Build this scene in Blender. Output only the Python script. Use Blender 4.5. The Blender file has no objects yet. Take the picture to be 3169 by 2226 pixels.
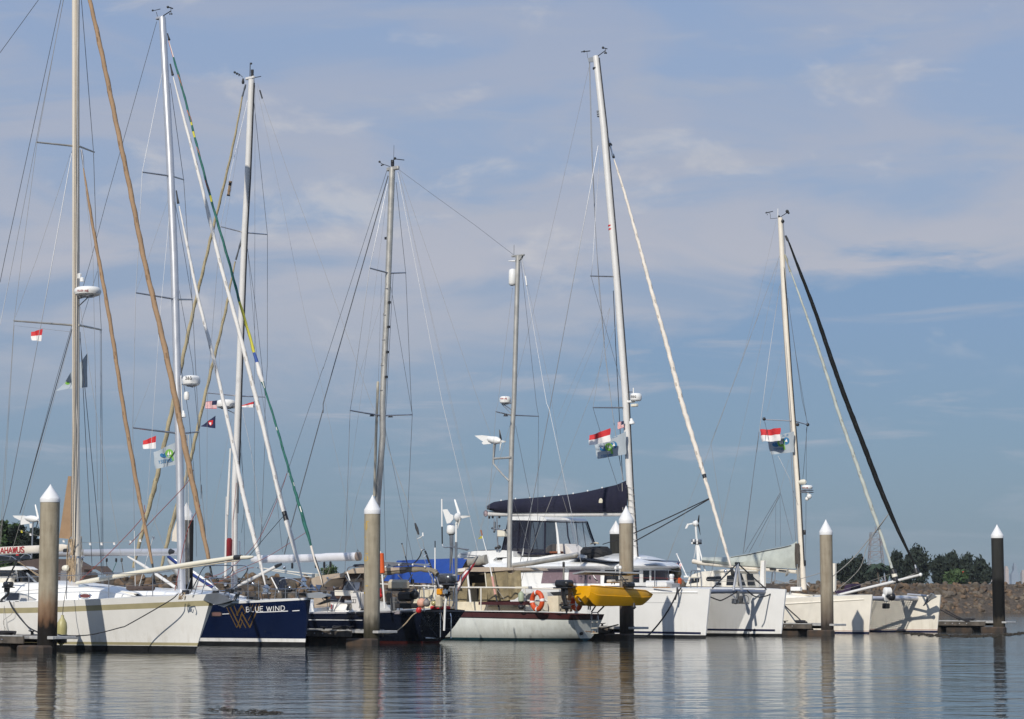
import bpy, bmesh, math, random
import numpy as np
from mathutils import Vector, Matrix
from mathutils.bvhtree import BVHTree
R = math.radians
rnd = random.Random(7)
scene = bpy.context.scene
COL = scene.collection

# ---------------------------------------------------------------- camera
CAM_H = 1.53
FPX, W0, H0 = 7000.0, 3169.0, 2226.0
TILT = math.atan2(1857.0 - H0 / 2, FPX)
cam_d = bpy.data.cameras.new('camera')
cam = bpy.data.objects.new('camera', cam_d)
COL.objects.link(cam)
cam.location = (0, 0, CAM_H)
cam.rotation_euler = (math.pi / 2 + TILT, 0, 0)
cam_d.sensor_width = 36.0
cam_d.lens = FPX / W0 * 36.0
cam_d.clip_start = 0.5
cam_d.clip_end = 30000
scene.camera = cam

# ---------------------------------------------------------------- sun and sky
SUN_EL, SUN_AZ = R(33), R(21)          # light travels towards +Y, a little to +X, and down
sun_d = bpy.data.lights.new('sun', 'SUN')
sun_d.energy = 3.25
sun_d.angle = R(0.53)
sun_d.color = (1.0, 0.935, 0.83)
sun = bpy.data.objects.new('sun', sun_d)
COL.objects.link(sun)
ldir = Vector((math.sin(SUN_AZ) * math.cos(SUN_EL), math.cos(SUN_AZ) * math.cos(SUN_EL), -math.sin(SUN_EL)))
sun.rotation_euler = ldir.to_track_quat('-Z', 'Y').to_euler()

world = bpy.data.worlds.new('World')
scene.world = world
world.use_nodes = True
wn, wl = world.node_tree.nodes, world.node_tree.links
wn.clear()
def N(t, **kw):
    n = wn.new(t)
    for k, v in kw.items():
        setattr(n, k, v)
    return n
w_out = N('ShaderNodeOutputWorld')
w_bg = N('ShaderNodeBackground')
w_bg.inputs['Strength'].default_value = 0.10
sky = N('ShaderNodeTexSky', sky_type='NISHITA', sun_disc=False)
sky.sun_elevation = SUN_EL
sky.sun_rotation = math.pi + SUN_AZ
sky.air_density, sky.dust_density, sky.ozone_density = 1.0, 1.2, 1.5
tc = N('ShaderNodeTexCoord')
sep = N('ShaderNodeSeparateXYZ')
wl.new(tc.outputs['Generated'], sep.inputs[0])
def wmath(op, a, b=None, c=None, clamp=False):
    n = N('ShaderNodeMath', operation=op)
    n.use_clamp = clamp
    for i, v in enumerate((a, b, c)):
        if v is None: continue
        if isinstance(v, (int, float)): n.inputs[i].default_value = v
        else: wl.new(v, n.inputs[i])
    return n.outputs[0]
def wcomb(x, y, z):
    n = N('ShaderNodeCombineXYZ')
    for i, v in enumerate((x, y, z)):
        if isinstance(v, (int, float)): n.inputs[i].default_value = v
        else: wl.new(v, n.inputs[i])
    return n.outputs[0]
def wnoise(vec, scale, detail, rough, dist=0.0):
    n = N('ShaderNodeTexNoise')
    n.inputs['Scale'].default_value = scale
    n.inputs['Detail'].default_value = detail
    n.inputs['Roughness'].default_value = rough
    n.inputs['Distortion'].default_value = dist
    wl.new(vec, n.inputs['Vector'])
    return n.outputs['Fac']
def wramp(fac, stops, interp='LINEAR'):
    n = N('ShaderNodeValToRGB')
    n.color_ramp.interpolation = interp
    el = n.color_ramp.elements
    while len(el) < len(stops): el.new(0.5)
    for e, (p, c) in zip(el, stops):
        e.position = p
        e.color = c if len(c) == 4 else (*c, 1)
    wl.new(fac, n.inputs['Fac'])
    return n.outputs['Color']
def wmix(f, a, b):
    n = N('ShaderNodeMix', data_type='RGBA')
    for s, v in (('Factor', f), ('A', a), ('B', b)):
        i = [q for q in n.inputs if q.name == s and (q.type == ('VALUE' if s == 'Factor' else 'RGBA'))][0]
        if isinstance(v, (int, float)): i.default_value = v
        elif isinstance(v, tuple): i.default_value = (*v, 1)
        else: wl.new(v, i)
    return [q for q in n.outputs if q.type == 'RGBA'][0]
dx, dy, dz = sep.outputs
# cloud layers, placed by direction
def wv(x, z, sx, sz, o): return wcomb(wmath('MULTIPLY', x, sx), wmath('MULTIPLY', z, sz), o)
n_soft = wnoise(wv(dx, dz, 5.0, 17.0, 1.7), 1.6, 6, .52, .6)
n_wisp = wnoise(wv(dx, dz, 7.0, 46.0, 4.0), 1.5, 7, .58, .5)
n_edge = wnoise(wv(dx, dz, 16.0, 60.0, 2.0), 1.3, 6, .6, .4)
n_puff = wnoise(wv(dx, dz, 20.0, 44.0, 7.3), 1.0, 6, .55, .3)
# lower edge of the high cream veil: sinks to the left, lifts in a step to the right
edge = wramp(wmath('ADD', wmath('MULTIPLY', dx, 2.0), .5), [(0.0, (.062,) * 3), (.42, (.072,) * 3), (.52, (.098,) * 3), (.60, (.116,) * 3), (.70, (.128,) * 3), (.735, (.143,) * 3), (1.0, (.146,) * 3)])
soft = wramp(wmath('ADD', wmath('MULTIPLY', dx, 2.0), .5), [(0.0, (.075,) * 3), (.45, (.060,) * 3), (.58, (.016,) * 3), (1.0, (.008,) * 3)])
up = wmath('ADD', wmath('DIVIDE', wmath('SUBTRACT', wmath('ADD', dz, wmath('MULTIPLY', wmath('SUBTRACT', n_edge, .5), .044)), edge), soft), .5, clamp=True)
veil = wramp(n_soft, [(0.38, (.34,) * 3), (0.60, (1, 1, 1))], 'EASE')
veil_h = wramp(dz, [(0.0, (.85,) * 3), (.16, (1.0,) * 3), (.22, (.85,) * 3), (.30, (.65,) * 3), (.7, (.4,) * 3)])
streak = wramp(n_wisp, [(0.52, (0, 0, 0)), (0.72, (1, 1, 1))], 'EASE')
puff = wramp(n_puff, [(0.56, (0, 0, 0)), (0.74, (1, 1, 1))], 'EASE')
SK = 10.0                                # colours below are radiance; divided by the background strength
def rad(r, g, b): return (r * SK, g * SK, b * SK)
haze_c = wramp(dz, [(0.0, rad(.165, .235, .310)), (0.03, rad(.150, .232, .330)), (0.07, rad(.150, .245, .375)), (0.12, rad(.165, .260, .425)), (0.146, rad(.165, .265, .435)), (0.165, rad(.205, .305, .480)), (0.2, rad(.230, .325, .500)), (0.45, rad(.20, .33, .60))])
base = wmix(0.85, sky.outputs['Color'], haze_c)
veil_c = wramp(dz, [(0.0, rad(.21, .275, .345)), (0.06, rad(.235, .305, .395)), (0.10, rad(.325, .375, .465)), (0.145, rad(.405, .425, .495)), (0.18, rad(.365, .400, .490)), (0.27, rad(.315, .365, .485)), (0.6, rad(.42, .46, .56))])
c1 = wmix(wmath('MULTIPLY', wmath('MULTIPLY', up, veil), veil_h), base, veil_c)
low = wramp(dz, [(0.0, (.0,) * 3), (.04, (.25,) * 3), (.085, (.85,) * 3), (.12, (.5,) * 3), (.3, (.32,) * 3), (.6, (.1,) * 3)])
c2a = wmix(wmath('MULTIPLY', streak, low), c1, rad(.38, .41, .48))
puff_h = wramp(dz, [(0.09, (.0,) * 3), (.14, (.62,) * 3), (.22, (.50,) * 3), (.35, (.2,) * 3)])
c2 = wmix(wmath('MULTIPLY', puff, puff_h), c2a, rad(.52, .52, .545))
wl.new(c2, w_bg.inputs['Color'])
wl.new(w_bg.outputs[0], w_out.inputs['Surface'])

scene.view_settings.view_transform = 'Standard'
scene.view_settings.look = 'None'
scene.view_settings.exposure = 0.16
scene.view_settings.gamma = 1.0
scene.render.engine = 'CYCLES'
scene.cycles.max_bounces = 6
scene.cycles.transparent_max_bounces = 16
scene.cycles.sample_clamp_indirect = 4.0
scene.cycles.use_denoising = True
scene.cycles.caustics_reflective = False
scene.cycles.caustics_refractive = False

# ---------------------------------------------------------------- pixel rays (reference photograph is 3169 px wide)
CT, ST = math.cos(TILT), math.sin(TILT)
EYE = Vector((0, 0, CAM_H))
TILE = {'a': (0, 1500, 2.688), 'b': (400, 1500, 2.688), 'c': (900, 1500, 2.688), 'd': (1350, 1500, 2.688),
        'e': (1750, 1500, 2.688), 'f': (2150, 1500, 2.688), 'g': (2569, 1500, 2.688),
        'u1': (0, 0, 2.0167), 'u2': (0, 750, 2.0167), 'u3': (400, 150, 2.0167), 'u4': (400, 850, 2.0167),
        'v5': (1000, 450, 2.0157), 'v6': (1000, 1000, 2.0157), 'v7': (1650, 100, 2.0157), 'v8': (1650, 900, 2.0157),
        'w1': (2200, 600, 2.0157), 'w2': (2200, 1300, 2.688), 'k3': (0, 1680, 4.48), 'k4': (620, 1680, 7.332),
        'k5': (900, 1680, 7.333), 'k6': (1150, 1680, 7.333), 'k7': (1900, 1680, 6.56),
        'm1': (1960, 1700, 9.567), 'm2': (1380, 1600, 4.783), 'm3': (0, 1720, 6.72), 'm4': (1280, 1880, 13.44),
        'm5': (1110, 1590, 4.3625), 'D': (0, 0, 0.7245), 'S': (0, 0, 1.0)}
def px(t, x, y):
    o = TILE[t]
    return o[0] + x / o[2], o[1] + y / o[2]
def ray(p):
    u, v = (p[0] - W0 / 2) / FPX, (H0 / 2 - p[1]) / FPX
    return Vector((u, CT - v * ST, ST + v * CT))
def at_depth(p, Y):
    d = ray(p)
    return EYE + d * (Y / d.y)
def on_z(p, z):
    d = ray(p)
    return EYE + d * ((z - CAM_H) / d.z)

# ---------------------------------------------------------------- materials
MATS = {}
def mat(name, col, rough=0.5, metal=0.0, noise=0.0, nscale=3.0, bump=0.0, bscale=20.0, coat=0.0, spec=0.5, streak=0.0, col2=None, alpha=1.0, sub=0.0, scum=None):
    if name in MATS: return MATS[name]
    m = bpy.data.materials.new(name)
    m.use_nodes = True
    nt = m.node_tree
    b = nt.nodes['Principled BSDF']
    b.inputs['Base Color'].default_value = (*col, 1)
    b.inputs['Roughness'].default_value = rough
    b.inputs['Metallic'].default_value = metal
    b.inputs['Coat Weight'].default_value = coat
    b.inputs['Specular IOR Level'].default_value = spec
    b.inputs['Alpha'].default_value = alpha
    tcn = nt.nodes.new('ShaderNodeTexCoord')
    src = tcn.outputs['Object']
    if noise or col2:
        tx = nt.nodes.new('ShaderNodeTexNoise')
        tx.inputs['Scale'].default_value = nscale
        tx.inputs['Detail'].default_value = 5
        if streak:
            mp = nt.nodes.new('ShaderNodeMapping')
            mp.inputs['Scale'].default_value = (1, 1, streak)
            nt.links.new(src, mp.inputs[0]); nt.links.new(mp.outputs[0], tx.inputs['Vector'])
        else:
            nt.links.new(src, tx.inputs['Vector'])
        rp = nt.nodes.new('ShaderNodeValToRGB')
        c2 = col2 or tuple(max(0, c * (1 - noise)) for c in col)
        c1 = col if col2 else tuple(min(1, c * (1 + noise * 0.6)) for c in col)
        rp.color_ramp.elements[0].position, rp.color_ramp.elements[1].position = 0.36, 0.62
        rp.color_ramp.elements[0].color = (*c2, 1); rp.color_ramp.elements[1].color = (*c1, 1)
        nt.links.new(tx.outputs['Fac'], rp.inputs['Fac'])
        nt.links.new(rp.outputs['Color'], b.inputs['Base Color'])
        mr = nt.nodes.new('ShaderNodeMapRange')
        mr.inputs['To Min'].default_value = max(0, rough - 0.08); mr.inputs['To Max'].default_value = min(1, rough + 0.12)
        nt.links.new(tx.outputs['Fac'], mr.inputs['Value']); nt.links.new(mr.outputs[0], b.inputs['Roughness'])
    if scum:                                # waterline grime and run marks on a hull
        g = nt.nodes.new('ShaderNodeNewGeometry'); sp = nt.nodes.new('ShaderNodeSeparateXYZ'); nt.links.new(g.outputs['Position'], sp.inputs[0])
        mp = nt.nodes.new('ShaderNodeMapping'); mp.inputs['Scale'].default_value = (3.2, 3.2, .22); nt.links.new(src, mp.inputs[0])
        t3 = nt.nodes.new('ShaderNodeTexNoise'); t3.inputs['Scale'].default_value = 2.2; t3.inputs['Detail'].default_value = 6; nt.links.new(mp.outputs[0], t3.inputs['Vector'])
        r3 = nt.nodes.new('ShaderNodeMapRange'); r3.inputs['From Min'].default_value = .47; r3.inputs['From Max'].default_value = .78; nt.links.new(t3.outputs['Fac'], r3.inputs['Value'])
        zr = nt.nodes.new('ShaderNodeMapRange'); zr.inputs['From Min'].default_value = .9; zr.inputs['From Max'].default_value = .08; zr.inputs['To Min'].default_value = .03; zr.inputs['To Max'].default_value = .5; nt.links.new(sp.outputs[2], zr.inputs['Value'])
        mm = nt.nodes.new('ShaderNodeMath'); mm.operation = 'MULTIPLY'; nt.links.new(r3.outputs[0], mm.inputs[0]); nt.links.new(zr.outputs[0], mm.inputs[1])
        mx = nt.nodes.new('ShaderNodeMix'); mx.data_type = 'RGBA'; mx.inputs[7].default_value = (*scum, 1); nt.links.new(mm.outputs[0], mx.inputs[0])
        old = b.inputs['Base Color'].links[0].from_socket; nt.links.new(old, mx.inputs[6]); nt.links.new(mx.outputs[2], b.inputs['Base Color'])
    if bump:
        t2 = nt.nodes.new('ShaderNodeTexNoise')
        t2.inputs['Scale'].default_value = bscale; t2.inputs['Detail'].default_value = 4
        nt.links.new(src, t2.inputs['Vector'])
        bp = nt.nodes.new('ShaderNodeBump')
        bp.inputs['Strength'].default_value = bump; bp.inputs['Distance'].default_value = 0.05
        nt.links.new(t2.outputs['Fac'], bp.inputs['Height']); nt.links.new(bp.outputs[0], b.inputs['Normal'])
    MATS[name] = m
    return m
def glassy(name, tint, alpha, rough=0.08):
    m = mat(name, tint, rough, alpha=alpha, spec=0.6)
    return m

WHITE = mat('white_gelcoat', (.84, .83, .795), .22, noise=.035, nscale=1.6, coat=.3, scum=(.42, .37, .26))
WHITE2 = mat('bright_white_gelcoat', (.80, .80, .785), .18, noise=.03, nscale=1.2, coat=.4, scum=(.48, .46, .38))
CREAMW = mat('cream_gelcoat', (.80, .755, .66), .3, noise=.05, nscale=2, coat=.2, scum=(.45, .39, .28))
CREAM = mat('cream_paint', (.72, .65, .50), .45, noise=.09, nscale=3)
DECKW = mat('deck_nonskid_white', (.74, .73, .70), .55, noise=.06, nscale=6)
KHAKI = mat('khaki_stripe', (.40, .355, .21), .35, noise=.08)
BLACKB = mat('black_antifouling', (.012, .013, .015), .5, noise=.4, nscale=4)
NAVYH = mat('navy_hull_paint', (.004, .010, .040), .13, coat=.6, noise=.10, nscale=1.5)
NAVYD = mat('dark_navy_hull_paint', (.006, .009, .022), .16, coat=.5, noise=.2, nscale=1.5)
NAVYST = mat('navy_stripe_paint', (.010, .014, .050), .3, noise=.1)
REDBT = mat('red_antifouling', (.07, .012, .012), .5, noise=.3)
GREENBT = mat('teal_antifouling', (.015, .075, .10), .5, noise=.3)
PALEH = mat('pale_aqua_hull_paint', (.69, .72, .69), .3, noise=.06, nscale=2.5, coat=.15, scum=(.30, .29, .22))
MAROON = mat('maroon_rail_paint', (.058, .014, .014), .45, noise=.15)
ALU = mat('silver_anodised_mast', (.58, .59, .62), .36, metal=.55, noise=.05, nscale=2)
ALUG = mat('grey_weathered_mast', (.46, .45, .42), .42, metal=.45, noise=.12, nscale=3)
ALUW = mat('white_painted_mast', (.68, .67, .65), .32, noise=.03)
BEIGEM = mat('cream_painted_mast', (.68, .62, .53), .38, noise=.03)
CHROME = mat('polished_stainless', (.62, .63, .65), .14, metal=1.0)
STEEL = mat('dull_stainless', (.40, .41, .43), .3, metal=.85, noise=.1)
DARKM = mat('dark_fitting', (.022, .023, .026), .45)
BLACKP = mat('black_plastic', (.014, .015, .018), .35)
WIRE = mat('rigging_wire', (.17, .18, .20), .4, metal=.5)
WIREP = mat('pale_rope', (.28, .27, .25), .8)
ROPEB = mat('black_rope', (.018, .018, .022), .85)
ROPET = mat('tan_rope', (.42, .32, .21), .9, noise=.3, nscale=25)
ROPER = mat('red_rope', (.28, .06, .05), .85)
TANSAIL = mat('tan_sail_cover', (.33, .215, .125), .8, noise=.10, nscale=2.5, bump=.25, bscale=14)
OLIVES = mat('olive_sail_cover', (.42, .36, .23), .85, noise=.14, nscale=2.5, bump=.25, bscale=14)
WHITES = mat('white_sailcloth', (.70, .68, .65), .75, noise=.05, nscale=2, bump=.2, bscale=12)
CREAMS = mat('cream_sailcloth', (.74, .68, .60), .78, noise=.07, nscale=2, bump=.3, bscale=12)
GREYS = mat('grey_sailcloth', (.43, .46, .42), .75, noise=.12, nscale=2, bump=.2)
BLACKS = mat('black_sailcloth', (.007, .008, .008), .75, noise=.25, nscale=3, spec=.15)
GREENS = mat('green_sailcloth', (.010, .115, .09), .65, noise=.15, nscale=4)
YELLS = mat('yellow_sailcloth', (.55, .50, .05), .7)
BLUES = mat('blue_sailcloth', (.03, .08, .30), .7)
ORANGES = mat('orange_trim_cloth', (.45, .12, .07), .7)
NAVYC = mat('navy_canvas', (.006, .0065, .024), .85, noise=.12, nscale=3, bump=.4, bscale=6)
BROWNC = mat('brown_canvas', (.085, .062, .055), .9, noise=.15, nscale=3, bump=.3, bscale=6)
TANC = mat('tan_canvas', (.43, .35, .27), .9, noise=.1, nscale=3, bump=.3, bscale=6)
KHAKIC = mat('khaki_canvas', (.25, .205, .12), .9, noise=.22, nscale=3.5, bump=.5, bscale=5)
BEIGEC = mat('beige_canvas', (.50, .44, .33), .9, noise=.1, nscale=3, bump=.3)
GREYC = mat('grey_canvas', (.30, .29, .26), .9, noise=.1, nscale=3, bump=.3)
BLUEC = mat('blue_tarpaulin', (.008, .050, .26), .6, noise=.12, nscale=2, bump=.4, bscale=4)
WINDOW = mat('dark_window', (.012, .013, .018), .06, spec=.7)
MAUVEW = mat('mauve_window_blind', (.20, .145, .165), .25, noise=.06)
GREYW = mat('grey_window', (.20, .19, .19), .15)
YELLOW = mat('yellow_dinghy_plastic', (.80, .39, .005), .33, noise=.05, nscale=3, coat=.15)
ORANGE = mat('orange_lifebuoy', (.62, .085, .02), .5, noise=.08)
ORANGEP = mat('orange_foam', (.66, .10, .015), .7)
REDP = mat('red_plastic', (.50, .02, .02), .4)
REDF = mat('red_cloth', (.55, .025, .03), .75, sub=.1)
WHITEF = mat('white_cloth', (.78, .76, .75), .75)
GREYF = mat('grey_flag_cloth', (.36, .41, .45), .75)
BLUEF = mat('blue_flag_cloth', (.03, .16, .33), .75)
GREENF = mat('green_flag_cloth', (.18, .42, .06), .75)
NAVYF = mat('navy_flag_cloth', (.012, .016, .06), .75)
PINKP = mat('faded_pink_plastic', (.66, .36, .26), .55, noise=.06)
PINKT = mat('faded_pink_tape', (.62, .33, .27), .6)
GOLD = mat('gold_lettering', (.125, .075, .022), .45, noise=.2, nscale=8)
WLET = mat('white_lettering', (.82, .82, .82), .4)
RLET = mat('red_lettering', (.30, .018, .022), .5)
DLET = mat('dim_grey_lettering', (.075, .085, .095), .5)
BLET = mat('black_lettering', (.02, .02, .025), .5)
YPAINT = mat('yellow_spray_paint', (.52, .33, .03), .8)
FENDER = mat('olive_fender_vinyl', (.42, .38, .17), .4, noise=.08, coat=.2)
SOLAR = mat('solar_panel', (.014, .017, .03), .15, spec=.7)
GREYP = mat('grey_metal_plate', (.34, .36, .38), .4, metal=.3)
WHITEP = mat('white_plastic', (.80, .80, .78), .35)
CREAMP = mat('cream_plastic', (.74, .70, .58), .4)
AMBER = mat('amber_plastic', (.75, .30, .01), .4)
PURPLE = mat('purple_canvas', (.035, .02, .055), .9)
PEWTER = mat('pewter_cowling', (.10, .105, .12), .22, metal=.5, coat=.5)
VINYL = glassy('clear_vinyl', (.35, .38, .42), .26, .06)
VINYLD = glassy('smoked_vinyl', (.020, .022, .035), .74, .08)

# ---------------------------------------------------------------- mesh builder
WL = {}                                   # world origin of each object
class MB:
    def __init__(s):
        s.v, s.f, s.m = [], [], []
    def face(s, idx, m=0):
        s.f.append(tuple(idx)); s.m.append(m)
    def poly(s, pts, m=0):
        o = len(s.v); s.v += [Vector(p) for p in pts]; s.face(range(o, o + len(pts)), m); return s
    def quad_grid(s, rows, m=0, closed=False):
        o = len(s.v); nr, nc = len(rows), len(rows[0])
        for r in rows: s.v += [Vector(p) for p in r]
        for i in range(nr - 1):
            for j in range(nc if closed else nc - 1):
                k = (j + 1) % nc
                s.face((o + i * nc + j, o + i * nc + k, o + (i + 1) * nc + k, o + (i + 1) * nc + j), m(i, j) if callable(m) else m)
        return o
    def grid(s, rows, m=0, closed=False):
        s.quad_grid(rows, m, closed); return s
    def tube(s, pts, r, n=8, m=0, cap=True, flat=None, fn=None):
        """pts: list of Vectors; r: number or list; flat=(axis, factor) squashes the section along an axis"""
        pts = [Vector(p) for p in pts]
        if len(pts) < 2: return s
        rs = r if isinstance(r, (list, tuple)) else [r] * len(pts)
        rows, up = [], None
        for i, p in enumerate(pts):
            t = (pts[min(i + 1, len(pts) - 1)] - pts[max(i - 1, 0)]).normalized()
            if up is None:
                up = t.orthogonal().normalized() if flat is None else (flat[0] - t * flat[0].dot(t)).normalized()
            up = (up - t * up.dot(t)).normalized()
            sd = t.cross(up)
            row = []
            for k in range(n):
                a = 2 * math.pi * k / n
                q = rs[i] * (fn(i, a) if fn else 1.0)
                row.append(p + up * (math.cos(a) * q * (flat[1] if flat else 1)) + sd * (math.sin(a) * q))
            rows.append(row)
        o = s.quad_grid(rows, m, closed=True)
        if cap:
            mm = m(0, 0) if callable(m) else m
            s.face([o + k for k in range(n)][::-1], mm)
            e = o + (len(pts) - 1) * n
            s.face([e + k for k in range(n)], mm)
        return s
    def lathe(s, p0, p1, prof, n=16, m=0):
        """prof: (t along p0->p1, radius)"""
        p0, p1 = Vector(p0), Vector(p1)
        ax = (p1 - p0)
        pts = [p0 + ax * t for t, _ in prof]
        up = ax.normalized().orthogonal().normalized(); sd = ax.normalized().cross(up)
        rows = [[p + up * (math.cos(2 * math.pi * k / n) * r) + sd * (math.sin(2 * math.pi * k / n) * r) for k in range(n)] for p, (_, r) in zip(pts, prof)]
        o = s.quad_grid(rows, m, closed=True)
        s.face([o + k for k in range(n)][::-1], m(0, 0) if callable(m) else m)
        e = o + (len(prof) - 1) * n
        s.face([e + k for k in range(n)], m(len(prof) - 2, 0) if callable(m) else m)
        return s
    def box(s, c, ax, ay, az, m=0, bev=0.0):
        """c centre; ax, ay, az half-extent vectors"""
        c, ax, ay, az = Vector(c), Vector(ax), Vector(ay), Vector(az)
        if bev <= 0:
            o = len(s.v)
            for z in (-1, 1):
                for y in (-1, 1):
                    for x in (-1, 1): s.v.append(c + ax * x + ay * y + az * z)
            for f in ((0, 2, 3, 1), (4, 5, 7, 6), (0, 1, 5, 4), (2, 6, 7, 3), (0, 4, 6, 2), (1, 3, 7, 5)): s.face([o + k for k in f], m)
        else:
            lx, ly, lz = ax.length, ay.length, az.length
            bx, by, bz = ax.normalized() * min(bev, lx * .49), ay.normalized() * min(bev, ly * .49), az.normalized() * min(bev, lz * .49)
            def ring(zz, i):
                q = c + zz
                X, Y = ax - bx * i, ay - by * i
                return [q + X - by * (1 - i) + Y - Y + Y, q + X - bx * (1 - i) + Y, q - X + bx * (1 - i) + Y, q - X + Y - by * (1 - i), q - X - Y + by * (1 - i), q - X + bx * (1 - i) - Y, q + X - bx * (1 - i) - Y, q + X - Y + by * (1 - i)]
            rows = [ring(-az, 1), ring(-az + bz, 0), ring(az - bz, 0), ring(az, 1)]
            o = s.quad_grid(rows, m, closed=True)
            s.face([o + k for k in range(8)][::-1], m); s.face([o + 24 + k for k in range(8)], m)
        return s
    def prism(s, pts, vec, m=0):
        pts = [Vector(p) for p in pts]; vec = Vector(vec); n = len(pts); o = len(s.v)
        s.v += pts + [p + vec for p in pts]
        s.face([o + k for k in range(n)][::-1], m); s.face([o + n + k for k in range(n)], m)
        for k in range(n):
            j = (k + 1) % n
            s.face((o + k, o + j, o + n + j, o + n + k), m)
        return s
    def ball(s, c, r, n=14, m=0, sx=(1, 0, 0), sy=(0, 1, 0), sz=(0, 0, 1), k=(1, 1, 1)):
        c = Vector(c); X, Y, Z = Vector(sx) * r * k[0], Vector(sy) * r * k[1], Vector(sz) * r * k[2]
        h = n // 2
        rows = []
        for i in range(h + 1):
            t = -math.pi / 2 + math.pi * i / h
            cc = max(math.cos(t), 0.002)
            rows.append([c + Z * math.sin(t) + X * (cc * math.cos(2 * math.pi * j / n)) + Y * (cc * math.sin(2 * math.pi * j / n)) for j in range(n)])
        s.quad_grid(rows, m, closed=True)
        return s
    def torus(s, c, ax, ay, R0, r0, n=28, k=10, m=0):
        c, ax, ay = Vector(c), Vector(ax).normalized(), Vector(ay).normalized(); az = ax.cross(ay)
        rows = []
        for i in range(n + 1):
            a = 2 * math.pi * i / n
            d = ax * math.cos(a) + ay * math.sin(a)
            rows.append([c + d * (R0 + r0 * math.cos(2 * math.pi * j / k)) + az * (r0 * math.sin(2 * math.pi * j / k)) for j in range(k)])
        s.quad_grid(rows, m, closed=True)
        return s
    def build(s, name, mats, parent=None, label=None, cat=None, group=None, kind=None, smooth=35, origin=None):
        if not isinstance(mats, (list, tuple)): mats = [mats]
        vs = np.array([tuple(v) for v in s.v], dtype=float)
        if origin is None:
            lo, hi = vs.min(0), vs.max(0)
            origin = Vector(((lo[0] + hi[0]) / 2, (lo[1] + hi[1]) / 2, lo[2]))
        origin = Vector(origin)
        vs = vs - np.array(tuple(origin))
        me = bpy.data.meshes.new(name)
        me.from_pydata(vs.tolist(), [], s.f)
        for m in mats: me.materials.append(m)
        if len(mats) > 1: me.polygons.foreach_set('material_index', s.m)
        if smooth:
            me.shade_smooth(); me.set_sharp_from_angle(angle=R(smooth))
        me.update()
        o = bpy.data.objects.new(name, me)
        COL.objects.link(o)
        WL[o] = origin
        if parent is not None:
            o.parent = parent; o.location = origin - WL[parent]
        else:
            o.location = origin
        tag(o, label, cat, group, kind)
        return o
def tag(o, label=None, cat=None, group=None, kind=None):
    for k, v in (('label', label), ('category', cat), ('group', group), ('kind', kind)):
        if v: o[k] = v
def empty(name, loc, label, cat, group=None):
    o = bpy.data.objects.new(name, None); COL.objects.link(o)
    o.location = loc; WL[o] = Vector(loc); o.empty_display_size = .2
    tag(o, label, cat, group); return o
def smooth_path(pts, k=6):
    pts = [Vector(p) for p in pts]
    if len(pts) < 3: return pts
    out = []
    P = [pts[0] * 2 - pts[1]] + pts + [pts[-1] * 2 - pts[-2]]
    for i in range(1, len(P) - 2):
        a, b, c, d = P[i - 1:i + 3]
        for j in range(k):
            t = j / k
            out.append(((b * 2) + (c - a) * t + (a * 2 - b * 5 + c * 4 - d) * t * t + (b * 3 - a - c * 3 + d) * t ** 3) * .5)
    out.append(pts[-1]); return out
def resample(pts, n):
    pts = [Vector(p) for p in pts]
    L = [0]
    for a, b in zip(pts, pts[1:]): L.append(L[-1] + (b - a).length)
    out, j = [], 0
    for i in range(n):
        s = L[-1] * i / (n - 1)
        while j < len(L) - 2 and L[j + 1] < s: j += 1
        d = L[j + 1] - L[j]
        out.append(pts[j].lerp(pts[j + 1], (s - L[j]) / d if d else 0))
    return out

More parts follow.
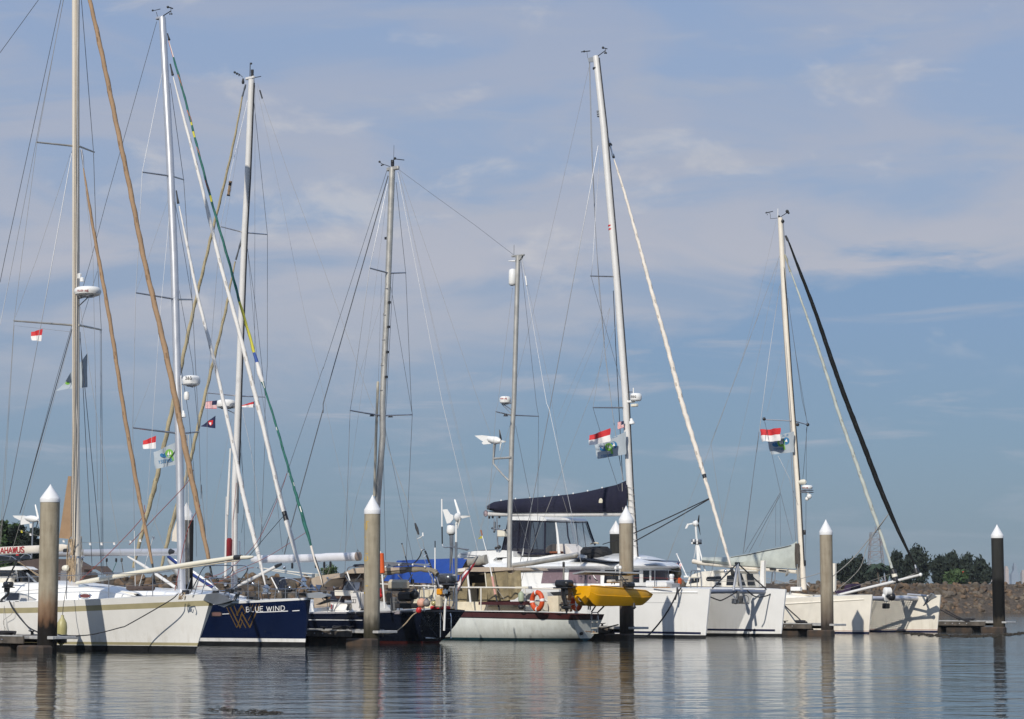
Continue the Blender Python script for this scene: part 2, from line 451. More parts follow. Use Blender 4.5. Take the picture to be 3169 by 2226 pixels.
# ---------------------------------------------------------------- boat frame: s aft from the right-hand end, t athwart towards the far side
HEAD = R(42)
HV = Vector((math.cos(HEAD), -math.sin(HEAD), 0)); NV = Vector((math.sin(HEAD), math.cos(HEAD), 0)); UZ = Vector((0, 0, 1))
class Boat:
    def __init__(b, name, wl_px, depth, label, cat='boat', group=None):
        o = at_depth(wl_px, depth); o.z = 0
        b.O = o
        b.e = empty(name, o, label, cat, group)
    def W(b, s, t, z): return b.O - HV * s + NV * t + UZ * z
    def q(b, tile, x, y, t=0.0):
        d = ray(px(tile, x, y)); p0 = b.O + NV * t
        return EYE + d * ((p0 - EYE).dot(NV) / d.dot(NV))
    def qf(b, tile, x, y, s):
        d = ray(px(tile, x, y)); p0 = b.O - HV * s
        return EYE + d * ((p0 - EYE).dot(HV) / d.dot(HV))
    def qs(b, tile, pts, t=0.0):
        return [b.q(tile, p[0], p[1], p[2] if len(p) > 2 else t) for p in pts]
    def loc(b, p):
        d = Vector(p) - b.O
        return -d.dot(HV), d.dot(NV), d.z
    def part(b, mb, name, mats, parent=None, **kw): return mb.build(name, mats, parent or b.e, **kw)
    def wire(b, name, pts, r=.009, m=None, t=0.0, sm=False, parent=None, n=5):
        P = []
        for e in pts: P.append(b.q(e[0], e[1], e[2], e[3] if len(e) > 3 else t))
        if sm: P = smooth_path(P)
        if m is WIREP: r *= .72
        return MB().tube(P, r, n).build(name, m or WIRE, parent or b.e)
    def rod(b, name, pts, r, m, t=0.0, n=10, sm=False, parent=None, **kw):
        P = [b.q(e[0], e[1], e[2], e[3] if len(e) > 3 else t) for e in pts]
        if sm: P = smooth_path(P)
        if isinstance(r, (list, tuple)) and len(r) != len(P): r = list(np.interp(np.linspace(0, 1, len(P)), np.linspace(0, 1, len(r)), r))
        return MB().tube(P, r, n).build(name, m, parent or b.e, **kw)
    def furl(b, name, pts, r0, mats, t=0.0, rprof=None, mf=None, seg=110, twist=2.2, amp=.10, parent=None, label=None):
        P = [b.q(e[0], e[1], e[2], e[3] if len(e) > 3 else t) for e in pts]
        P = resample(smooth_path(P, 10), seg)
        for _ in range(60): P = [P[0]] + [(P[i - 1] + P[i] * 2 + P[i + 1]) / 4 for i in range(1, seg - 1)] + [P[-1]]
        L = sum((q - p).length for p, q in zip(P, P[1:]))
        rp = rprof or [(0, .35), (.05, .8), (.3, 1.0), (.7, 1.0), (.95, .9), (1, .55)]
        rs = [r0 * np.interp(i / (seg - 1), [a for a, _ in rp], [c for _, c in rp]) * (1 + .025 * math.sin(i * 1.7) + .03 * math.sin(i * .63 + 1)) for i in range(seg)]
        ph = L * twist / seg * 2 * math.pi
        fn = lambda i, a: 1 + amp * math.sin(a * 1.0 + i * ph * .5) + amp * .5 * math.sin(2 * a + i * ph)
        mats = list(mats); sm = len(mats)
        c0 = mats[0].node_tree.nodes['Principled BSDF'].inputs['Base Color'].default_value
        mats.append(mat(mats[0].name + '_hem', (c0[0] * .62, c0[1] * .60, c0[2] * .58), .85))
        def m(i, j):
            v = mf(i / (seg - 1), j) if mf else 0
            return sm if v == 0 and (j * 2 - int(i * ph * 10 / 6.28)) % 20 == 0 else v
        return MB().tube(P, rs, 10, m=m, fn=fn).build(name, mats, parent or b.e, smooth=60, label=label)
    def plate(b, name, tile, pts, t, th, mats, parent=None, **kw):
        """flat panel seen at these pixels, lying in the fore-and-aft plane t, thickness th going away"""
        return MB().prism(b.qs(tile, pts, t), NV * th).build(name, mats, parent or b.e, **kw)

def hull(b, name, st, rows, mats, rake=0.0, t0=0.0, flare=1.25, transom=False, transom_mat=0, rake_len=3.0, deck_mat=None, camber=.08, belly=0.0, parent=None, trans_rake=None, n=46, label=None):
    """st: (s, half-beam deck, half-beam waterline, sheer z).  rows: bottom to top of ('z', z, mat) / ('d', below sheer, mat)"""
    S = np.array([q[0] for q in st]); 
    s_end = S[-1]
    u = np.linspace(0, 1, n) ** 1.45
    ss = u * s_end
    def ip(k):
        y = np.array([q[k] for q in st], float)
        # monotone-ish cubic through the stations
        d = np.gradient(y, S)
        out = []
        for x in ss:
            i = min(max(np.searchsorted(S, x) - 1, 0), len(S) - 2)
            h = S[i + 1] - S[i]; tt = (x - S[i]) / h
            out.append((2 * tt ** 3 - 3 * tt ** 2 + 1) * y[i] + (tt ** 3 - 2 * tt ** 2 + tt) * h * d[i] + (-2 * tt ** 3 + 3 * tt ** 2) * y[i + 1] + (tt ** 3 - tt ** 2) * h * d[i + 1])
        return np.array(out)
    bd, bw, zd = np.maximum(ip(1), .0), np.maximum(ip(2), .0), ip(3)
    mb = MB()
    sides = {}
    for sgn in (-1, 1):
        grid = []
        for (kind, val, m_) in rows:
            row = []
            for i in range(n):
                z = val if kind == 'z' else zd[i] - val
                f = min(max(z / zd[i], 0), 1)
                hb = bw[i] + (bd[i] - bw[i]) * f ** flare + belly * math.sin(math.pi * f) * min(1, bw[i] / .5)
                if z < 0: hb = bw[i] * max(.2, 1 + z * .7)
                k = max(0.0, 1 - ss[i] / rake_len)
                sx = ss[i] - rake * (z / zd[0]) * k
                row.append(b.W(sx, t0 + sgn * hb, z))
            grid.append(row)
        g2 = list(map(list, grid))
        if sgn < 0: g2 = [r[::-1] for r in g2]
        sides[sgn] = grid
        mm = [r[2] for r in rows]
        mb.quad_grid(g2, lambda i, j: mm[i])
    # transom / stem closure at both ends
    for end in (0, n - 1):
        rr = [[sides[-1][k][end], sides[1][k][end]] for k in range(len(rows))]
        if end != 0: rr = [r[::-1] for r in rr]
        mm = [r[2] for r in rows]
        mb.quad_grid(rr, (lambda i, j: transom_mat if (transom and end == 0 and rows[i][0] == 'd') else mm[i]))
    if deck_mat is not None:
        tp = len(rows) - 1
        rowsd = [[sides[-1][tp][i], (sides[-1][tp][i] + sides[1][tp][i]) / 2 + UZ * camber * min(1, bd[i]), sides[1][tp][i]] for i in range(n)]
        mb.quad_grid([r[::-1] for r in rowsd], deck_mat)
    ob = mb.build(name, mats, parent or b.e, smooth=40, label=label)
    bv = BVHTree.FromPolygons(mb.v, mb.f)
    return ob, bv
def cast(bv, p, off=.004):
    d = ray(p).normalized()
    h = bv.ray_cast(EYE, d)
    if h[0] is None: return None
    nrm = h[1] if h[1].dot(d) < 0 else -h[1]
    return h[0] + nrm * off
def decal(bv, polys, name, mats, parent, off=.005, label=None, sub=0):
    """polygons given as photo pixels, laid on the surface that is there"""
    mb = MB()
    for ii, item in enumerate(polys):
        pts, m = item if isinstance(item, tuple) else (item, 0)
        if len(pts) == 4:                     # long strokes follow the curve
            k = max(1, int(math.dist(pts[0], pts[1]) / 5))
            lp = lambda u, v, f: (u[0] + (v[0] - u[0]) * f, u[1] + (v[1] - u[1]) * f)
            cells = [[lp(pts[0], pts[1], i / k), lp(pts[0], pts[1], (i + 1) / k), lp(pts[3], pts[2], (i + 1) / k), lp(pts[3], pts[2], i / k)] for i in range(k)]
        else: cells = [pts]
        for c_ in cells:
            P = [cast(bv, q, off + .00025 * ii) for q in c_]
            if all(p is not None for p in P): mb.poly(P, m)
    if not mb.v: return None
    return mb.build(name, mats, parent, smooth=0, label=label)
def strip(pts, w, closed=False):
    """pixel polyline -> list of quads of width w (pixels)"""
    out = []
    for (x0, y0), (x1, y1) in zip(pts, pts[1:]):
        L = math.hypot(x1 - x0, y1 - y0) or 1
        nx, ny = -(y1 - y0) / L * w / 2, (x1 - x0) / L * w / 2
        ex, ey = (x1 - x0) / L * w * .15, (y1 - y0) / L * w * .15
        out.append([(x0 - ex + nx, y0 - ey + ny), (x1 + ex + nx, y1 + ey + ny), (x1 + ex - nx, y1 + ey - ny), (x0 - ex - nx, y0 - ey - ny)])
    return out
GLY = {'T': ([(0, 1), (1, 1)], [(.5, 1), (.5, 0)]), 'A': ([(0, 0), (.5, 1), (1, 0)], [(.2, .35), (.8, .35)]), 'H': ([(0.08, 0), (0.08, 1)], [(.92, 0), (.92, 1)], [(.08, .52), (.92, .52)]),
       'W': ([(0, 1), (.27, 0), (.5, .95), (.73, 0), (1, 1)],), 'U': ([(.06, 1), (.06, .3), (.2, .05), (.5, 0), (.8, .05), (.94, .3), (.94, 1)],),
       'S': ([(.9, .82), (.72, .97), (.4, 1), (.12, .86), (.12, .66), (.4, .54), (.7, .43), (.9, .27), (.84, .1), (.6, 0), (.3, .02), (.08, .18)],),
       'B': ([(.06, 0), (.06, 1), (.6, 1), (.85, .88), (.85, .65), (.6, .54), (.06, .54)], [(.6, .54), (.92, .42), (.92, .13), (.62, 0), (.06, 0)]),
       'L': ([(.08, 1), (.08, 0), (.85, 0)],), 'E': ([(.9, 1), (.08, 1), (.08, 0), (.92, 0)], [(.08, .53), (.78, .53)]), 'I': ([(.5, 1), (.5, 0)],),
       'N': ([(.06, 0), (.06, 1), (.94, 0), (.94, 1)],), 'D': ([(.06, 0), (.06, 1), (.5, 1), (.82, .85), (.94, .5), (.82, .15), (.5, 0), (.06, 0)],),
       'O': ([(.5, 1), (.18, .87), (.04, .5), (.18, .13), (.5, 0), (.82, .13), (.96, .5), (.82, .87), (.5, 1)],), 'Y': ([(0, 1), (.5, .5), (1, 1)], [(.5, .5), (.5, 0)]),
       'R': ([(.06, 0), (.06, 1), (.62, 1), (.9, .86), (.9, .64), (.62, .5), (.06, .5)], [(.5, .5), (.95, 0)]), 'M': ([(.04, 0), (.08, 1), (.5, .2), (.92, 1), (.96, 0)],),
       'G': ([(.92, .8), (.7, .97), (.4, 1), (.12, .8), (.04, .5), (.15, .15), (.45, 0), (.78, .05), (.94, .2), (.94, .46), (.6, .46)],), '&': ([(.95, 0), (.25, .75), (.3, .95), (.5, 1), (.65, .85), (.55, .65), (.15, .35), (.12, .12), (.35, 0), (.65, .08), (.92, .42)],),
       '1': ([(.2, .78), (.55, 1), (.55, 0)],), '4': ([(.75, 0), (.75, 1), (.05, .3), (1, .3)],), '2': ([(.1, .78), (.3, .98), (.65, 1), (.88, .8), (.8, .55), (.1, 0), (.95, 0)],), '0': ([(.5, 1), (.15, .8), (.1, .3), (.5, 0), (.88, .3), (.85, .8), (.5, 1)],),
       '7': ([(.05, 1), (.92, 1), (.4, 0)],)}
def letters(txt, x, y, h, adv, w, slope=0.0, lw=.16, mirror=False, serif=0.0, widths=None):
    """text as pixel quads; x,y baseline start; h cap height px; adv advance px; w glyph width px"""
    out = []
    for i, ch in enumerate(txt):
        if ch != ' ':
            for pl in GLY[ch]:
                P = []
                for (a, c) in pl:
                    X = x + i * adv + (1 - a if mirror else a) * w * (widths or {}).get(ch, 1)
                    P.append((X, y + (X - x) * slope - c * h))
                out += strip(P, h * lw)
                if serif:
                    for e in (P[0], P[-1]):
                        if abs(e[1] - (y + (e[0] - x) * slope)) < .05 * h or abs(e[1] - (y + (e[0] - x) * slope) + h) < .05 * h:
                            out += strip([(e[0] - serif, e[1]), (e[0] + serif, e[1])], h * .07)
        
    return out
# ================================================================ water
def water_mat():
    m = bpy.data.materials.new('harbour_water'); m.use_nodes = True
    nt = m.node_tree; b = nt.nodes['Principled BSDF']
    b.inputs['Base Color'].default_value = (.022, .028, .027, 1)
    b.inputs['Roughness'].default_value = .072
    b.inputs['IOR'].default_value = 1.17
    g = nt.nodes.new('ShaderNodeNewGeometry')
    def nz(scale, det, sx, sy, rough=.5, dist=0.):
        mp = nt.nodes.new('ShaderNodeMapping'); mp.inputs['Scale'].default_value = (sx, sy, 1)
        mp.inputs['Rotation'].default_value = (0, 0, R(-8))
        nt.links.new(g.outputs['Position'], mp.inputs[0])
        n = nt.nodes.new('ShaderNodeTexNoise')
        n.inputs['Scale'].default_value = scale; n.inputs['Detail'].default_value = det; n.inputs['Roughness'].default_value = rough
        n.inputs['Distortion'].default_value = dist
        nt.links.new(mp.outputs[0], n.inputs['Vector']); return n.outputs['Fac']
    fine, mid, big, patch = nz(7.0, 3, .55, 1.0), nz(1.5, 3, .6, 1, .5, .3), nz(.55, 3, .7, 1.0, .55, .7), nz(.045, 3, .5, 1.6, .55, .4)
    def mth(op, a, c):
        n = nt.nodes.new('ShaderNodeMath'); n.operation = op
        for i, v in enumerate((a, c)):
            if isinstance(v, (int, float)): n.inputs[i].default_value = v
            else: nt.links.new(v, n.inputs[i])
        return n.outputs[0]
    rp = nt.nodes.new('ShaderNodeMapRange'); nt.links.new(patch, rp.inputs['Value'])
    rp.inputs['From Min'].default_value, rp.inputs['From Max'].default_value = .38, .64
    rp.inputs['To Min'].default_value, rp.inputs['To Max'].default_value = .45, 1.25
    h = mth('ADD', mth('MULTIPLY', mth('ADD', mth('MULTIPLY', fine, .0036), mth('MULTIPLY', mid, .0210)), rp.outputs[0]), mth('MULTIPLY', big, .046))
    bp = nt.nodes.new('ShaderNodeBump'); bp.inputs['Strength'].default_value = 1.0; bp.inputs['Distance'].default_value = 1.0
    nt.links.new(h, bp.inputs['Height']); nt.links.new(bp.outputs[0], b.inputs['Normal'])
    return m
MB().poly([(-9000, -60, 0), (9000, -60, 0), (9000, 16000, 0), (-9000, 16000, 0)]).build('water', water_mat(), kind='structure', smooth=0, origin=(0, 0, 0))

# ================================================================ breakwater of boulders
ROCK = [mat('basalt_boulder', (.115, .082, .053), .9, noise=.45, nscale=1.3, bump=.6, bscale=4), mat('brown_boulder', (.135, .089, .054), .9, noise=.4, nscale=1.1, bump=.6, bscale=4),
        mat('grey_boulder', (.12, .097, .072), .9, noise=.4, nscale=1.5, bump=.6, bscale=4)]
SOIL = mat('rubble_fill', (.075, .058, .043), .95, noise=.4)
line = [(-120, 130), (-42, 184), (-19.5, 201), (29, 266), (64, 283), (120, 300), (200, 318)]
tops = [3.9, 3.9, 3.95, 3.95, 3.95, 3.95, 3.95]
def bw_at(u):
    seg = [math.dist(a, c) for a, c in zip(line, line[1:])]
    tot = sum(seg); d = u * tot
    for i, L in enumerate(seg):
        if d <= L or i == len(seg) - 1:
            f = d / L; a, c = line[i], line[i + 1]
            tx, ty = (c[0] - a[0]) / L, (c[1] - a[1]) / L
            return Vector((a[0] + (c[0] - a[0]) * f, a[1] + (c[1] - a[1]) * f, tops[i] + (tops[i + 1] - tops[i]) * f)), Vector((ty, -tx, 0))
        d -= L
BW = empty('breakwater', (64, 283, 0), 'long brown boulder breakwater across the harbour behind all the boats', 'breakwater')
mb = MB(); prof = [(6.5, -.8), (.8, -.45 + .0), (-3.5, .0), (-12, -1.2)]
rows = []
for i in range(40):
    p, nrm = bw_at(i / 39)
    rows.append([Vector((p.x, p.y, 0)) + nrm * 6.0 + UZ * -.6, Vector((p.x, p.y, p.z - .5)) + nrm * .3, Vector((p.x, p.y, p.z - .45)) - nrm * 4, Vector((p.x, p.y, -.5)) - nrm * 12])
mb.quad_grid(rows)
mb.build('rubble_core', SOIL, BW, smooth=0)
# unit boulders
ico = bmesh.new(); bmesh.ops.create_icosphere(ico, subdivisions=2, radius=1.0)
IV = [v.co.copy() for v in ico.verts]; IF = [[v.index for v in f.verts] for f in ico.faces]; ico.free()
def boulder_shape(rg):
    cuts = [(Vector((rg.gauss(0, 1), rg.gauss(0, 1), rg.gauss(0, 1))).normalized(), rg.uniform(.45, .8)) for _ in range(9)]
    k = Vector((rg.uniform(.8, 1.2), rg.uniform(.75, 1.1), rg.uniform(.6, .9)))
    out = []
    for v in IV:
        p = v.copy()
        for n_, d in cuts:
            e = p.dot(n_) - d
            if e > 0: p -= n_ * e
        out.append(Vector((p.x * k.x, p.y * k.y, p.z * k.z)))
    return out
SHAPES = [boulder_shape(random.Random(30 + i)) for i in range(9)]
spots = []
for i in range(5200):
    u = rnd.random() ** .9
    p, nrm = bw_at(u)
    v = rnd.random()                      # down the slope
    base = Vector((p.x, p.y, 0)) + nrm * (.1 + 5.6 * v) + UZ * (p.z - .35 - (p.z + .3) * v)
    if v < .03: base -= nrm * rnd.uniform(0, 2.5)
    r = rnd.uniform(.34, .78) * (1.0 if v > .08 else .75)
    pxx = W0 / 2 + base.x / base.y * FPX
    if pxx < -200 or pxx > 3500: continue
    spots.append((base, r, pxx))
vis = sorted([s for s in spots if 2330 < s[2] < 3169], key=lambda s: -s[1])[:100]
vset = {id(s) for s in vis}
protos = {}
def rot_rand(rg):
    return Matrix.Rotation(rg.uniform(0, 6.28), 3, 'Z') @ Matrix.Rotation(rg.uniform(-.6, .6), 3, 'X') @ Matrix.Rotation(rg.uniform(-.5, .5), 3, 'Y')
big = MB()
for s in spots:
    k = rnd.randrange(9); rot = rot_rand(rnd)
    if id(s) in vset:
        mi = rnd.randrange(3)
        if (k, mi) not in protos:
            mm = MB(); mm.v = [v.copy() for v in SHAPES[k]]; mm.f = [tuple(f) for f in IF]; mm.m = [0] * len(IF)
            o = mm.build('boulder', ROCK[mi], BW, smooth=28, origin=(0, 0, 0)); protos[(k, mi)] = o
        else:
            o = protos[(k, mi)].copy(); COL.objects.link(o); o.parent = BW
        o.location = s[0] - WL[BW]; o.scale = (s[1],) * 3; o.rotation_euler = rot.to_euler()
    else:
        o_ = len(big.v); mi = rnd.randrange(3)
        big.v += [s[0] + rot @ (v * s[1]) for v in SHAPES[k]]
        big.f += [tuple(o_ + j for j in f) for f in IF]; big.m += [mi] * len(IF)
big.build('boulders', ROCK, BW, kind='stuff', smooth=28)

# ================================================================ far vegetation
LEAFD = mat('casuarina_foliage', (.021, .031, .026), .9, noise=.5, nscale=.8, col2=(.038, .050, .038), spec=.15)
LEAFB = mat('bush_foliage', (.030, .065, .018), .8, noise=.5, nscale=1.2, col2=(.055, .095, .030))
LEAFP = mat('palm_foliage', (.022, .042, .020), .75, noise=.4)
BARK = mat('grey_bark', (.09, .075, .06), .9, noise=.4)
def tree(name, c, w, h, label, leaf, dens=1.0, wispy=.5, seed=1, group='trees beyond the breakwater', leafsz=.36):
    rg = random.Random(seed)
    e = empty(name, c, label, 'tree', group)
    c = Vector(c); mb = MB()
    lean = Vector((rg.uniform(-.06, .06), 0, 1))
    mb.tube([c + lean * (h * f) for f in (0, .3, .6, .93)], [h * .022 + .07, h * .018 + .05, h * .011 + .03, .02], 7)
    clumps = []
    nl = 17
    for i in range(nl):
        f = .22 + .74 * i / nl
        wid = w / 2 * (math.sin(math.pi * min(1, .22 + .82 * (1 - f) ** .75)) ** .8) * rg.uniform(.5, 1.1)
        a = i * 2.4 + rg.uniform(-.5, .5)
        p0 = c + lean * (h * f * .93)
        p1 = p0 + Vector((math.cos(a) * wid, math.sin(a) * wid, h * rg.uniform(.02, .12)))
        mb.tube([p0, p0.lerp(p1, .5) + UZ * .1, p1], [.06, .04, .015], 5)
        clumps.append((p1, w * rg.uniform(.09, .19)))
        clumps.append((p0.lerp(p1, .45), w * rg.uniform(.08, .16)))
    clumps.append((c + lean * h * .93, w * .12))
    mb.build('trunk', BARK, e)
    lb = MB()
    for p, r in clumps:
        for _ in range(int(70 * dens)):
            d = Vector((rg.gauss(0, .55), rg.gauss(0, .55), rg.gauss(0, .6 + wispy * .4))) * r
            q = p + d
            if q.z < c.z + .3: continue
            s = leafsz * rg.uniform(.5, 1.2)
            ax = Vector((rg.gauss(0, 1), rg.gauss(0, 1), rg.gauss(0, 1) + wispy * 1.6)).normalized()
            bx = ax.orthogonal().normalized(); bx = Matrix.Rotation(rg.uniform(0, 6.28), 3, ax) @ bx
            lb.poly([q - ax * s, q + bx * s * .38, q + ax * s, q - bx * s * .38])
    lb.build('crown', leaf, e, smooth=0)
    return e
tl = [(40, 230, 640, 'wide dark tree at the left end of the far tree row', .2), (170, 300, 618, 'sparse wispy tree rising behind the wide dark tree', 1.0), (235, 390, 690, 'low dark tree left of the small palms', .2),
      (490, 600, 565, 'slim feathery tree right of the palms behind the grey furled sail', 1.0), (575, 700, 596, 'middling dark tree crossed by the black furled sail', .5), (655, 835, 528, 'tallest dark casuarina beside the end of the bowsprit', .8),
      (820, 975, 612, 'dark casuarina standing right of the tallest one', .8), (940, 1085, 588, 'open feathery casuarina above the bright green shrub', 1.2), (1060, 1195, 606, 'pointed casuarina above the orange post', 1.0), (1165, 1340, 645, 'sloping tree at the right end of the far tree row', .9)]
for i, (x0, x1, yt, lab, wis) in enumerate(tl):
    Y = 300 + (i % 3) * 7
    a, c_, tp = at_depth(px('g', x0, 795), Y), at_depth(px('g', x1, 795), Y), at_depth(px('g', (x0 + x1) / 2, yt), Y)
    zb = 2.6
    tree('casuarina_tree', ((a.x + c_.x) / 2, Y, zb), (c_.x - a.x) * 1.02, tp.z - zb, lab, LEAFD, 1.25, wis, 50 + i)
for (x0, x1, yt, lab, Y) in [(955, 1125, 716, 'low bright green shrub below the feathery casuarinas', 296)]:
    a, c_, tp = at_depth(px('g', x0, 795), Y), at_depth(px('g', x1, 795), Y), at_depth(px('g', x0, yt), Y)
    tree('shrub', ((a.x + c_.x) / 2, Y, 2.8), c_.x - a.x, tp.z - 2.8, lab, LEAFB, .9, .1, 77)
def palm(x, yt, Y, label, seed):
    rg = random.Random(seed)
    tp = at_depth(px('g', x, yt), Y); b0 = Vector((tp.x + .3, Y, 2.6))
    e = empty('palm_tree', b0, label, 'palm', 'palms beyond the breakwater')
    MB().tube([b0, b0.lerp(tp, .5) + Vector((.12, 0, 0)), tp], [.17, .13, .10], 8).build('trunk', BARK, e)
    mb = MB()
    for i in range(15):
        a = i * 2.4; el = rg.uniform(-.1, 1.0); L = rg.uniform(1.5, 2.1)
        d = Vector((math.cos(a), math.sin(a), 0))
        prev, side = None, Vector((-d.y, d.x, 0))
        for k in range(8):
            f = k / 7
            p = tp + d * (L * f * math.cos(el * .6)) + UZ * (L * (math.sin(el) * f - .95 * f * f))
            wd = .34 * math.sin(math.pi * min(1, .12 + f * .88))
            if prev is not None:
                for sg in (-1, 1):
                    mb.poly([prev[0], p, p + side * sg * wd - UZ * wd * .7 + d * .1, prev[0] + side * sg * prev[1] - UZ * prev[1] * .7 + d * .1])
            prev = (p, wd)
    mb.build('crown', LEAFP, e, smooth=0)
palm(385, 672, 302, 'small palm on the left of two palms behind the grey furled sail', 3)
palm(455, 690, 304, 'shorter palm on the right of two palms behind the grey furled sail', 4)
# headland trees at far left
for (x0, x1, yt, yb, lab, sd) in [(-60, 150, 296, 520, 'bushy dark green tree on the far left headland above the lettered boom', 90), (90, 250, 335, 520, 'darker green tree behind the turbine at far left', 91), (210, 345, 350, 520, 'green tree showing left of the concrete pile at far left', 92)]:
    Y = 178
    a, c_, tp = at_depth(px('a', x0, yb), Y), at_depth(px('a', x1, yb), Y), at_depth(px('a', x0, yt), Y)
    tree('broadleaf_tree', ((a.x + c_.x) / 2, Y, 2.4), (c_.x - a.x) * 1.1, tp.z - 2.4, lab, LEAFB if sd == 90 else LEAFD, 2.2, 0., sd, 'trees on the left headland', .22)
a, c_, tp = at_depth(px('k5', 690, 720), 200), at_depth(px('k5', 1060, 720), 200), at_depth(px('k5', 900, 530), 200)
tree('bush', ((a.x + c_.x) / 2, 200, 3.1), c_.x - a.x, tp.z - 3.1, 'light green leafy bush on the breakwater under the silver boom end', LEAFB, .45, .1, 95, None, .13)
# headland ground
MB().grid([[(-160, 150, -.5), (-60, 176, -.5), (-30, 196, -.5)], [(-160, 165, 3.3), (-62, 190, 3.2), (-33, 210, 2.6)], [(-160, 260, 4), (-70, 270, 3.5), (-40, 280, -.5)]]).build('headland', mat('headland_soil', (.06, .055, .035), .95, noise=.4), kind='structure', smooth=60)

# far spit of land the far trees stand on
MB().grid([[(-20, 262, -1), (40, 290, -1), (75, 300, -1), (130, 320, -1)], [(-20, 272, 2.7), (40, 296, 2.8), (75, 306, 2.8), (130, 326, 2.7)], [(-20, 330, 2.7), (40, 345, 2.8), (75, 350, 2.8), (130, 360, 2.7)], [(-20, 345, -1), (40, 360, -1), (75, 366, -1), (130, 372, -1)]]).build('land_spit', SOIL, kind='structure', smooth=0)
p0 = at_depth(px('g', 1101, 800), 297); p1 = at_depth(px('g', 1106, 728), 297)
mb = MB(); mb.tube([p0 - UZ * 1.5, p1], [.14, .12], 10); mb.lathe(p1, p1 + UZ * .12, [(0, .16), (.6, .16), (1, .03)], 10)
mb.build('marker_post', mat('orange_post_paint', (.5, .07, .03), .6, noise=.1), label='thin orange marker post on top of the breakwater', cat='post')

# lattice radio tower
tpx, tb = at_depth(px('g', 376, 400), 1500), at_depth(px('g', 376, 800), 1500)
TW = empty('radio_tower', (tpx.x, 1500, 0), 'hazy red and white lattice radio tower far behind the trees', 'tower')
TMW, TMR = mat('hazed_tower_white', (.20, .20, .21), .5), mat('hazed_tower_red', (.22, .17, .16), .5)  # distance haze mixed into both colours, greyed towards the sky
mbs = [MB(), MB()]
H = tpx.z
def tw(z, i): 
    w = 3.1 + (1 - z / H) * 3.4
    return Vector((tpx.x + w * (-1, 1, 1, -1)[i], 1500 + w * (-1, -1, 1, 1)[i], z))
nlev = 11
for k in range(nlev):
    z0, z1 = H * k / nlev, H * (k + 1) / nlev
    m_ = mbs[k % 2]
    for i in range(4):
        j = (i + 1) % 4
        m_.tube([tw(z0, i), tw(z1, i)], .30, 5)
        m_.tube([tw(z0, i), tw(z1, j)], .13, 4); m_.tube([tw(z0, j), tw(z1, i)], .13, 4); m_.tube([tw(z1, i), tw(z1, j)], .16, 4)
mbs[1].tube([Vector((tpx.x, 1500, H)), Vector((tpx.x, 1500, H + 4))], .2, 5)
mbs[0].build('lattice', [TMW], TW, smooth=0); mbs[1].build('lattice', [TMR], TW, smooth=0)
# skyline across the bay
def tower_mat(name, c):
    m = mat(name, c, .5)
    nt = m.node_tree; b = nt.nodes['Principled BSDF']
    tcn = nt.nodes.new('ShaderNodeTexCoord'); br = nt.nodes.new('ShaderNodeTexBrick')
    br.inputs['Scale'].default_value = .12; br.inputs['Mortar Size'].default_value = .035
    br.inputs['Color1'].default_value = (c[0] * .45, c[1] * .5, c[2] * .6, 1); br.inputs['Color2'].default_value = (c[0] * .6, c[1] * .6, c[2] * .65, 1); br.inputs['Mortar'].default_value = (*c, 1)
    mp = nt.nodes.new('ShaderNodeMapping'); mp.inputs['Rotation'].default_value = (R(90), 0, 0)
    nt.links.new(tcn.outputs['Object'], mp.inputs[0]); nt.links.new(mp.outputs[0], br.inputs['Vector']); nt.links.new(br.outputs['Color'], b.inputs['Base Color'])
    return m
SKM = [tower_mat('tan_tower_wall', (.55, .46, .40)), tower_mat('blue_glass_tower_wall', (.30, .36, .42))]
for i, (x0, x1, yt, mi, lab) in enumerate([(1328, 1346, 738, 0, 'pale distant tower just left of the black pile'), (1448, 1476, 678, 0, 'tall tan tower far across the bay right of the black pile'), (1500, 1562, 722, 1, 'wide bluish tower block far across the bay'),
                                           (1520, 1545, 655, 1, 'slim hazy high-rise behind the wide bluish block'), (1588, 1616, 712, 0, 'tan tower at the right edge of the distant skyline'), (1478, 1500, 762, 1, 'low hazy block between the distant towers')]):
    Y = 7000 + i * 90
    a, c_ = at_depth(px('g', x0, yt), Y), at_depth(px('g', x1, yt), Y)
    wdt = (c_.x - a.x) / 2; cx_ = (a.x + c_.x) / 2
    mb = MB()
    hz = a.z
    mb.box((cx_, Y, hz * .46), (wdt, 0, 0), (0, 14, 0), (0, 0, hz * .46))
    mb.box((cx_ + wdt * .1, Y, hz * .955), (wdt * .72, 0, 0), (0, 9, 0), (0, 0, hz * .035 + .01))
    mb.box((cx_, Y, hz * .995), (wdt * .3, 0, 0), (0, 4, 0), (0, 0, hz * .012))
    mb.box((cx_, Y - 14.5, hz * .3), (wdt * .86, 0, 0), (0, .8, 0), (0, 0, hz * .29))
    mb.build('tower_block', SKM[mi], label=lab, cat='high-rise', group='towers on the distant skyline', smooth=0)

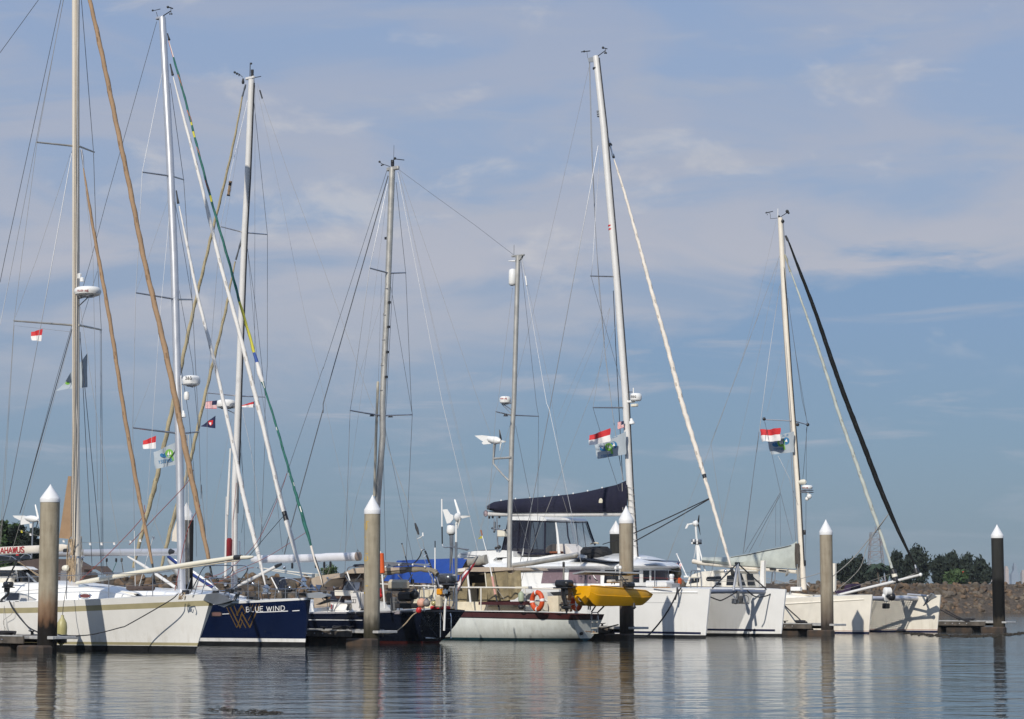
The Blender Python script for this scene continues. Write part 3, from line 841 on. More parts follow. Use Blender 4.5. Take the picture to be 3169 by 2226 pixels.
# ================================================================ piles
def pile_mat(name, base, stain, hi):
    m = bpy.data.materials.new(name); m.use_nodes = True
    nt = m.node_tree; b = nt.nodes['Principled BSDF']; b.inputs['Roughness'].default_value = .82; b.inputs['Specular IOR Level'].default_value = .2
    g = nt.nodes.new('ShaderNodeNewGeometry'); tcn = nt.nodes.new('ShaderNodeTexCoord')
    def noise(sc, scale, det=5):
        mp = nt.nodes.new('ShaderNodeMapping'); mp.inputs['Scale'].default_value = sc
        nt.links.new(tcn.outputs['Object'], mp.inputs[0])
        n = nt.nodes.new('ShaderNodeTexNoise'); n.inputs['Scale'].default_value = scale; n.inputs['Detail'].default_value = det
        nt.links.new(mp.outputs[0], n.inputs['Vector']); return n.outputs['Fac']
    def mth(op, a, c, cl=False):
        n = nt.nodes.new('ShaderNodeMath'); n.operation = op; n.use_clamp = cl
        for i, v in enumerate((a, c)):
            if isinstance(v, (int, float)): n.inputs[i].default_value = v
            else: nt.links.new(v, n.inputs[i])
        return n.outputs[0]
    sp = nt.nodes.new('ShaderNodeSeparateXYZ'); nt.links.new(g.outputs['Position'], sp.inputs[0])
    streak, blot = noise((1, 1, .10), 9), noise((1, 1, 1), 3.2)
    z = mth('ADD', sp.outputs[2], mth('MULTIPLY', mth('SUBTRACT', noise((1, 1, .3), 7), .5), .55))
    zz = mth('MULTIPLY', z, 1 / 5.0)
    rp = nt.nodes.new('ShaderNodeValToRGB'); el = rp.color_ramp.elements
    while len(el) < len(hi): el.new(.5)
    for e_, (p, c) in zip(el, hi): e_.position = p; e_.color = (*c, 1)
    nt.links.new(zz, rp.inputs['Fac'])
    mx = nt.nodes.new('ShaderNodeMix'); mx.data_type = 'RGBA'; mx.blend_type = 'MULTIPLY'
    mx.inputs[0].default_value = 1.0
    r2 = nt.nodes.new('ShaderNodeValToRGB'); r2.color_ramp.elements[0].position, r2.color_ramp.elements[1].position = .30, .60
    r2.color_ramp.elements[0].color = (*stain, 1); r2.color_ramp.elements[1].color = (1, 1, 1, 1)
    nt.links.new(mth('ADD', mth('MULTIPLY', streak, .6), mth('MULTIPLY', blot, .4)), r2.inputs['Fac'])
    nt.links.new(rp.outputs['Color'], mx.inputs[6]); nt.links.new(r2.outputs['Color'], mx.inputs[7])
    nt.links.new(mx.outputs[2], b.inputs['Base Color'])
    bp = nt.nodes.new('ShaderNodeBump'); bp.inputs['Strength'].default_value = .35; bp.inputs['Distance'].default_value = .03
    nt.links.new(noise((1, 1, 1), 16), bp.inputs['Height']); nt.links.new(bp.outputs[0], b.inputs['Normal'])
    return m
CON = (.36, .315, .235)
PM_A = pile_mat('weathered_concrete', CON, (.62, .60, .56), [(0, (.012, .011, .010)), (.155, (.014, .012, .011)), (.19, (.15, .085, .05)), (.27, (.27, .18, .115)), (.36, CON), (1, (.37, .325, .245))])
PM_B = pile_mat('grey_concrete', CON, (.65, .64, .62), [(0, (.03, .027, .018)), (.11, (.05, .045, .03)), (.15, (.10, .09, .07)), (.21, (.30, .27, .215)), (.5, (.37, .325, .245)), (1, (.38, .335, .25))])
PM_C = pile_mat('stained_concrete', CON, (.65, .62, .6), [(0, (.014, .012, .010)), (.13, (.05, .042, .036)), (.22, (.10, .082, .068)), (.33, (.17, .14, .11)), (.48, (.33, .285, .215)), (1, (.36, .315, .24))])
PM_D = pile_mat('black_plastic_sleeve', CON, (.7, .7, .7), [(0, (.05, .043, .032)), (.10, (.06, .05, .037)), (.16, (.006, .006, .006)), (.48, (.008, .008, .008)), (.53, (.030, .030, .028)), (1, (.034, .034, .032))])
PILECAP = mat('white_pile_cap', (.76, .76, .76), .4, noise=.03)
def pile(x, y, dia, zcap, ztip, m, label, cat='mooring pile'):
    e = empty('mooring_pile', (x, y, 0), label, cat, 'capped piles at the ends of the docks')
    r = dia / 2; c = Vector((x, y, 0))
    MB().lathe(c - UZ * 1.2, c + UZ * (zcap + .02), [(0, r), (.25, r), (.5, r), (.75, r), (1, r)], 32).build('shaft', m, e, origin=c)
    mb = MB(); hh = ztip - zcap
    mb.lathe(c + UZ * zcap, c + UZ * ztip, [(0, r * 1.035), (.04, r * 1.05), (.20, r * 1.05), (.235, r * 1.03), (.5, r * .68), (.80, r * .27), (.93, r * .105), (.985, r * .05), (1, .008)], 32)
    mb.build('cap', PILECAP, e)
    return e, c
PILES = []
def pile_px(tile, xc, ybase, ytip, Y, dia, m, label):
    p = at_depth(px(tile, xc, ybase), Y); t = at_depth(px(tile, xc, ytip), Y)
    e, c = pile(p.x, Y, dia, p.z, t.z, m, label); PILES.append(c); return e
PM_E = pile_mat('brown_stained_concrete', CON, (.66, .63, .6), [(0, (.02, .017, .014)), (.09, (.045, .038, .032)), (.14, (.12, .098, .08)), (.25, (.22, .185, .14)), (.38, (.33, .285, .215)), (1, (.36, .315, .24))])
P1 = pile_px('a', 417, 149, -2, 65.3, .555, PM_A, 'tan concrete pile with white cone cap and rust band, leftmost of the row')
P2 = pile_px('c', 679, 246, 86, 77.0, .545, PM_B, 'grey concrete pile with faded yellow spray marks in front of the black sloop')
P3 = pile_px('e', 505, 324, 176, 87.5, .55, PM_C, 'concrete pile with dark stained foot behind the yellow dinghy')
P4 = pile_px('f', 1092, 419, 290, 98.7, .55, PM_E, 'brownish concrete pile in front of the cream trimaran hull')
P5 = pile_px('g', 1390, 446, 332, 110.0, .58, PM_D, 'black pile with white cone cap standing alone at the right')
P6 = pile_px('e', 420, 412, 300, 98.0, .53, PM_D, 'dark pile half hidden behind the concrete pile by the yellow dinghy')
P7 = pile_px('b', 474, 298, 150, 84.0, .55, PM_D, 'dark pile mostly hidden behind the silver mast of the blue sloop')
# spray marks on pile two
mbp = MB(); cP = PILES[1]; bvp = BVHTree.FromPolygons(*(lambda q: (q.v, q.f))(MB().lathe(cP - UZ, cP + UZ * 5, [(0, .2725), (1, .2725)], 48)))
def s5(pts, w=9): return strip([px('m5', *p) for p in pts], w / 4.36)
marks = s5([(80, 100), (135, 108)], 12) + s5([(108, 108), (112, 190), (100, 220), (84, 200)], 10) + s5([(84, 130), (88, 200)], 8) + s5([(84, 312), (95, 322)], 12) + s5([(74, 538), (122, 540)], 10) \
    + s5([(78, 575), (80, 640)], 10) + s5([(82, 590), (115, 578), (128, 605), (112, 632), (86, 640)], 10) + s5([(64, 756), (76, 762)], 12) + s5([(64, 975), (126, 975)], 11) + s5([(72, 975), (70, 1030), (82, 1060), (74, 1100), (58, 1105)], 10) + s5([(56, 1190), (66, 1192)], 10) + s5([(52, 1408), (84, 1412)], 9)
decal(bvp, marks, 'painted_mark', YPAINT, P2, .004)

# ================================================================ finger docks
DKW = mat('dock_fascia_timber', (.10, .085, .07), .85, noise=.4, nscale=4)
DKT = mat('dock_deck_planks', (.20, .175, .15), .85, noise=.3, nscale=5)
DKF = mat('dock_float_concrete', (.035, .030, .026), .8, noise=.5, nscale=3, col2=(.075, .048, .030))
DKA = mat('dock_edge_aluminium', (.48, .48, .47), .45, metal=.2, noise=.15, nscale=6)
CLEAT = mat('cast_iron_cleat', (.02, .02, .022), .6, metal=.5)
def dock(c, L, label, wd=1.5, zt=.50, off=0.0):
    """finger pontoon running back (-h) from the pile at its end"""
    e = empty('finger_dock', c, label, 'dock', 'finger docks between the boats')
    c = c + NV * off
    A = lambda s, t, z: c - HV * s + NV * t + UZ * z
    mb = MB(); n = int(L / .14)
    for i in range(n):
        s = .75 + i * .14
        mb.box(A(s, 0, zt - .02 + rnd.uniform(-.003, .003)), HV * .064, NV * (wd / 2 - .03), UZ * .02)
    mb.build('deck', DKT, e, smooth=0)
    for sg in (-1, 1):
        MB().box(A(L / 2 + .45, sg * wd / 2, zt - .11), HV * (L / 2 - .05), NV * .03, UZ * .11, bev=.01).build('side_beam', DKW, e, smooth=0)
        MB().box(A(L / 2 + .45, sg * (wd / 2 + .035), zt + .005), HV * (L / 2 - .05), NV * .012, UZ * .018).build('edge_strip', DKA, e, smooth=0)
    s = 1.3; i = 0
    while s < L:
        MB().box(A(s + .75, 0, .02), HV * .72, NV * (wd / 2 - .12), UZ * .26, bev=.04).build('float', DKF, e, smooth=0)
        s += 1.75
    MB().box(A(.10, -.66, .0), HV * .62, NV * .20, UZ * .24, bev=.05).build('float', DKF, e, smooth=0)
    # pile guide frame
    mb = MB()
    for sg in (-1, 1): mb.box(A(.12, sg * .42, zt - .045), HV * .59, NV * .045, UZ * .045, bev=.01)
    mb.box(A(-.43, 0, zt - .043), HV * .045, NV * .375, UZ * .043, bev=.01); mb.box(A(.66, 0, zt - .044), HV * .04, NV * .72, UZ * .044, bev=.01)
    mb.build('pile_guide', DKA, e, smooth=0)
    mb = MB()
    for sg in (-1, 1):
        for s_ in (2.0, 6.0):
            q = A(s_, sg * (wd / 2 - .12), zt + .004)
            mb.box(q + UZ * .05, HV * .03, NV * .03, UZ * .05); mb.tube([q - HV * .17 + UZ * .12, q + UZ * .095, q + HV * .17 + UZ * .12], [.014, .024, .014], 8)
    mb.build('cleat', CLEAT, e)
    mb = MB()
    for s_ in (1.5, 1.9, 2.3, 2.7): mb.ball(A(s_, -wd / 2 - .032, zt - .11), .028, 8)
    mb.build('bolt', STEEL, e)
    return e
dock(PILES[0], 11, 'dark finger dock at the left edge beside the cream sloop', off=.30)
dock(PILES[1], 11, 'weathered finger dock between the blue sloop and the black sloop', off=.30)
dock(PILES[2], 11, 'dark finger dock behind the aqua ketch stern', off=.30)
dock(PILES[3], 11, 'rust stained finger dock between the white catamaran and the cream catamaran', off=.30)
dock(PILES[4], 11, 'finger dock at the far right holding the black pile', off=.30)
# floating weed
mb = MB()
rg = random.Random(5)
for i in range(75):
    f = rg.random(); p = on_z((650 + 215 * f + rg.gauss(0, 6), 2195 + 12 * f + rg.gauss(0, 3)), .006)
    a = rg.uniform(0, 3.14); L = rg.uniform(.02, .09)
    mb.tube([p - Vector((math.cos(a), math.sin(a), 0)) * L, p + UZ * .012, p + Vector((math.cos(a), math.sin(a), 0)) * L], .005, 4)
mb.build('floating_weed', mat('brown_weed', (.03, .024, .015), .8), kind='stuff', label='thin raft of dark weed floating on the water in front', cat='seaweed')
mb = MB()
for i in range(260):
    f = rg.random(); p = on_z((2790 + 390 * f + rg.gauss(0, 6), 1958 + 12 * math.sin(f * 3) + rg.gauss(0, 2.0)), .008)
    if 2905 < W0 / 2 + p.x / p.y * FPX < 3120 and p.y > 104: continue
    a = rg.uniform(0, 3.14); L = rg.uniform(.05, .2)
    mb.tube([p - Vector((math.cos(a), math.sin(a), 0)) * L, p + UZ * .02, p + Vector((math.cos(a), math.sin(a), 0)) * L], .02, 4)
mb.build('floating_debris', mat('brown_weed'  , (.03, .024, .015), .8), kind='stuff', label='dark debris line drifting on the water by the black pile', cat='seaweed')
# ================================================================ shared fittings
def rail_pt(b, tile, x, y, inset=.06, side=-1):
    t = -1.0 * -side if False else side * 1.2
    for _ in range(6):
        s, _, _ = b.loc(b.q(tile, x, y, t))
        t = b.t0 + side * max(.02, float(np.interp(s, b.hs, b.hb)) - inset)
    return b.q(tile, x, y, t)
def set_plan(b, st, t0=0.0):
    b.hs = [q[0] for q in st]; b.hb = [q[1] for q in st]; b.t0 = t0
def lifelines(b, pts, inset=.06, side=-1, r=.011, m=None, name='lifeline'):
    P = [rail_pt(b, *p, inset=inset, side=side) for p in pts]
    return MB().tube(P, r, 6).build(name, m or STEEL, b.e)
def stanchions(b, lst, m=None, r=.014, inset=.06, side=-1, name='stanchion'):
    for (tile, x0, y0, x1, y1) in lst:
        P = [rail_pt(b, tile, x0, y0, inset, side), rail_pt(b, tile, x1, y1, inset, side)]
        MB().tube(P, r, 7).build(name, m or STEEL, b.e)
def radar(b, tile, x0, x1, y0, y1, t, bracket_to=None, label=None, txt=None, txtm=None, name='radar_dome'):
    c = b.q(tile, (x0 + x1) / 2, y1, t); tp = b.q(tile, (x0 + x1) / 2, y0, t)
    r = (b.q(tile, x1, y1, t) - b.q(tile, x0, y1, t)).length * .372
    mb = MB(); mb.lathe(c, tp, [(0, r * .74), (.12, r * .92), (.38, r * .995), (.6, r), (.82, r * .93), (.95, r * .80), (1, r * .55)], 24)
    o = mb.build(name, WHITEP, b.e, label=label)
    if bracket_to:
        q = b.q(tile, bracket_to[0], bracket_to[1], 0)
        m2 = MB(); m2.tube([q, c.lerp(tp, -.03)], .03, 8); m2.tube([q - UZ * .25, c - UZ * .02 + (c - q).normalized() * .1], .018, 6)
        m2.lathe(c - UZ * .04, c + UZ * .01, [(0, r * .5), (1, r * .62)], 16)
        m2.build('radar_bracket', STEEL, b.e)
    if txt:
        bv = BVHTree.FromPolygons(mb.v, mb.f)
        a, h_, ad, w_, x_, y_ = txt[1:]
        xx, yy = px(tile, x_, y_)
        k = TILE[tile][2]
        decal(bv, letters(txt[0], xx, yy, h_ / k, ad / k, w_ / k, lw=.22), 'radar_lettering', txtm or RLET, o, .004)
    return o
def masthead(b, rods, dots=(), t=0.0, m=None):
    mb = MB()
    for tile, pts, r in rods: mb.tube([b.q(tile, p[0], p[1], t) for p in pts], r, 6)
    for tile, x, y, r in dots: mb.ball(b.q(tile, x, y, t), r, 8)
    mb.build('wind_vane', m or DARKM, b.e, smooth=50)
def spreader(b, tile, pts, tn, r=.03, m=None, tf=0.0):
    b.rod('spreader', [(tile, pts[0][0], pts[0][1], tn), (tile, pts[1][0], pts[1][1], tf)], [r * .8, r], m or ALU)
def windgen(b, tile, hub, tail, polebot, t, blades, bodyr, mats=None, label=None, parent=None, tailpoly=None, poler=.03):
    H, T = b.q(tile, *hub, t), b.q(tile, *tail, t)
    mb = MB(); d = (T - H)
    mb.lathe(H, H + d * .5, [(0, bodyr * .35), (.1, bodyr * .7), (.3, bodyr), (.6, bodyr * .95), (.85, bodyr * .7), (1, bodyr * .35)], 14)
    if tailpoly: mb.prism(b.qs(tile, tailpoly, t - .012), NV * .024)
    g = mb.build('wind_generator', mats or WHITEP, parent or b.e, label=label)
    MB().tube([b.q(tile, *polebot, t), H + d * .2 - UZ * bodyr * .6], poler, 10).build('pole', STEEL if poler < .035 else WHITEP, g)
    for bl in blades:
        P = b.q(tile, bl[0], bl[1], t + .03)
        a = (P - H).normalized(); sd = a.cross(NV).normalized()
        L = (P - H).length
        m2 = MB(); w = bodyr * .62
        pr = [(0.05, .35), (.18, 1.0), (.5, .75), (.95, .35), (1, .1)]
        top = [H + a * (L * f) + sd * (w * k * .5) for f, k in pr]; bot = [H + a * (L * f) - sd * (w * k * .5) + NV * .02 for f, k in pr]
        m2.grid([top, bot]); m2.grid([[p + NV * .012 for p in bot], [p + NV * .012 for p in top]])
        m2.build('blade', BLACKP if mats is BLACKP or (len(bl) > 2) else WHITEP, g, smooth=0)
    return g
def flag(b, name, tile, c4, t, pat, mats, label, cat='flag', group=None, nx=20, ny=12, amp=.05, waves=1.6, parent=None, ph=0.0):
    """corners: hoist top, fly top, fly bottom, hoist bottom"""
    A = [b.q(tile, *c, t) for c in c4]
    rows = []
    for j in range(ny + 1):
        v = j / ny; row = []
        for i in range(nx + 1):
            u = i / nx
            p = A[0].lerp(A[1], u).lerp(A[3].lerp(A[2], u), v)
            w = amp * (u ** .8) * math.sin(waves * 2 * math.pi * u + v * 1.6 + ph)
            row.append(p + NV * w + UZ * (.25 * w * math.sin(3 * u + ph)) + HV * (.15 * amp * math.sin(9 * v + 5 * u)))
        rows.append(row)
    mb = MB(); mb.grid(rows, lambda j, i: pat((i + .5) / nx, (j + .5) / ny))
    o = mb.build(name, mats, parent, label=label, cat=cat, group=group, smooth=60) if parent is None else mb.build(name, mats, parent, label=label, smooth=60)
    return o, BVHTree.FromPolygons(mb.v, mb.f)
RW = lambda u, v: 0 if v < .5 else 1
def us_pat(u, v):
    if u < .42 and v < .54: return 2
    return 0 if int(v * 13) % 2 == 0 else 1
def outboard(b, tile, top, foot, wid, t, label, cowl, side=1, group=None, cf=.13):
    """hung on a rail: cowling at the top, mid-section, gearcase and propeller"""
    T_, F_ = b.q(tile, *top, t), b.q(tile, *foot, t)
    k = wid * (b.q(tile, 1, 0, t) - b.q(tile, 0, 0, t)).length
    L = T_.z - F_.z
    e = empty('outboard_motor', F_, label, 'outboard motor', group)
    X = HV * side
    mb = MB(); c = T_ - UZ * (L * cf)
    mb.box(c, X * (k * .5), NV * (k * .34), UZ * (L * (cf - .005)), bev=L * cf * .5)
    mb.box(c - UZ * (L * (cf + .01)), X * (k * .54), NV * (k * .37), UZ * (L * .025), bev=L * .012)
    cw = mb.build('cowling', cowl, e, smooth=45)
    mb = MB()
    mb.tube([c - UZ * L * (cf + .03), c - UZ * L * .45 + X * k * .03, F_ + UZ * L * .16], [k * .24, k * .17, k * .12], 10, flat=(NV, .6))
    mb.build('leg', BLACKP, e)
    mb = MB(); q = F_ + UZ * L * .08
    mb.lathe(q - X * k * .40, q + X * k * .30, [(0, .01), (.25, k * .10), (.6, k * .13), (.9, k * .10), (1, k * .05)], 12)
    mb.prism([q - X * k * .2 - UZ * k * .05, q + X * k * .1 - UZ * k * .05, q - X * k * .05 - UZ * k * .42], NV * .012)
    mb.box(q + UZ * L * .10, X * (k * .36), NV * (k * .16), UZ * .012)
    mb.build('gearcase', BLACKP, e)
    mb = MB()
    for a in range(3):
        d = NV * math.cos(a * 2.09) + UZ * math.sin(a * 2.09); s_ = NV * -math.sin(a * 2.09) + UZ * math.cos(a * 2.09)
        r0 = q + X * k * .32
        mb.poly([r0, r0 + d * k * .16 + s_ * k * .10 + X * k * .04, r0 + d * k * .25, r0 + d * k * .16 - s_ * k * .10 - X * k * .04])
    mb.build('propeller', STEEL, e)
    mb = MB(); mb.box(c - UZ * L * .24 - X * k * .32, X * k * .10, NV * k * .2, UZ * L * .12, bev=.01); mb.tube([c - UZ * L * .15 - X * k * .3, c - UZ * L * .10 - X * k * .95], .018, 8)
    mb.build('clamp_bracket', DARKM, e)
    return e, cw
def rope(name, b, pts, r, m, label, cat='rope', group=None, t=0.0, k=8):
    P = [b.q(p[0], p[1], p[2], p[3] if len(p) > 3 else t) for p in pts]
    return MB().tube(smooth_path(P, k), r, 7).build(name, m, label=label, cat=cat, group=group)
def ropecoil(b, tile, x0, x1, y0, y1, t, m, n=9, r=.011, name='halyard_coil', seed=1, parent=None):
    rg = random.Random(seed); mb = MB()
    for i in range(n):
        xa, xb = rg.uniform(x0, x1), rg.uniform(x0, x1)
        yb = y1 - rg.random() * .3 * (y1 - y0)
        P = [b.q(tile, xa, y0, t + rg.uniform(-.05, .05)), b.q(tile, (xa + xb) / 2 + rg.uniform(-.2, .2) * (x1 - x0), (y0 + yb) / 2, t + rg.uniform(-.09, .03)), b.q(tile, xb, yb, t + rg.uniform(-.07, .02)), b.q(tile, xb + (x1 - x0) * .12, (y0 + yb) / 2, t - .04)]
        mb.tube(smooth_path(P, 5), r, 5)
    return mb.build(name, m, parent or b.e)
def trunk(b, name, secs, mats, t0=0.0, label=None):
    """cabin trunk from sections (s, half width, z deck, z top)"""
    rows = []
    for s, hw, z0, z1 in secs:
        h = z1 - z0
        prof = [(-hw - .10, z0 - .02), (-hw - .05, z0 + h * .4), (-hw + .02, z0 + h * .80), (-hw + .12, z1 - .03), (-hw + .30, z1), (0, z1 + .06)]
        prof += [(-a, c) for a, c in prof[-2::-1]]
        rows.append([b.W(s, t0 + a * min(1, 1), c) for a, c in prof])
    mb = MB(); mb.grid(rows); mb.poly(rows[0]); mb.poly(rows[-1][::-1])
    o = mb.build(name, mats, b.e, smooth=50, label=label)
    return o, BVHTree.FromPolygons(mb.v, mb.f)
def ell(tile, cx, cy, rx, ry, n=18):
    return [px(tile, cx + rx * math.cos(2 * math.pi * i / n), cy + ry * math.sin(2 * math.pi * i / n)) for i in range(n)]
def pp(tile, pts): return [px(tile, *p) for p in pts]
def vent(b, p, m=None):
    mb = MB(); mb.lathe(p, p + UZ * .12, [(0, .05), (1, .05)], 10); mb.ball(p + UZ * .15, .085, 10)
    return mb.build('deck_vent', m or CHROME, b.e)

# ================================================================ BOAT: cream sloop at the left
A = Boat('sailing_yacht', px('b', 548, 1390), 66.5, 'cream white sloop with khaki stripes and tan furled sails, nearest at the left', 'sailboat', 'boats berthed along the marina')
stA = [(0, .10, .0, 1.70), (1.2, .62, .24, 1.64), (2.6, 1.18, .68, 1.575), (4.5, 1.80, 1.36, 1.50), (7, 2.2, 1.88, 1.455), (10, 2.3, 2.0, 1.43), (14, 2.1, 1.7, 1.43)]
set_plan(A, stA)
hA, bvA = hull(A, 'hull', stA, [('z', -.6, 0), ('z', 0, 0), ('z', .185, 1), ('z', .20, 2), ('z', .285, 1), ('z', .55, 1), ('z', .85, 1), ('d', .34, 2), ('d', .18, 1), ('d', .165, 1), ('d', .0, 3)], [BLACKB, WHITE, KHAKI, DECKW], rake=.82, rake_len=3.2, deck_mat=3, belly=.03)
trA, bvTA = trunk(A, 'coachroof', [(2.7, .25, 1.60, 1.66), (3.3, .55, 1.57, 1.80), (4.2, .85, 1.53, 1.94), (6, 1.2, 1.49, 2.06), (9, 1.4, 1.47, 2.12), (13, 1.4, 1.46, 2.15)], WHITE)
decal(bvTA, [pp('m3', [(105, 765), (412, 768), (600, 830), (770, 912), (740, 932), (400, 932), (140, 945), (90, 940)])], 'window_frame', GREYP, trA, .006)
decal(bvTA, [pp('m3', [(180, 778), (405, 782), (388, 920), (130, 930)])], 'cabin_window', WINDOW, trA, .012)
decal(bvTA, [pp('m3', [(432, 815), (560, 842), (725, 918), (412, 924)])], 'cabin_window', mat('white_window_blind', (.55, .53, .50), .4), trA, .012)
decal(bvTA, [ell('a', 709, 927, 57, 25)], 'portlight_rim', CHROME, trA, .006)
decal(bvTA, [ell('a', 709, 927, 44, 16)], 'portlight', mat('red_brown_glass', (.13, .04, .035), .2), trA, .012)
# mast and boom
A.rod('mast', [('u1', 468, -900), ('u1', 472, 0), ('u1', 474, 1612), ('u4', -333, 1300), ('a', 632, 830)], .118, BEIGEM, n=16)
A.rod('mast_strip', [('u1', 492, -900, -.10), ('u1', 495, 0, -.10), ('u2', 482, 1000, -.10), ('a', 622, 560, -.11)], .012, DARKM)  # dark line of the sail track groove
A.rod('spinnaker_track', [('u1', 478, -900, -.14), ('u1', 482, 0, -.14), ('u2', 466, 1000, -.14), ('a', 604, 700, -.14)], .008, WIREP)
for i, (xx, yy) in enumerate([(585, -20), (596, 0), (606, 20), (667, 0), (673, 30)]):
    A.wire('halyard', [('u1', 468 + i * 7, -300, -.13), ('u2', 457 + i * 7, 1000, -.13), ('a', xx, 480 + yy, -.13), ('a', xx + 6, 790, -.1)], .008, [WIREP, ROPET, WIREP, STEEL, WIREP][i])
ropecoil(A, 'a', 555, 625, 450, 835, -.16, ROPET, 13, .012, seed=4)
ropecoil(A, 'a', 655, 690, 430, 700, -.12, WIREP, 6, .010, seed=5)
bm = A.qs('a', [(-80, 555), (200, 543), (345, 537), (520, 526), (562, 522)])
A.part(MB().tube(bm, [.125, .125, .125, .12, .07], 12, flat=(NV, .6)), 'boom', BEIGEM)
bvB = BVHTree.FromPolygons(*(lambda q: (q.v, q.f))(MB().tube(bm, [.125, .125, .125, .12, .07], 12, flat=(NV, .6))))
decal(bvB, letters('TAHAWUS', *px('k3', -48, 150), 74 / 4.48, 57 / 4.48, 47 / 4.48, slope=-.045, lw=.20, serif=2.0), 'boat_name_lettering', RLET, A.e, .006, label='dark red serif boat name on the boom')
A.part(MB().box(A.q('a', 548, 548), HV * .09, NV * .05, UZ * .06, bev=.01), 'gooseneck', DARKM)
for x, y in [(600, 600), (650, 605), (688, 605)]:
    A.part(MB().lathe(A.q('a', x, y + 8, -.2), A.q('a', x, y - 12, -.2), [(0, .07), (.3, .05), (.7, .05), (1, .07)], 12), 'winch', CHROME)
spreader(A, 'u1', [(228, 888), (470, 913)], -1.3, .034, ALUG); spreader(A, 'u1', [(588, 950), (490, 912)], 1.3, .034, ALUG)
spreader(A, 'u2', [(85, 490), (460, 518)], -1.8, .036, ALUG); spreader(A, 'u2', [(632, 546), (490, 517)], 1.8, .036, ALUG)
for pts, r, m in [([('u1', 380, 0, 0), ('u1', 30, 1612, 0), ('u2', 0, 250, 0)], .011, WIRE), ([('u1', 440, -250, 0), ('u1', 232, 885, -1.3), ('u1', 135, 1612, -1.6), ('u2', 88, 488, -1.8), ('u2', 15, 1612, -1.9), ('a', 0, 480, -1.9)], .009, WIREP),
                  ([('u1', 396, 0, 0), ('u1', 84, 1612, -.5), ('u2', 0, 520, -1)], .009, WIRE), ([('u1', 452, 935, 0), ('u1', 330, 1612, -.8), ('u2', 260, 490, -1.2), ('u2', 50, 1612, -1.8), ('a', 0, 390, -1.9)], .011, WIRE),
                  ([('u1', 440, 960, 0), ('u1', 230, 1612, -1), ('u2', 95, 470, -1.8)], .007, WIREP), ([('u2', 450, 540, 0), ('u2', 150, 1612, -1.2), ('a', 165, 240, -1.6)], .013, ROPEB), ([('u2', 452, 552, 0), ('u2', 165, 1612, -1.2), ('a', 80, 625, -1.7)], .008, WIREP),
                  ([('u2', 445, 560, 0), ('u2', 88, 520, -1.7), ('u2', 25, 1612, -1.9), ('a', 5, 500, -1.9)], .008, WIREP),
                  ([('u1', 508, 0, 0), ('u1', 583, 945, 1.3), ('u1', 600, 1480, 1.5), ('u2', 632, 545, 1.8), ('u2', 640, 1612, 1.85), ('a', 858, 850, 1.9)], .011, WIRE), ([('u2', 500, 560, 0), ('u2', 555, 1612, 1.0), ('a', 768, 745, 1.2)], .011, WIRE), ([('u2', 500, 600, 0), ('u2', 597, 1612, 1.2), ('a', 835, 560, 1.7), ('a', 850, 850, 1.7)], .011, WIRE),
                  ([('u2', 502, 520, 0), ('u2', 608, 180, .6)], .007, WIRE), ([('u2', 625, 545, 1.7), ('u2', 630, 1612, 1.8), ('a', 845, 840, 1.85)], .008, WIRE), ([('u1', 240, 0, 0), ('u1', 0, 330, 0)], .010, WIRE),
                  ([('u1', 505, 940, 0), ('u1', 580, 1612, 0), ('u2', 610, 1612, 0)], .007, WIRE), ([('u2', 500, 400, 0), ('u2', 590, 1000, -.3), ('u2', 695, 1612, -.4), ('a', 1030, 730, -.5)], .008, WIREP),
                  ([('a', 1118, 385, 1.2), ('a', 1125, 850, 1.5)], .012, WHITEP), ([('a', 1275, 430, 1.2), ('a', 1155, 855, 1.5)], .011, WHITEP)]:
    A.wire('shroud', pts, r, m)
radar(A, 'u2', 478, 617, 281, 334, 0.0, (492, 350), txt=('MARINE', 0, 11, 12, 9, 484, 308), label='white radar dome with dark red lettering')
A.part(MB().lathe(A.q('u2', 512, 220, -.1), A.q('u2', 512, 246, -.1), [(0, .04), (.2, .07), (1, .07)], 12), 'mast_light', WHITEP)
A.part(MB().box(A.q('u2', 496, 212, -.08), HV * .06, NV * .05, UZ * .09, bev=.02), 'light_bracket', WHITEP)
# furled headsails
A.furl('furled_sail', [('u1', 545, -60), ('u1', 562, 0), ('u1', 650, 400), ('u1', 748, 880), ('u1', 830, 1260), ('u2', 900, 130), ('u2', 985, 460), ('u2', 1080, 900), ('u2', 1140, 1200), ('u4', 380, 1240), ('b', 565, 160), ('b', 612, 380), ('b', 660, 620)], .076, [TANSAIL, WHITES],
       rprof=[(0, .8), (.1, .95), (.5, 1), (.78, 1.15), (.9, 1.05), (.97, .85), (1, .75)], mf=lambda f, j: 1 if (.775 < f < .835 and j in (5, 6) and int(f * 220) % 4 < 2) else 0, label='thick tan furled genoa')
A.furl('furled_sail', [('u1', 520, 1040), ('u1', 560, 1300), ('u2', 600, 20), ('u2', 685, 480), ('u2', 740, 840), ('u2', 800, 1220), ('u2', 850, 1470), ('b', 50, 0), ('b', 110, 220), ('b', 150, 450), ('b', 192, 660)], .062, [TANSAIL, WHITES], t=0, rprof=[(0, .25), (.1, .7), (.3, .95), (.8, 1.05), (.95, .8), (1, .6)], mf=lambda f, j: 1 if (.84 < f < .90 and j in (5, 6) and int(f * 220) % 4 < 2) else 0, label='thinner tan furled staysail')
for tile, x, y, x1, y1 in [('b', 660, 620, 690, 770), ('b', 192, 655, 210, 820)]:
    A.rod('furling_drum', [(tile, x, y), (tile, x1, y1)], [.03, .035, .075, .08, .03], DARKM, n=12, sm=False)
A.rod('headstay_fitting', [('u1', 508, 935), ('u1', 516, 985), ('u1', 522, 1050)], [.03, .04, .02], STEEL)
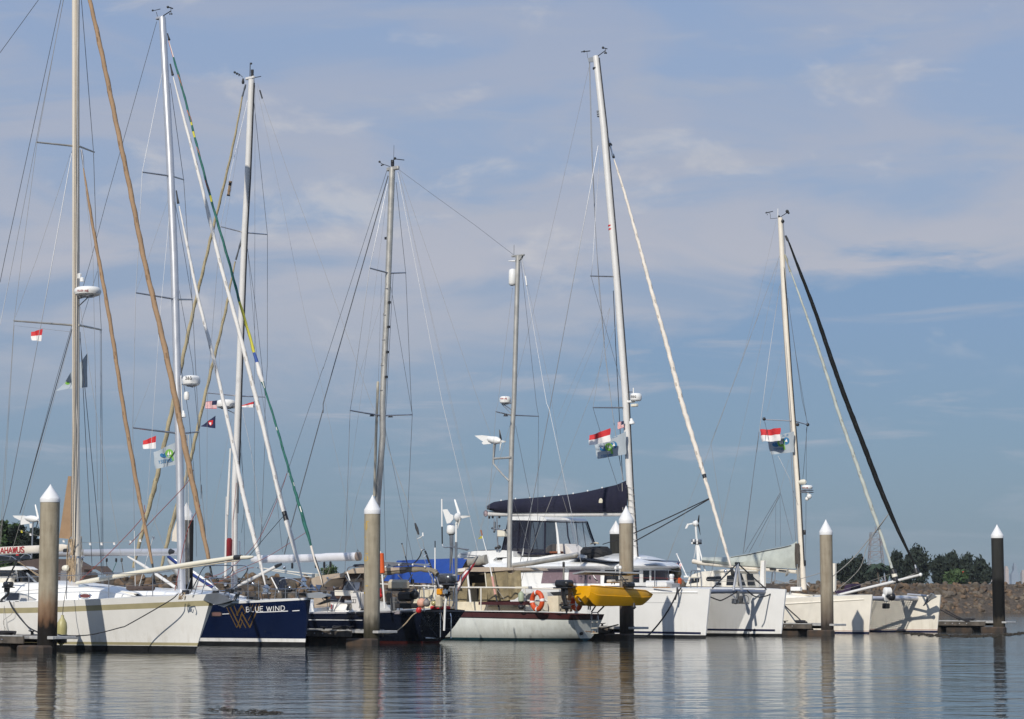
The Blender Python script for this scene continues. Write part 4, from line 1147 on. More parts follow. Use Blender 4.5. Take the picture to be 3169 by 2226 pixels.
A.plate('furled_mainsail_corner', 'a', [(566, -70), (490, 445), (570, 452), (590, 430), (590, -70)], .0, .03, TANSAIL)
# whisker pole
A.rod('spinnaker_pole', [('a', 638, 818, -.7), ('a', 760, 800, -.7), ('b', 100, 727, -.5), ('b', 560, 655, -.2), ('b', 890, 606, -.1)], [.045, .072, .072, .072, .066], CREAMP, n=14)
A.rod('pole_end_fitting', [('b', 880, 608, -.1), ('b', 935, 603, -.1)], [.078, .07], DARKM); A.rod('pole_tip', [('b', 930, 608, -.1), ('b', 990, 606, -.1), ('b', 1032, 600, -.1)], [.06, .055, .03], CREAMP)
A.rod('pole_strut', [('b', 430, 700, -.3), ('b', 905, 632, -.3)], .018, BEIGEC)
# deck gear
lifelines(A, [('a', -20, 776), ('a', 240, 768), ('a', 560, 757), ('a', 905, 745), ('a', 1270, 738), ('b', 380, 716)])
lifelines(A, [('a', -20, 905), ('a', 240, 880), ('a', 560, 858), ('a', 905, 845), ('a', 1270, 832), ('b', 430, 800)], r=.006)
stanchions(A, [('a', 241, 768, 236, 968), ('a', 558, 757, 553, 955), ('a', 905, 745, 905, 940), ('a', 1270, 738, 1270, 928)])
lifelines(A, [('a', 460, 740), ('a', 900, 735), ('a', 1340, 728), ('b', 340, 715)], side=1)
A.part(MB().tube(smooth_path(A.qs('b', [(505, 905, -.45), (560, 800, -.45), (612, 700, -.40), (660, 676, -.35), (800, 672, -.1), (850, 676, 0), (860, 700, .05), (840, 740, .05), (780, 772, .0), (665, 776, -.3)]), 5), .016, 8), 'pulpit', CHROME)
A.part(MB().tube(smooth_path(A.qs('b', [(680, 900, .3), (860, 860, .3), (950, 760, .35), (985, 700, .3), (960, 675, .3), (860, 672, .2)]), 5), .016, 8), 'pulpit', CHROME)
A.part(MB().tube(A.qs('b', [(600, 790, -.4), (690, 785, -.2), (880, 780, .2)]), .012, 6), 'pulpit', CHROME)
A.part(MB().tube(A.qs('b', [(665, 776, -.3), (720, 870, -.25)]), .014, 6), 'pulpit', CHROME)
MB().prism(A.qs('b', [(578, 918), (730, 900), (800, 925), (850, 965), (770, 990), (715, 1000), (590, 952)], -.16), NV * .32).build('bow_roller', STEEL, A.e)
an = A.qs('b', [(900, 905), (855, 970), (790, 975), (735, 990)], -.05)
mb = MB(); mb.tube(an[:2], .03, 8); mb.prism([an[1] + UZ * .02, an[3], an[3] - UZ * .05, an[2] - UZ * .16, an[1] - UZ * .06], NV * .26); mb.tube([an[0] - NV * .14, an[0] + NV * .16], .02, 8)
mb.prism([an[0] + UZ * .03 + HV * .06, an[0] - HV * .08, an[1] + HV * .02, an[1] + HV * .1], NV * .05)
mb.build('anchor', STEEL, A.e)
A.part(MB().torus(A.q('b', 812, 940, -.1), HV, UZ, .15, .018, 24, 8), 'anchor_roller_hoop', CHROME)
for x, y, s in [(835, 885, .12), (470, 895, .1), (720, 900, .08)]:
    A.part(MB().box(A.q('b', x, y, 0), HV * s, NV * .08, UZ * .06, bev=.02), 'deck_fitting', DARKM)
for x in (470, 540, 600): A.part(MB().tube(A.qs('b', [(x, 915, .0), (x + 40, 780, .1)]), .016, 7), 'stanchion', CHROME)
ropecoil(A, 'b', 405, 470, 900, 960, -.75, ROPET, 7, .012, name='rope_coil', seed=9)
A.part(MB().box(A.q('b', 100, 870, -.4), HV * .35, NV * .25, UZ * .05, bev=.04), 'deck_bag', BROWNC); A.part(MB().box(A.q('a', 1170, 862, -.3), HV * .42, NV * .25, UZ * .06, bev=.05), 'deck_bag', BROWNC)
A.part(MB().ball(A.q('a', 700, 860, -.6), .22, 14, k=(1, 1, .5)), 'ventilator', mat('blue_grey_vent_cover', (.28, .34, .42), .7))
A.part(MB().lathe(A.q('a', 640, 850, 0), A.q('a', 640, 838, 0), [(0, .30), (.5, .30), (1, .22)], 18), 'mast_collar', WHITE)
MB().lathe(A.q('a', 525, 695, -.3), A.q('a', 565, 692, -.3), [(0, .02), (.1, .07), (.4, .09), (.8, .09), (1, .05)], 14).build('small_fender', CREAMP, label='small cream fender hanging by the mast of the cream sloop', cat='fender')
# cockpit shelter and gear at the left edge
mb = MB()
mb.prism(A.qs('m3', [(0, 250), (250, 215), (420, 230), (520, 285), (440, 300), (0, 300)], -1.0), NV * .5); mb.build('hardtop', WHITE, A.e)
MB().prism(A.qs('m3', [(0, 300), (430, 300), (560, 380), (760, 575), (380, 575), (0, 590)], -.95), NV * .45).build('windscreen', WINDOW, A.e, smooth=0)
mb = MB()
for a_, c_ in [((560, 370), (770, 578)), ((340, 300), (380, 578)), ((-10, 590), (770, 578))]: mb.tube(A.qs('m3', [a_, c_], -.98), .03, 6)
mb.build('windscreen_frame', GREYP, A.e)
A.part(MB().box(A.q('m3', 60, 500, -1.1), HV * .5, NV * .1, UZ * .09, bev=.03), 'coaming', CREAMW)
ropecoil(A, 'm3', 240, 370, 340, 520, -1.15, WIREP, 10, .012, seed=14, name='sheet_coil')
mb = MB(); mb.tube(A.qs('m3', [(-20, 105), (260, 92), (440, 92)], -1.8), .022, 8); mb.tube(A.qs('m3', [(0, 165), (330, 110)], -1.75), .018, 8)
mb.tube(A.qs('m3', [(352, 110), (100, 600)], -1.8), .026, 8); mb.tube(A.qs('m3', [(-20, 345), (290, 350)], -1.8), .022, 8)
mb.build('stern_arch', DARKM, A.e)
for dx_ in (0, 22, 40): A.wire('sheet', [('m3', 360 + dx_, 130, -1.6), ('m3', 810, 400 + dx_, -1.0)], .010, ROPET)
e, cw = outboard(A, 'm3', (175, 540), (30, 985), 130, -2.1, 'dark outboard motor clamped to the rail at the left edge of the cream sloop', BLACKP)
A.part(MB().box(A.q('m3', 355, 980, -2.02), HV * .07, NV * .03, UZ * .05, bev=.01), 'fairlead', DARKM)
# fender and lines
fp, fq = A.q('a', 508, 1345, -2.16), A.q('a', 520, 1085, -2.16)
FE = empty('fender', fp, 'long olive fender hanging beside the concrete pile against the cream hull', 'fender')
MB().lathe(fp, fq, [(0, .03), (.05, .05), (.10, .10), (.18, .145), (.3, .155), (.6, .155), (.75, .14), (.85, .09), (.92, .05), (1, .04)], 18).build('body', FENDER, FE)
MB().tube([fq - UZ * .03, A.q('a', 527, 1000, -2.1), A.q('a', 553, 850, -2.0), A.q('a', 557, 770, -1.95)], .010, 6).build('lanyard', ROPEB, FE)
rope('mooring_line', A, [('b', 405, 908, -.75), ('b', 330, 970, -.95), ('b', 0, 1160, -1.45), ('a', 1000, 1190, -2.3), ('a', 750, 1250, -2.7), ('a', 545, 1256, -3.2), ('a', 480, 1245, -3.6)], .016, ROPEB, 'long black bow line sagging across the cream hull to the left dock', 'mooring line', 'dark mooring lines')
rope('mooring_line', A, [('m3', 195, 945, -2.1), ('m3', 260, 1090, -2.3), ('m3', 420, 1300, -2.8), ('m3', 600, 1490, -3.2), ('m3', 780, 1590, -3.6)], .020, ROPEB, 'black line from the rail down to the foot of the concrete pile at left', 'mooring line', 'dark mooring lines')
rope('hanging_rope', A, [('m3', 95, 960, -2.1), ('m3', 80, 1300, -2.15), ('m3', 95, 1600, -2.2)], .008, WIREP, 'thin rope hanging straight down the hull at the left edge', 'rope')
rope('hanging_rope', A, [('m3', 285, 960, -2.1), ('m3', 250, 1200, -2.15), ('m3', 70, 1360, -2.15), ('m3', 130, 1560, -2.2)], .007, WIREP, 'thin looped rope dangling at the left beside the concrete pile', 'rope')
rope('pole_guy', A, [('b', 0, 500, .2), ('b', 240, 245, .2), ('b', 470, 0, .2), ('u4', 400, 1220, .2)], .010, ROPER, 'dark red guy line slanting up from the cream sloop foredeck', 'rope')
rope('pole_guy', A, [('a', 640, 820, -.5), ('a', 900, 580, -.3), ('a', 1180, 280, 0), ('u4', 95, 1440, 0)], .010, ROPER, 'thin dark guy line rising to the small tan furled sail', 'rope')
rope('pole_lift', A, [('b', 380, 880, -.3), ('b', 480, 400, -.1), ('b', 590, 170, 0)], .010, ROPER, 'brown line from the cream sloop foredeck to the thick tan furled sail', 'rope')
# bunting
bl = smooth_path(A.qs('a', [(150, 375, .5), (245, 405, .5), (330, 428, .5), (580, 470, .5), (740, 483, .5), (835, 482, .5), (950, 480, .5), (1078, 465, .5), (1160, 455, .5), (1275, 432, .5)]), 5)
BU = empty('bunting', bl[0], 'string of tiny white and blue pennants strung past the mast of the cream sloop', 'bunting')
MB().tube(bl, .005, 4).build('cord', WIREP, BU)
for i, (x, y) in enumerate([(172, 380), (245, 405), (325, 428), (520, 460), (580, 468), (740, 483), (835, 483), (940, 480), (1078, 466), (1157, 455), (1268, 434)]):
    c = A.q('a', x, y, .5); w, h_ = .09, .085
    mb = MB(); mb.poly([c, c + HV * w, c + HV * w - UZ * h_ + NV * .02, c - UZ * h_ * .9 + NV * .01], 0 if i % 3 else 1)
    mb.build('pennant', [WHITEF, YELLS if i < 1 else (NAVYF if i == 7 else WHITEF)], BU, smooth=0)
flag(A, 'courtesy_flag', 'u2', [(266, 540), (200, 560), (203, 612), (258, 618)], -1.1, RW, [REDF, WHITEF], 'small torn red and white flag under the lowest left spreader of the cream sloop', 'flag', 'red and white courtesy flags', 14, 10, .05)
fo, fbv = flag(A, 'rally_flag', 'u2', [(545, 692), (352, 930), (440, 915), (545, 905)], .5, lambda u, v: 0, [GREYF], 'grey rally flag drooping behind the mast of the cream sloop', 'flag', 'grey rally flags', 20, 12, .07)
decal(fbv, [ell('u2', 422, 880, 14, 10)], 'green_emblem', GREENF, fo); 

# ================================================================ BOAT: navy sloop
B = Boat('sailing_yacht', px('b', 1462, 1330), 75.6, 'navy blue sloop with a gold W and white furled sails, second from the left', 'sailboat', 'boats berthed along the marina')
stB = [(0, .08, .0, 1.60), (1.2, .58, .26, 1.53), (2.8, 1.2, .74, 1.45), (5, 1.75, 1.35, 1.37), (8, 2.1, 1.8, 1.32), (11, 2.15, 1.85, 1.30), (15, 1.9, 1.4, 1.32)]
set_plan(B, stB)
hB, bvB2 = hull(B, 'hull', stB, [('z', -.6, 0), ('z', 0, 0), ('z', .135, 1), ('z', .25, 2), ('z', .6, 2), ('z', .9, 2), ('d', .065, 1), ('d', 0, 3)], [BLACKB, WHITE2, NAVYH, DECKW], rake=.18, rake_len=2.0, deck_mat=3, flare=1.1)
W_ = strip(pp('b', [(800, 1000), (895, 1190)]), 2.6) + strip(pp('b', [(830, 1000), (925, 1190)]), 4) + strip(pp('b', [(870, 1000), (905, 1090)]), 2.6) + strip(pp('b', [(890, 1080), (935, 1003), (968, 1062)]), 2.6) + strip(pp('b', [(900, 1185), (940, 1060)]), 3.2) + strip(pp('b', [(895, 1090), (940, 1010)]), 2) + strip(pp('b', [(925, 1110), (970, 1190)]), 3) + strip(pp('b', [(940, 1075), (1005, 1190)]), 4.5) \
    + strip(pp('b', [(1005, 1185), (1085, 995)]), 3.6) + strip(pp('b', [(960, 1075), (1010, 1000)]), 2.2) + strip(pp('b', [(990, 1130), (1060, 995)]), 2.4) + strip(pp('b', [(1030, 1000), (1010, 1040)]), 2.4) + strip(pp('b', [(920, 1195), (945, 1130)]), 2.4)
decal(bvB2, W_, 'monogram', GOLD, hB, .004, label='large gold W monogram')
decal(bvB2, letters('BLUE', *px('b', 973, 1059), 40 / 2.688, 38 / 2.688, 29 / 2.688, slope=-.042, lw=.14) + letters('W', *px('b', 1143, 1052), 38 / 2.688, 40 / 2.688, 44 / 2.688, lw=.14) + letters('I', *px('b', 1196, 1050), 38 / 2.688, 40 / 2.688, 10 / 2.688, lw=.14) + letters('ND', *px('b', 1216, 1049), 38 / 2.688, 46 / 2.688, 34 / 2.688, slope=-.042, lw=.14), 'boat_name_lettering', WLET, hB, .008, label='white boat name lettering')
decal(bvB2, strip(pp('b', [(775, 1077), (830, 1074)]), 2.4) + strip(pp('b', [(1055, 1063), (1320, 1052)]), 2.6) + strip(pp('b', [(1358, 1051), (1416, 1047)]), 2.4), 'cove_stripe', WLET, hB, .006)
decal(bvB2, [pp('b', [(682, 1062), (700, 1056), (760, 1056), (774, 1064), (774, 1090), (760, 1098), (690, 1098), (680, 1092)])], 'portlight_rim', DARKM, hB, .005)
decal(bvB2, [pp('b', [(690, 1066), (705, 1062), (755, 1062), (766, 1068), (766, 1086), (755, 1092), (694, 1092)])], 'portlight', mat('pink_brown_glass', (.22, .13, .12), .2), hB, .009)
decal(bvB2, [ell('b', 1131, 1222, 8, 5, 8)], 'hull_fitting', CHROME, hB, .01)
trB, _ = trunk(B, 'coachroof', [(2.6, .3, 1.46, 1.50), (3.4, .6, 1.42, 1.66), (5, .95, 1.38, 1.80), (8, 1.3, 1.34, 1.92), (12.5, 1.4, 1.33, 1.98)], WHITE2)
B.rod('mast', [('u1', 1013, 112), ('u1', 1060, 980), ('u1', 1086, 1612), ('u2', 1100, 600), ('u2', 1122, 1450), ('b', 436, 880)], [.125, .140, .142, .142, .142, .142], ALU, n=16)
B.part(MB().box(B.q('u1', 1000, 112), HV * .2, NV * .07, UZ * .05, bev=.02), 'masthead', ALU)
for i, x in enumerate((462, 472, 484, 495)): B.wire('halyard', [('u4', 352 + i * 6, 1000, -.05), ('b', x, 300, -.05), ('b', x + 2, 830, -.05)], .014 if i % 2 else .009, [ALU, WIREP, STEEL, ALUG][i])
masthead(B, [('u1', [(1010, 105), (1065, 70)], .02), ('u1', [(1066, 45), (1068, 92)], .012), ('u1', [(1042, 42), (1078, 54)], .022), ('u1', [(948, 70), (1000, 57)], .014), ('u1', [(975, 75), (985, 110)], .01)], [('u1', 1048, 45, .05), ('u1', 1060, 88, .03), ('u1', 1072, 88, .03), ('u1', 953, 66, .04)])
bmB = B.qs('a', [(480, 572), (900, 565), (1344, 563), (1490, 562)])
B.part(MB().tube(bmB, .128, 12, flat=(NV, .62)), 'boom', ALU)
B.rod('boom_end', [('b', 345, 560), ('b', 385, 560), ('b', 412, 555)], [.12, .09, .05], DARKM)
for x, y in [(888, 628), (967, 628), (1012, 628)]:
    B.part(MB().box(B.q('a', x, y, 0), HV * .045, NV * .025, UZ * .07, bev=.02), 'sheet_block', BLACKP)
for x0, x1 in [(885, 895), (970, 935), (1012, 1025)]: B.wire('mainsheet', [('a', x0, 640, 0), ('a', x1, 730, 0)], .012, ROPEB if x0 != 970 else GREENS)
B.rod('boom_vang', [('a', 1065, 600, 0), ('a', 1190, 672, 0), ('b', 385, 855, 0)], [.03, .055, .055], ALUW)
spreader(B, 'u1', [(888, 1075), (1068, 1100)], -1.2, .032, STEEL); spreader(B, 'u1', [(1146, 1122), (1080, 1102)], 1.2, .032, STEEL)
spreader(B, 'u2', [(847, 315), (1100, 357)], -1.5, .034, STEEL); spreader(B, 'u2', [(1199, 358), (1110, 357)], 1.5, .034, STEEL)
spreader(B, 'u2', [(828, 1158), (1112, 1193)], -1.8, .036, STEEL); spreader(B, 'u4', [(435, 982), (315, 993)], 1.8, .036, STEEL)
for pts, r, m in [([('u1', 1025, 395, 0), ('u1', 888, 1075, -1.2), ('u1', 860, 1612, -1.35), ('u2', 847, 315, -1.5), ('u2', 828, 1158, -1.8), ('u2', 835, 1612, -1.85), ('a', 1118, 390, -1.9), ('a', 1125, 860, -1.9)], .009, WIRE),
                  ([('u1', 1068, 1210, 0), ('u1', 1050, 1420, -.2), ('u2', 1000, 450, -.8), ('u2', 920, 1612, -1.7)], .007, WIRE), ([('u1', 1065, 1200, 0), ('u2', 900, 170, -1.2), ('u2', 848, 310, -1.5)], .006, WIREP), ([('u2', 940, 860, -.7), ('u2', 830, 1155, -1.8)], .006, WIREP),
                  ([('u1', 1062, 520, 0), ('u1', 1146, 1122, 1.2), ('u1', 1170, 1480, 1.35), ('u2', 1199, 358, 1.5), ('u4', 435, 982, 1.8), ('u4', 448, 1400, 1.85), ('b', 600, 0, 1.9), ('b', 640, 500, 1.9)], .011, WIRE), ([('u1', 1092, 1260, 0), ('u1', 1155, 1612, .9), ('u2', 1196, 350, 1.5)], .009, WIRE),
                  ([('u4', 312, 100, 0), ('u4', 395, 560, .9), ('u4', 432, 975, 1.8)], .009, WIRE), ([('u4', 320, 560, 0), ('u4', 375, 900, .8), ('u4', 410, 1300, 1.4), ('b', 560, 600, 1.6)], .009, WIRE), ([('u1', 978, 135, 0), ('u1', 657, 1280, 0), ('u1', 570, 1612, 0), ('u2', 350, 860, 0), ('u2', 180, 1500, 0)], .010, WIRE),
                  ([('b', 265, 0, -.8), ('b', 215, 300, -.8), ('b', 95, 560, -.8)], .007, WIREP), ([('b', 190, 250, .4), ('b', 290, 520, .4)], .012, WIREP), ([('b', 400, 150, .3), ('b', 330, 470, .3)], .007, WIRE)]:
    B.wire('shroud', pts, r, m)
radar(B, 'u4', 338, 437, 632, 692, 0.0, (325, 640), txt=('B&G', 0, 17, 14, 11, 350, 655), txtm=BLET, label='white radar dome with black lettering')
B.part(MB().lathe(B.q('u4', 358, 782, 0), B.q('u4', 358, 730, 0), [(0, .08), (.2, .10), (.6, .10), (.9, .08), (1, .03)], 14), 'camera_dome', WHITEP)
B.part(MB().lathe(B.q('u4', 341, 890, -.1), B.q('u4', 338, 850, -.1), [(0, .08), (.4, .08), (.6, .04), (1, .03)], 12), 'deck_light', WHITEP)
B.part(MB().tube(B.qs('u4', [(322, 630), (332, 900)], -.1), .018, 6), 'radar_bracket', WHITEP)
B.furl('furled_sail', [('u3', 275, 180), ('u3', 322, 370), ('u3', 375, 560), ('u3', 432, 780), ('u3', 490, 1010), ('u3', 590, 1450), ('u4', 625, 120), ('u4', 690, 370), ('u4', 770, 690), ('u4', 850, 1000), ('u4', 930, 1340), ('b', 1215, 0), ('b', 1280, 200), ('b', 1350, 440), ('b', 1445, 800)], .072, [WHITES, DARKM], rprof=[(0, .3), (.08, .7), (.3, .9), (.75, 1.12), (.9, 1.2), (.96, .8), (1, .3)], mf=lambda f, j: 1 if (.868 < f < .873 or .88 < f < .884) else 0, label='white furled genoa', amp=.06)
B.furl('furled_sail', [('u3', 312, 985), ('u3', 372, 1280), ('u3', 440, 1612), ('u4', 500, 410), ('u4', 590, 800), ('u4', 690, 1260), ('b', 925, 0), ('b', 1010, 340), ('b', 1080, 590), ('b', 1135, 850)], .070, [WHITES, DARKM], rprof=[(0, .3), (.1, .75), (.4, .9), (.75, 1.1), (.9, 1.15), (.96, .7), (1, .25)], label='white furled inner staysail', amp=.06)
def gmf(f, j):
    if f < .035: return 1 if j % 3 else 3
    if .165 < f < .20: return 2 if int(f * 250) % 2 else 0
    if .302 < f < .318 and int(f * 400) % 2: return 2
    if .505 < f < .60: return 2
    if .60 <= f < .618: return 4
    if .618 <= f < .655: return 1
    if f >= .655 and (j + int(f * 110)) % 10 == 0 and int(f * 110) % 3 == 0: return 1
    if f < .3 and (j + int(f * 130)) % 9 == 0: return 3
    return 0
B.furl('furled_sail', [('u1', 1052, 250), ('u1', 1085, 370), ('u3', 345, 300), ('u3', 430, 640), ('u3', 540, 1050), ('u3', 640, 1390), ('u4', 690, 190), ('u4', 738, 330), ('u4', 768, 440), ('u4', 820, 640), ('u4', 900, 880), ('u4', 985, 1180), ('u4', 1050, 1400), ('b', 1360, 0), ('b', 1430, 220), ('b', 1512, 510)], .046, [GREENS, WHITES, YELLS, ORANGES, BLUES], t=.0, rprof=[(0, .4), (.05, .8), (.3, .9), (.5, 1.0), (.62, 1.2), (.635, 2.0), (.655, 1.5), (.66, .7), (.9, 1.05), (.97, 1.35), (1, .8)], mf=gmf, seg=170, amp=.14, label='green furled spinnaker with yellow and white patches')
B.rod('spinnaker_tack_line', [('b', 1512, 510), ('b', 1545, 640), ('c', 240, 740), ('c', 268, 835)], [.04, .032, .028, .02], CREAMS); B.rod('tack_rope', [('b', 1545, 600, -.04), ('b', 1600, 770, -.04), ('c', 272, 850, -.04)], .016, ROPEB)
for (tile, x0, y0, x1, y1) in [('u1', 1062, 400, 1078, 470), ('u1', 1100, 1190, 1112, 1270), ('u1', 1045, 210, 1056, 250)]:
    B.rod('headstay_fitting', [(tile, x0, y0), (tile, (x0 + x1) / 2, (y0 + y1) / 2), (tile, x1, y1)], [.025, .03, .05], DARKM)
for (x, y, r) in [(1140, 885, .14), (1452, 825, .11)]:
    c = B.q('b', x, y, 0)
    B.part(MB().lathe(c - UZ * .1, c + UZ * .22, [(0, r), (.08, r * 1.15), (.2, r * .8), (.5, r * .75), (.62, r), (.7, r * .9), (1, .02)], 18), 'furling_drum', CHROME)
lifelines(B, [('b', 700, 815), ('b', 1000, 830), ('b', 1190, 870), ('b', 1350, 868), ('b', 1500, 868)], r=.014, m=CHROME)
lifelines(B, [('b', 560, 740), ('b', 760, 790), ('b', 985, 800), ('b', 1180, 862)], r=.007)
lifelines(B, [('b', 620, 880), ('b', 980, 890), ('b', 1210, 900), ('b', 1480, 900)], r=.007)
stanchions(B, [('b', 985, 700, 990, 958), ('b', 1075, 800, 1078, 955), ('b', 1222, 870, 1208, 950), ('b', 1388, 868, 1388, 945), ('b', 1300, 868, 1300, 948)])
B.part(MB().tube(smooth_path(B.qs('b', [(1232, 905, -.4), (1250, 805, -.45), (1290, 783, -.45), (1350, 785, -.3), (1420, 815, -.15), (1490, 862, 0)]), 5), .016, 8), 'pulpit', CHROME)
B.part(MB().tube(smooth_path(B.qs('b', [(1400, 945, .3), (1420, 870, .3), (1480, 862, .1), (1555, 862, 0)]), 4), .014, 8), 'pulpit', CHROME)
MB().prism(B.qs('b', [(1190, 772), (1285, 768), (1318, 880), (1232, 885)], .35), NV * .04).build('deck_hatch', SOLAR, B.e, smooth=0)
B.part(MB().tube(B.qs('b', [(1182, 772, .3), (1245, 895, .3)]), .022, 6), 'hatch_edge', WHITEP)
B.part(MB().box(B.q('b', 1302, 900, .2), HV * .06, NV * .06, UZ * .26, bev=.03), 'windlass', BLACKP)
B.rod('spinnaker_pole', [('b', 905, 842, -.2), ('b', 960, 815, -.2), ('b', 1220, 682, .2)], [.03, .055, .055], ALUW); B.rod('pole_tip', [('b', 1215, 684, .2), ('b', 1240, 672, .2), ('b', 1265, 662, .2)], [.06, .06, .04], DARKM)
MB().prism(B.qs('b', [(1470, 905), (1555, 895), (1640, 915), (1640, 930), (1600, 945), (1475, 942)], -.12), NV * .24).build('bow_roller', GREYP, B.e)
mb = MB(); q = B.qs('c', [(270, 900), (300, 955), (205, 1000), (330, 960)], 0); mb.tube([q[0], q[1]], .025, 8); mb.prism([q[1], q[2], q[1] - UZ * .07, q[3] + HV * .12], NV * .22); mb.torus(B.q('c', 283, 935, .0), HV, UZ, .12, .013, 20, 6)
mb.build('anchor', BLACKP, B.e)
for x, y in [(800, 830), (1030, 825), (1335, 858), (1290, 690)]: B.part(MB().ball(B.q('b', x, y, -.3), .06, 10), 'polished_fitting', CHROME)
for x0, y0, x1, y1 in [(960, 880, 1010, 950), (1050, 890, 1045, 955), (1100, 905, 1110, 955), (1150, 905, 1165, 955), (1400, 890, 1410, 945), (920, 900, 900, 965)]: B.part(MB().tube(B.qs('b', [(x0, y0, -.2), (x1, y1, -.3)]), .018, 7), 'deck_fitting', DARKM)
for k, (x, y) in enumerate([(1005, 945), (1060, 948), (870, 885), (905, 870)]): B.part(MB().box(B.q('b', x, y, -.5), HV * .11, NV * .08, UZ * .05, bev=.02), 'deck_cleat', DARKM)
rope('bow_sheet', B, [('b', 620, 775, -.6), ('b', 800, 720, -.5), ('b', 1060, 480, -.3), ('b', 1250, 80, 0), ('u4', 985, 1240, 0)], .009, ROPER, 'dark red line rising from the foredeck of the navy sloop past its white furled sails', 'rope')
rope('bow_sheet', B, [('b', 1000, 590, -.3), ('b', 1280, 265, -.1), ('u4', 960, 1520, 0)], .010, ROPEB, 'black line running up to the white furled genoa of the navy sloop', 'rope')
rope('bow_sheet', B, [('b', 880, 720, -.3), ('b', 1150, 600, 0), ('b', 1470, 398, 0)], .008, ROPER, 'thin red line slanting up to the green furled spinnaker', 'rope')
rope('red_sheet', B, [('b', 560, 850, -.4), ('b', 700, 830, -.5), ('b', 880, 740, -.5), ('b', 980, 700, -.4), ('b', 1035, 690, -.4)], .009, ROPER, 'red rope draped through the foredeck rails of the navy sloop', 'rope')
MB().box(B.q('b', 832, 545, .8), HV * .08, NV * .1, UZ * .42, bev=.07).build('red_sail_bag', mat('red_canvas', (.20, .012, .018), .9, noise=.2), label='narrow dark red canvas bag hanging beside the white mast of the black sloop', cat='bag')
mb = MB(); mb.prism(B.qs('a', [(140, 640), (330, 615), (600, 622), (700, 678), (830, 678), (888, 738), (862, 745), (800, 706), (700, 706), (690, 830), (490, 835), (480, 745), (330, 742)], -.3), NV * .35)
mb.build('sprayhood', BROWNC, B.e, smooth=30)
MB().prism(B.qs('a', [(505, 720), (560, 700), (560, 815), (500, 820)], -.33), NV * .02).build('sprayhood_window', GREYW, B.e, smooth=0)
mb = MB(); mb.tube(smooth_path(B.qs('a', [(170, 610), (210, 580), (250, 590), (255, 615)], -1.2), 5), .02, 7); mb.tube(B.qs('a', [(0, 590), (100, 600), (160, 640)], -1.0), .02, 7); mb.build('bimini_frame', STEEL, B.e)
B.part(MB().box(B.q('a', 145, 600, .5), HV * .05, NV * .05, UZ * .14, bev=.02), 'red_lifejacket_case', REDP)
MB().prism(B.qs('a', [(0, 590), (60, 590), (75, 615), (0, 625)], -.6), NV * 1.0).build('cockpit_instrument_pod', BLACKP, B.e, smooth=0)
windgen(B, 'a', (318, 292), (105, 262), (262, 615), .8, [(290, 165), (330, 365), (284, 400, 1)], .13, tailpoly=[(105, 258), (200, 258), (245, 275), (245, 325), (170, 335), (172, 300), (120, 275)], label='white wind generator on a thin pole beside the concrete pile')
B.part(MB().lathe(B.q('a', 262, 360, .8), B.q('a', 262, 325, .8), [(0, .07), (1, .09)], 12), 'generator_collar', WHITEP)
flag(B, 'courtesy_flag', 'u2', [(973, 1207), (898, 1238), (898, 1290), (972, 1288)], -1.2, RW, [REDF, WHITEF], 'red and white flag under the lowest spreader of the navy sloop', 'flag', 'red and white courtesy flags', 16, 10, .05)
fo, fbv = flag(B, 'rally_flag', 'u2', [(1108, 1242), (965, 1310), (978, 1415), (1108, 1385)], .25, lambda u, v: 0, [GREYF], 'grey rally flag with green disc on the navy sloop, left of its silver mast', 'flag', 'grey rally flags', 22, 14, .07)
def rally(fbv, fo, tile, cx, cy, s, word, wx, wy, wh, ad, sl=0.0, extra=()):
    decal(fbv, [(ell(tile, cx - 1.35 * s, cy + .45 * s, .95 * s, .6 * s), 0), (ell(tile, cx + 1.25 * s, cy - .45 * s, .85 * s, .95 * s), 0)], 'blue_wave_emblem', BLUEF, fo, .005)
    decal(fbv, [ell(tile, cx, cy, s, s)], 'green_disc_emblem', GREENF, fo, .009)
    decal(fbv, [pp(tile, [(cx - .5 * s, cy + .3 * s), (cx - .2 * s, cy - .6 * s), (cx + .02 * s, cy + .45 * s)]), pp(tile, [(cx + .1 * s, cy + .35 * s), (cx + .3 * s, cy - .6 * s), (cx + .5 * s, cy + .2 * s)]), pp(tile, [(cx - 1.9 * s, cy + .1 * s), (cx - 1.2 * s, cy - .15 * s), (cx - 1.4 * s, cy + .5 * s)]), pp(tile, [(cx + .9 * s, cy - .3 * s), (cx + 1.4 * s, cy - 1.0 * s), (cx + 1.6 * s, cy - .2 * s)])], 'sail_emblem', WHITEF, fo, .013)
    decal(fbv, [pp(tile, [(cx + .4 * s, cy + .8 * s), (cx + .9 * s, cy + .7 * s), (cx + 1.1 * s, cy + 1.7 * s), (cx + .6 * s, cy + 1.8 * s)])], 'green_bar_emblem', GREENF, fo, .009)
    k = TILE[tile][2]; xx, yy = px(tile, wx, wy)
    decal(fbv, letters(word[::-1], xx, yy, wh / k, ad / k, ad * .72 / k, slope=sl, lw=.17, mirror=True), 'flag_lettering', BLUEF, fo, .006)
    for (w2, x2, y2, h2, a2, s2) in extra:
        xx, yy = px(tile, x2, y2); decal(fbv, letters(w2[::-1], xx, yy, h2 / k, a2 / k, a2 * .72 / k, slope=s2, lw=.17, mirror=True), 'flag_lettering', BLUEF, fo, .006)
rally(fbv, fo, 'u2', 1058, 1318, 26, 'ODYSSEY', 990, 1383, 20, 13, -.15)
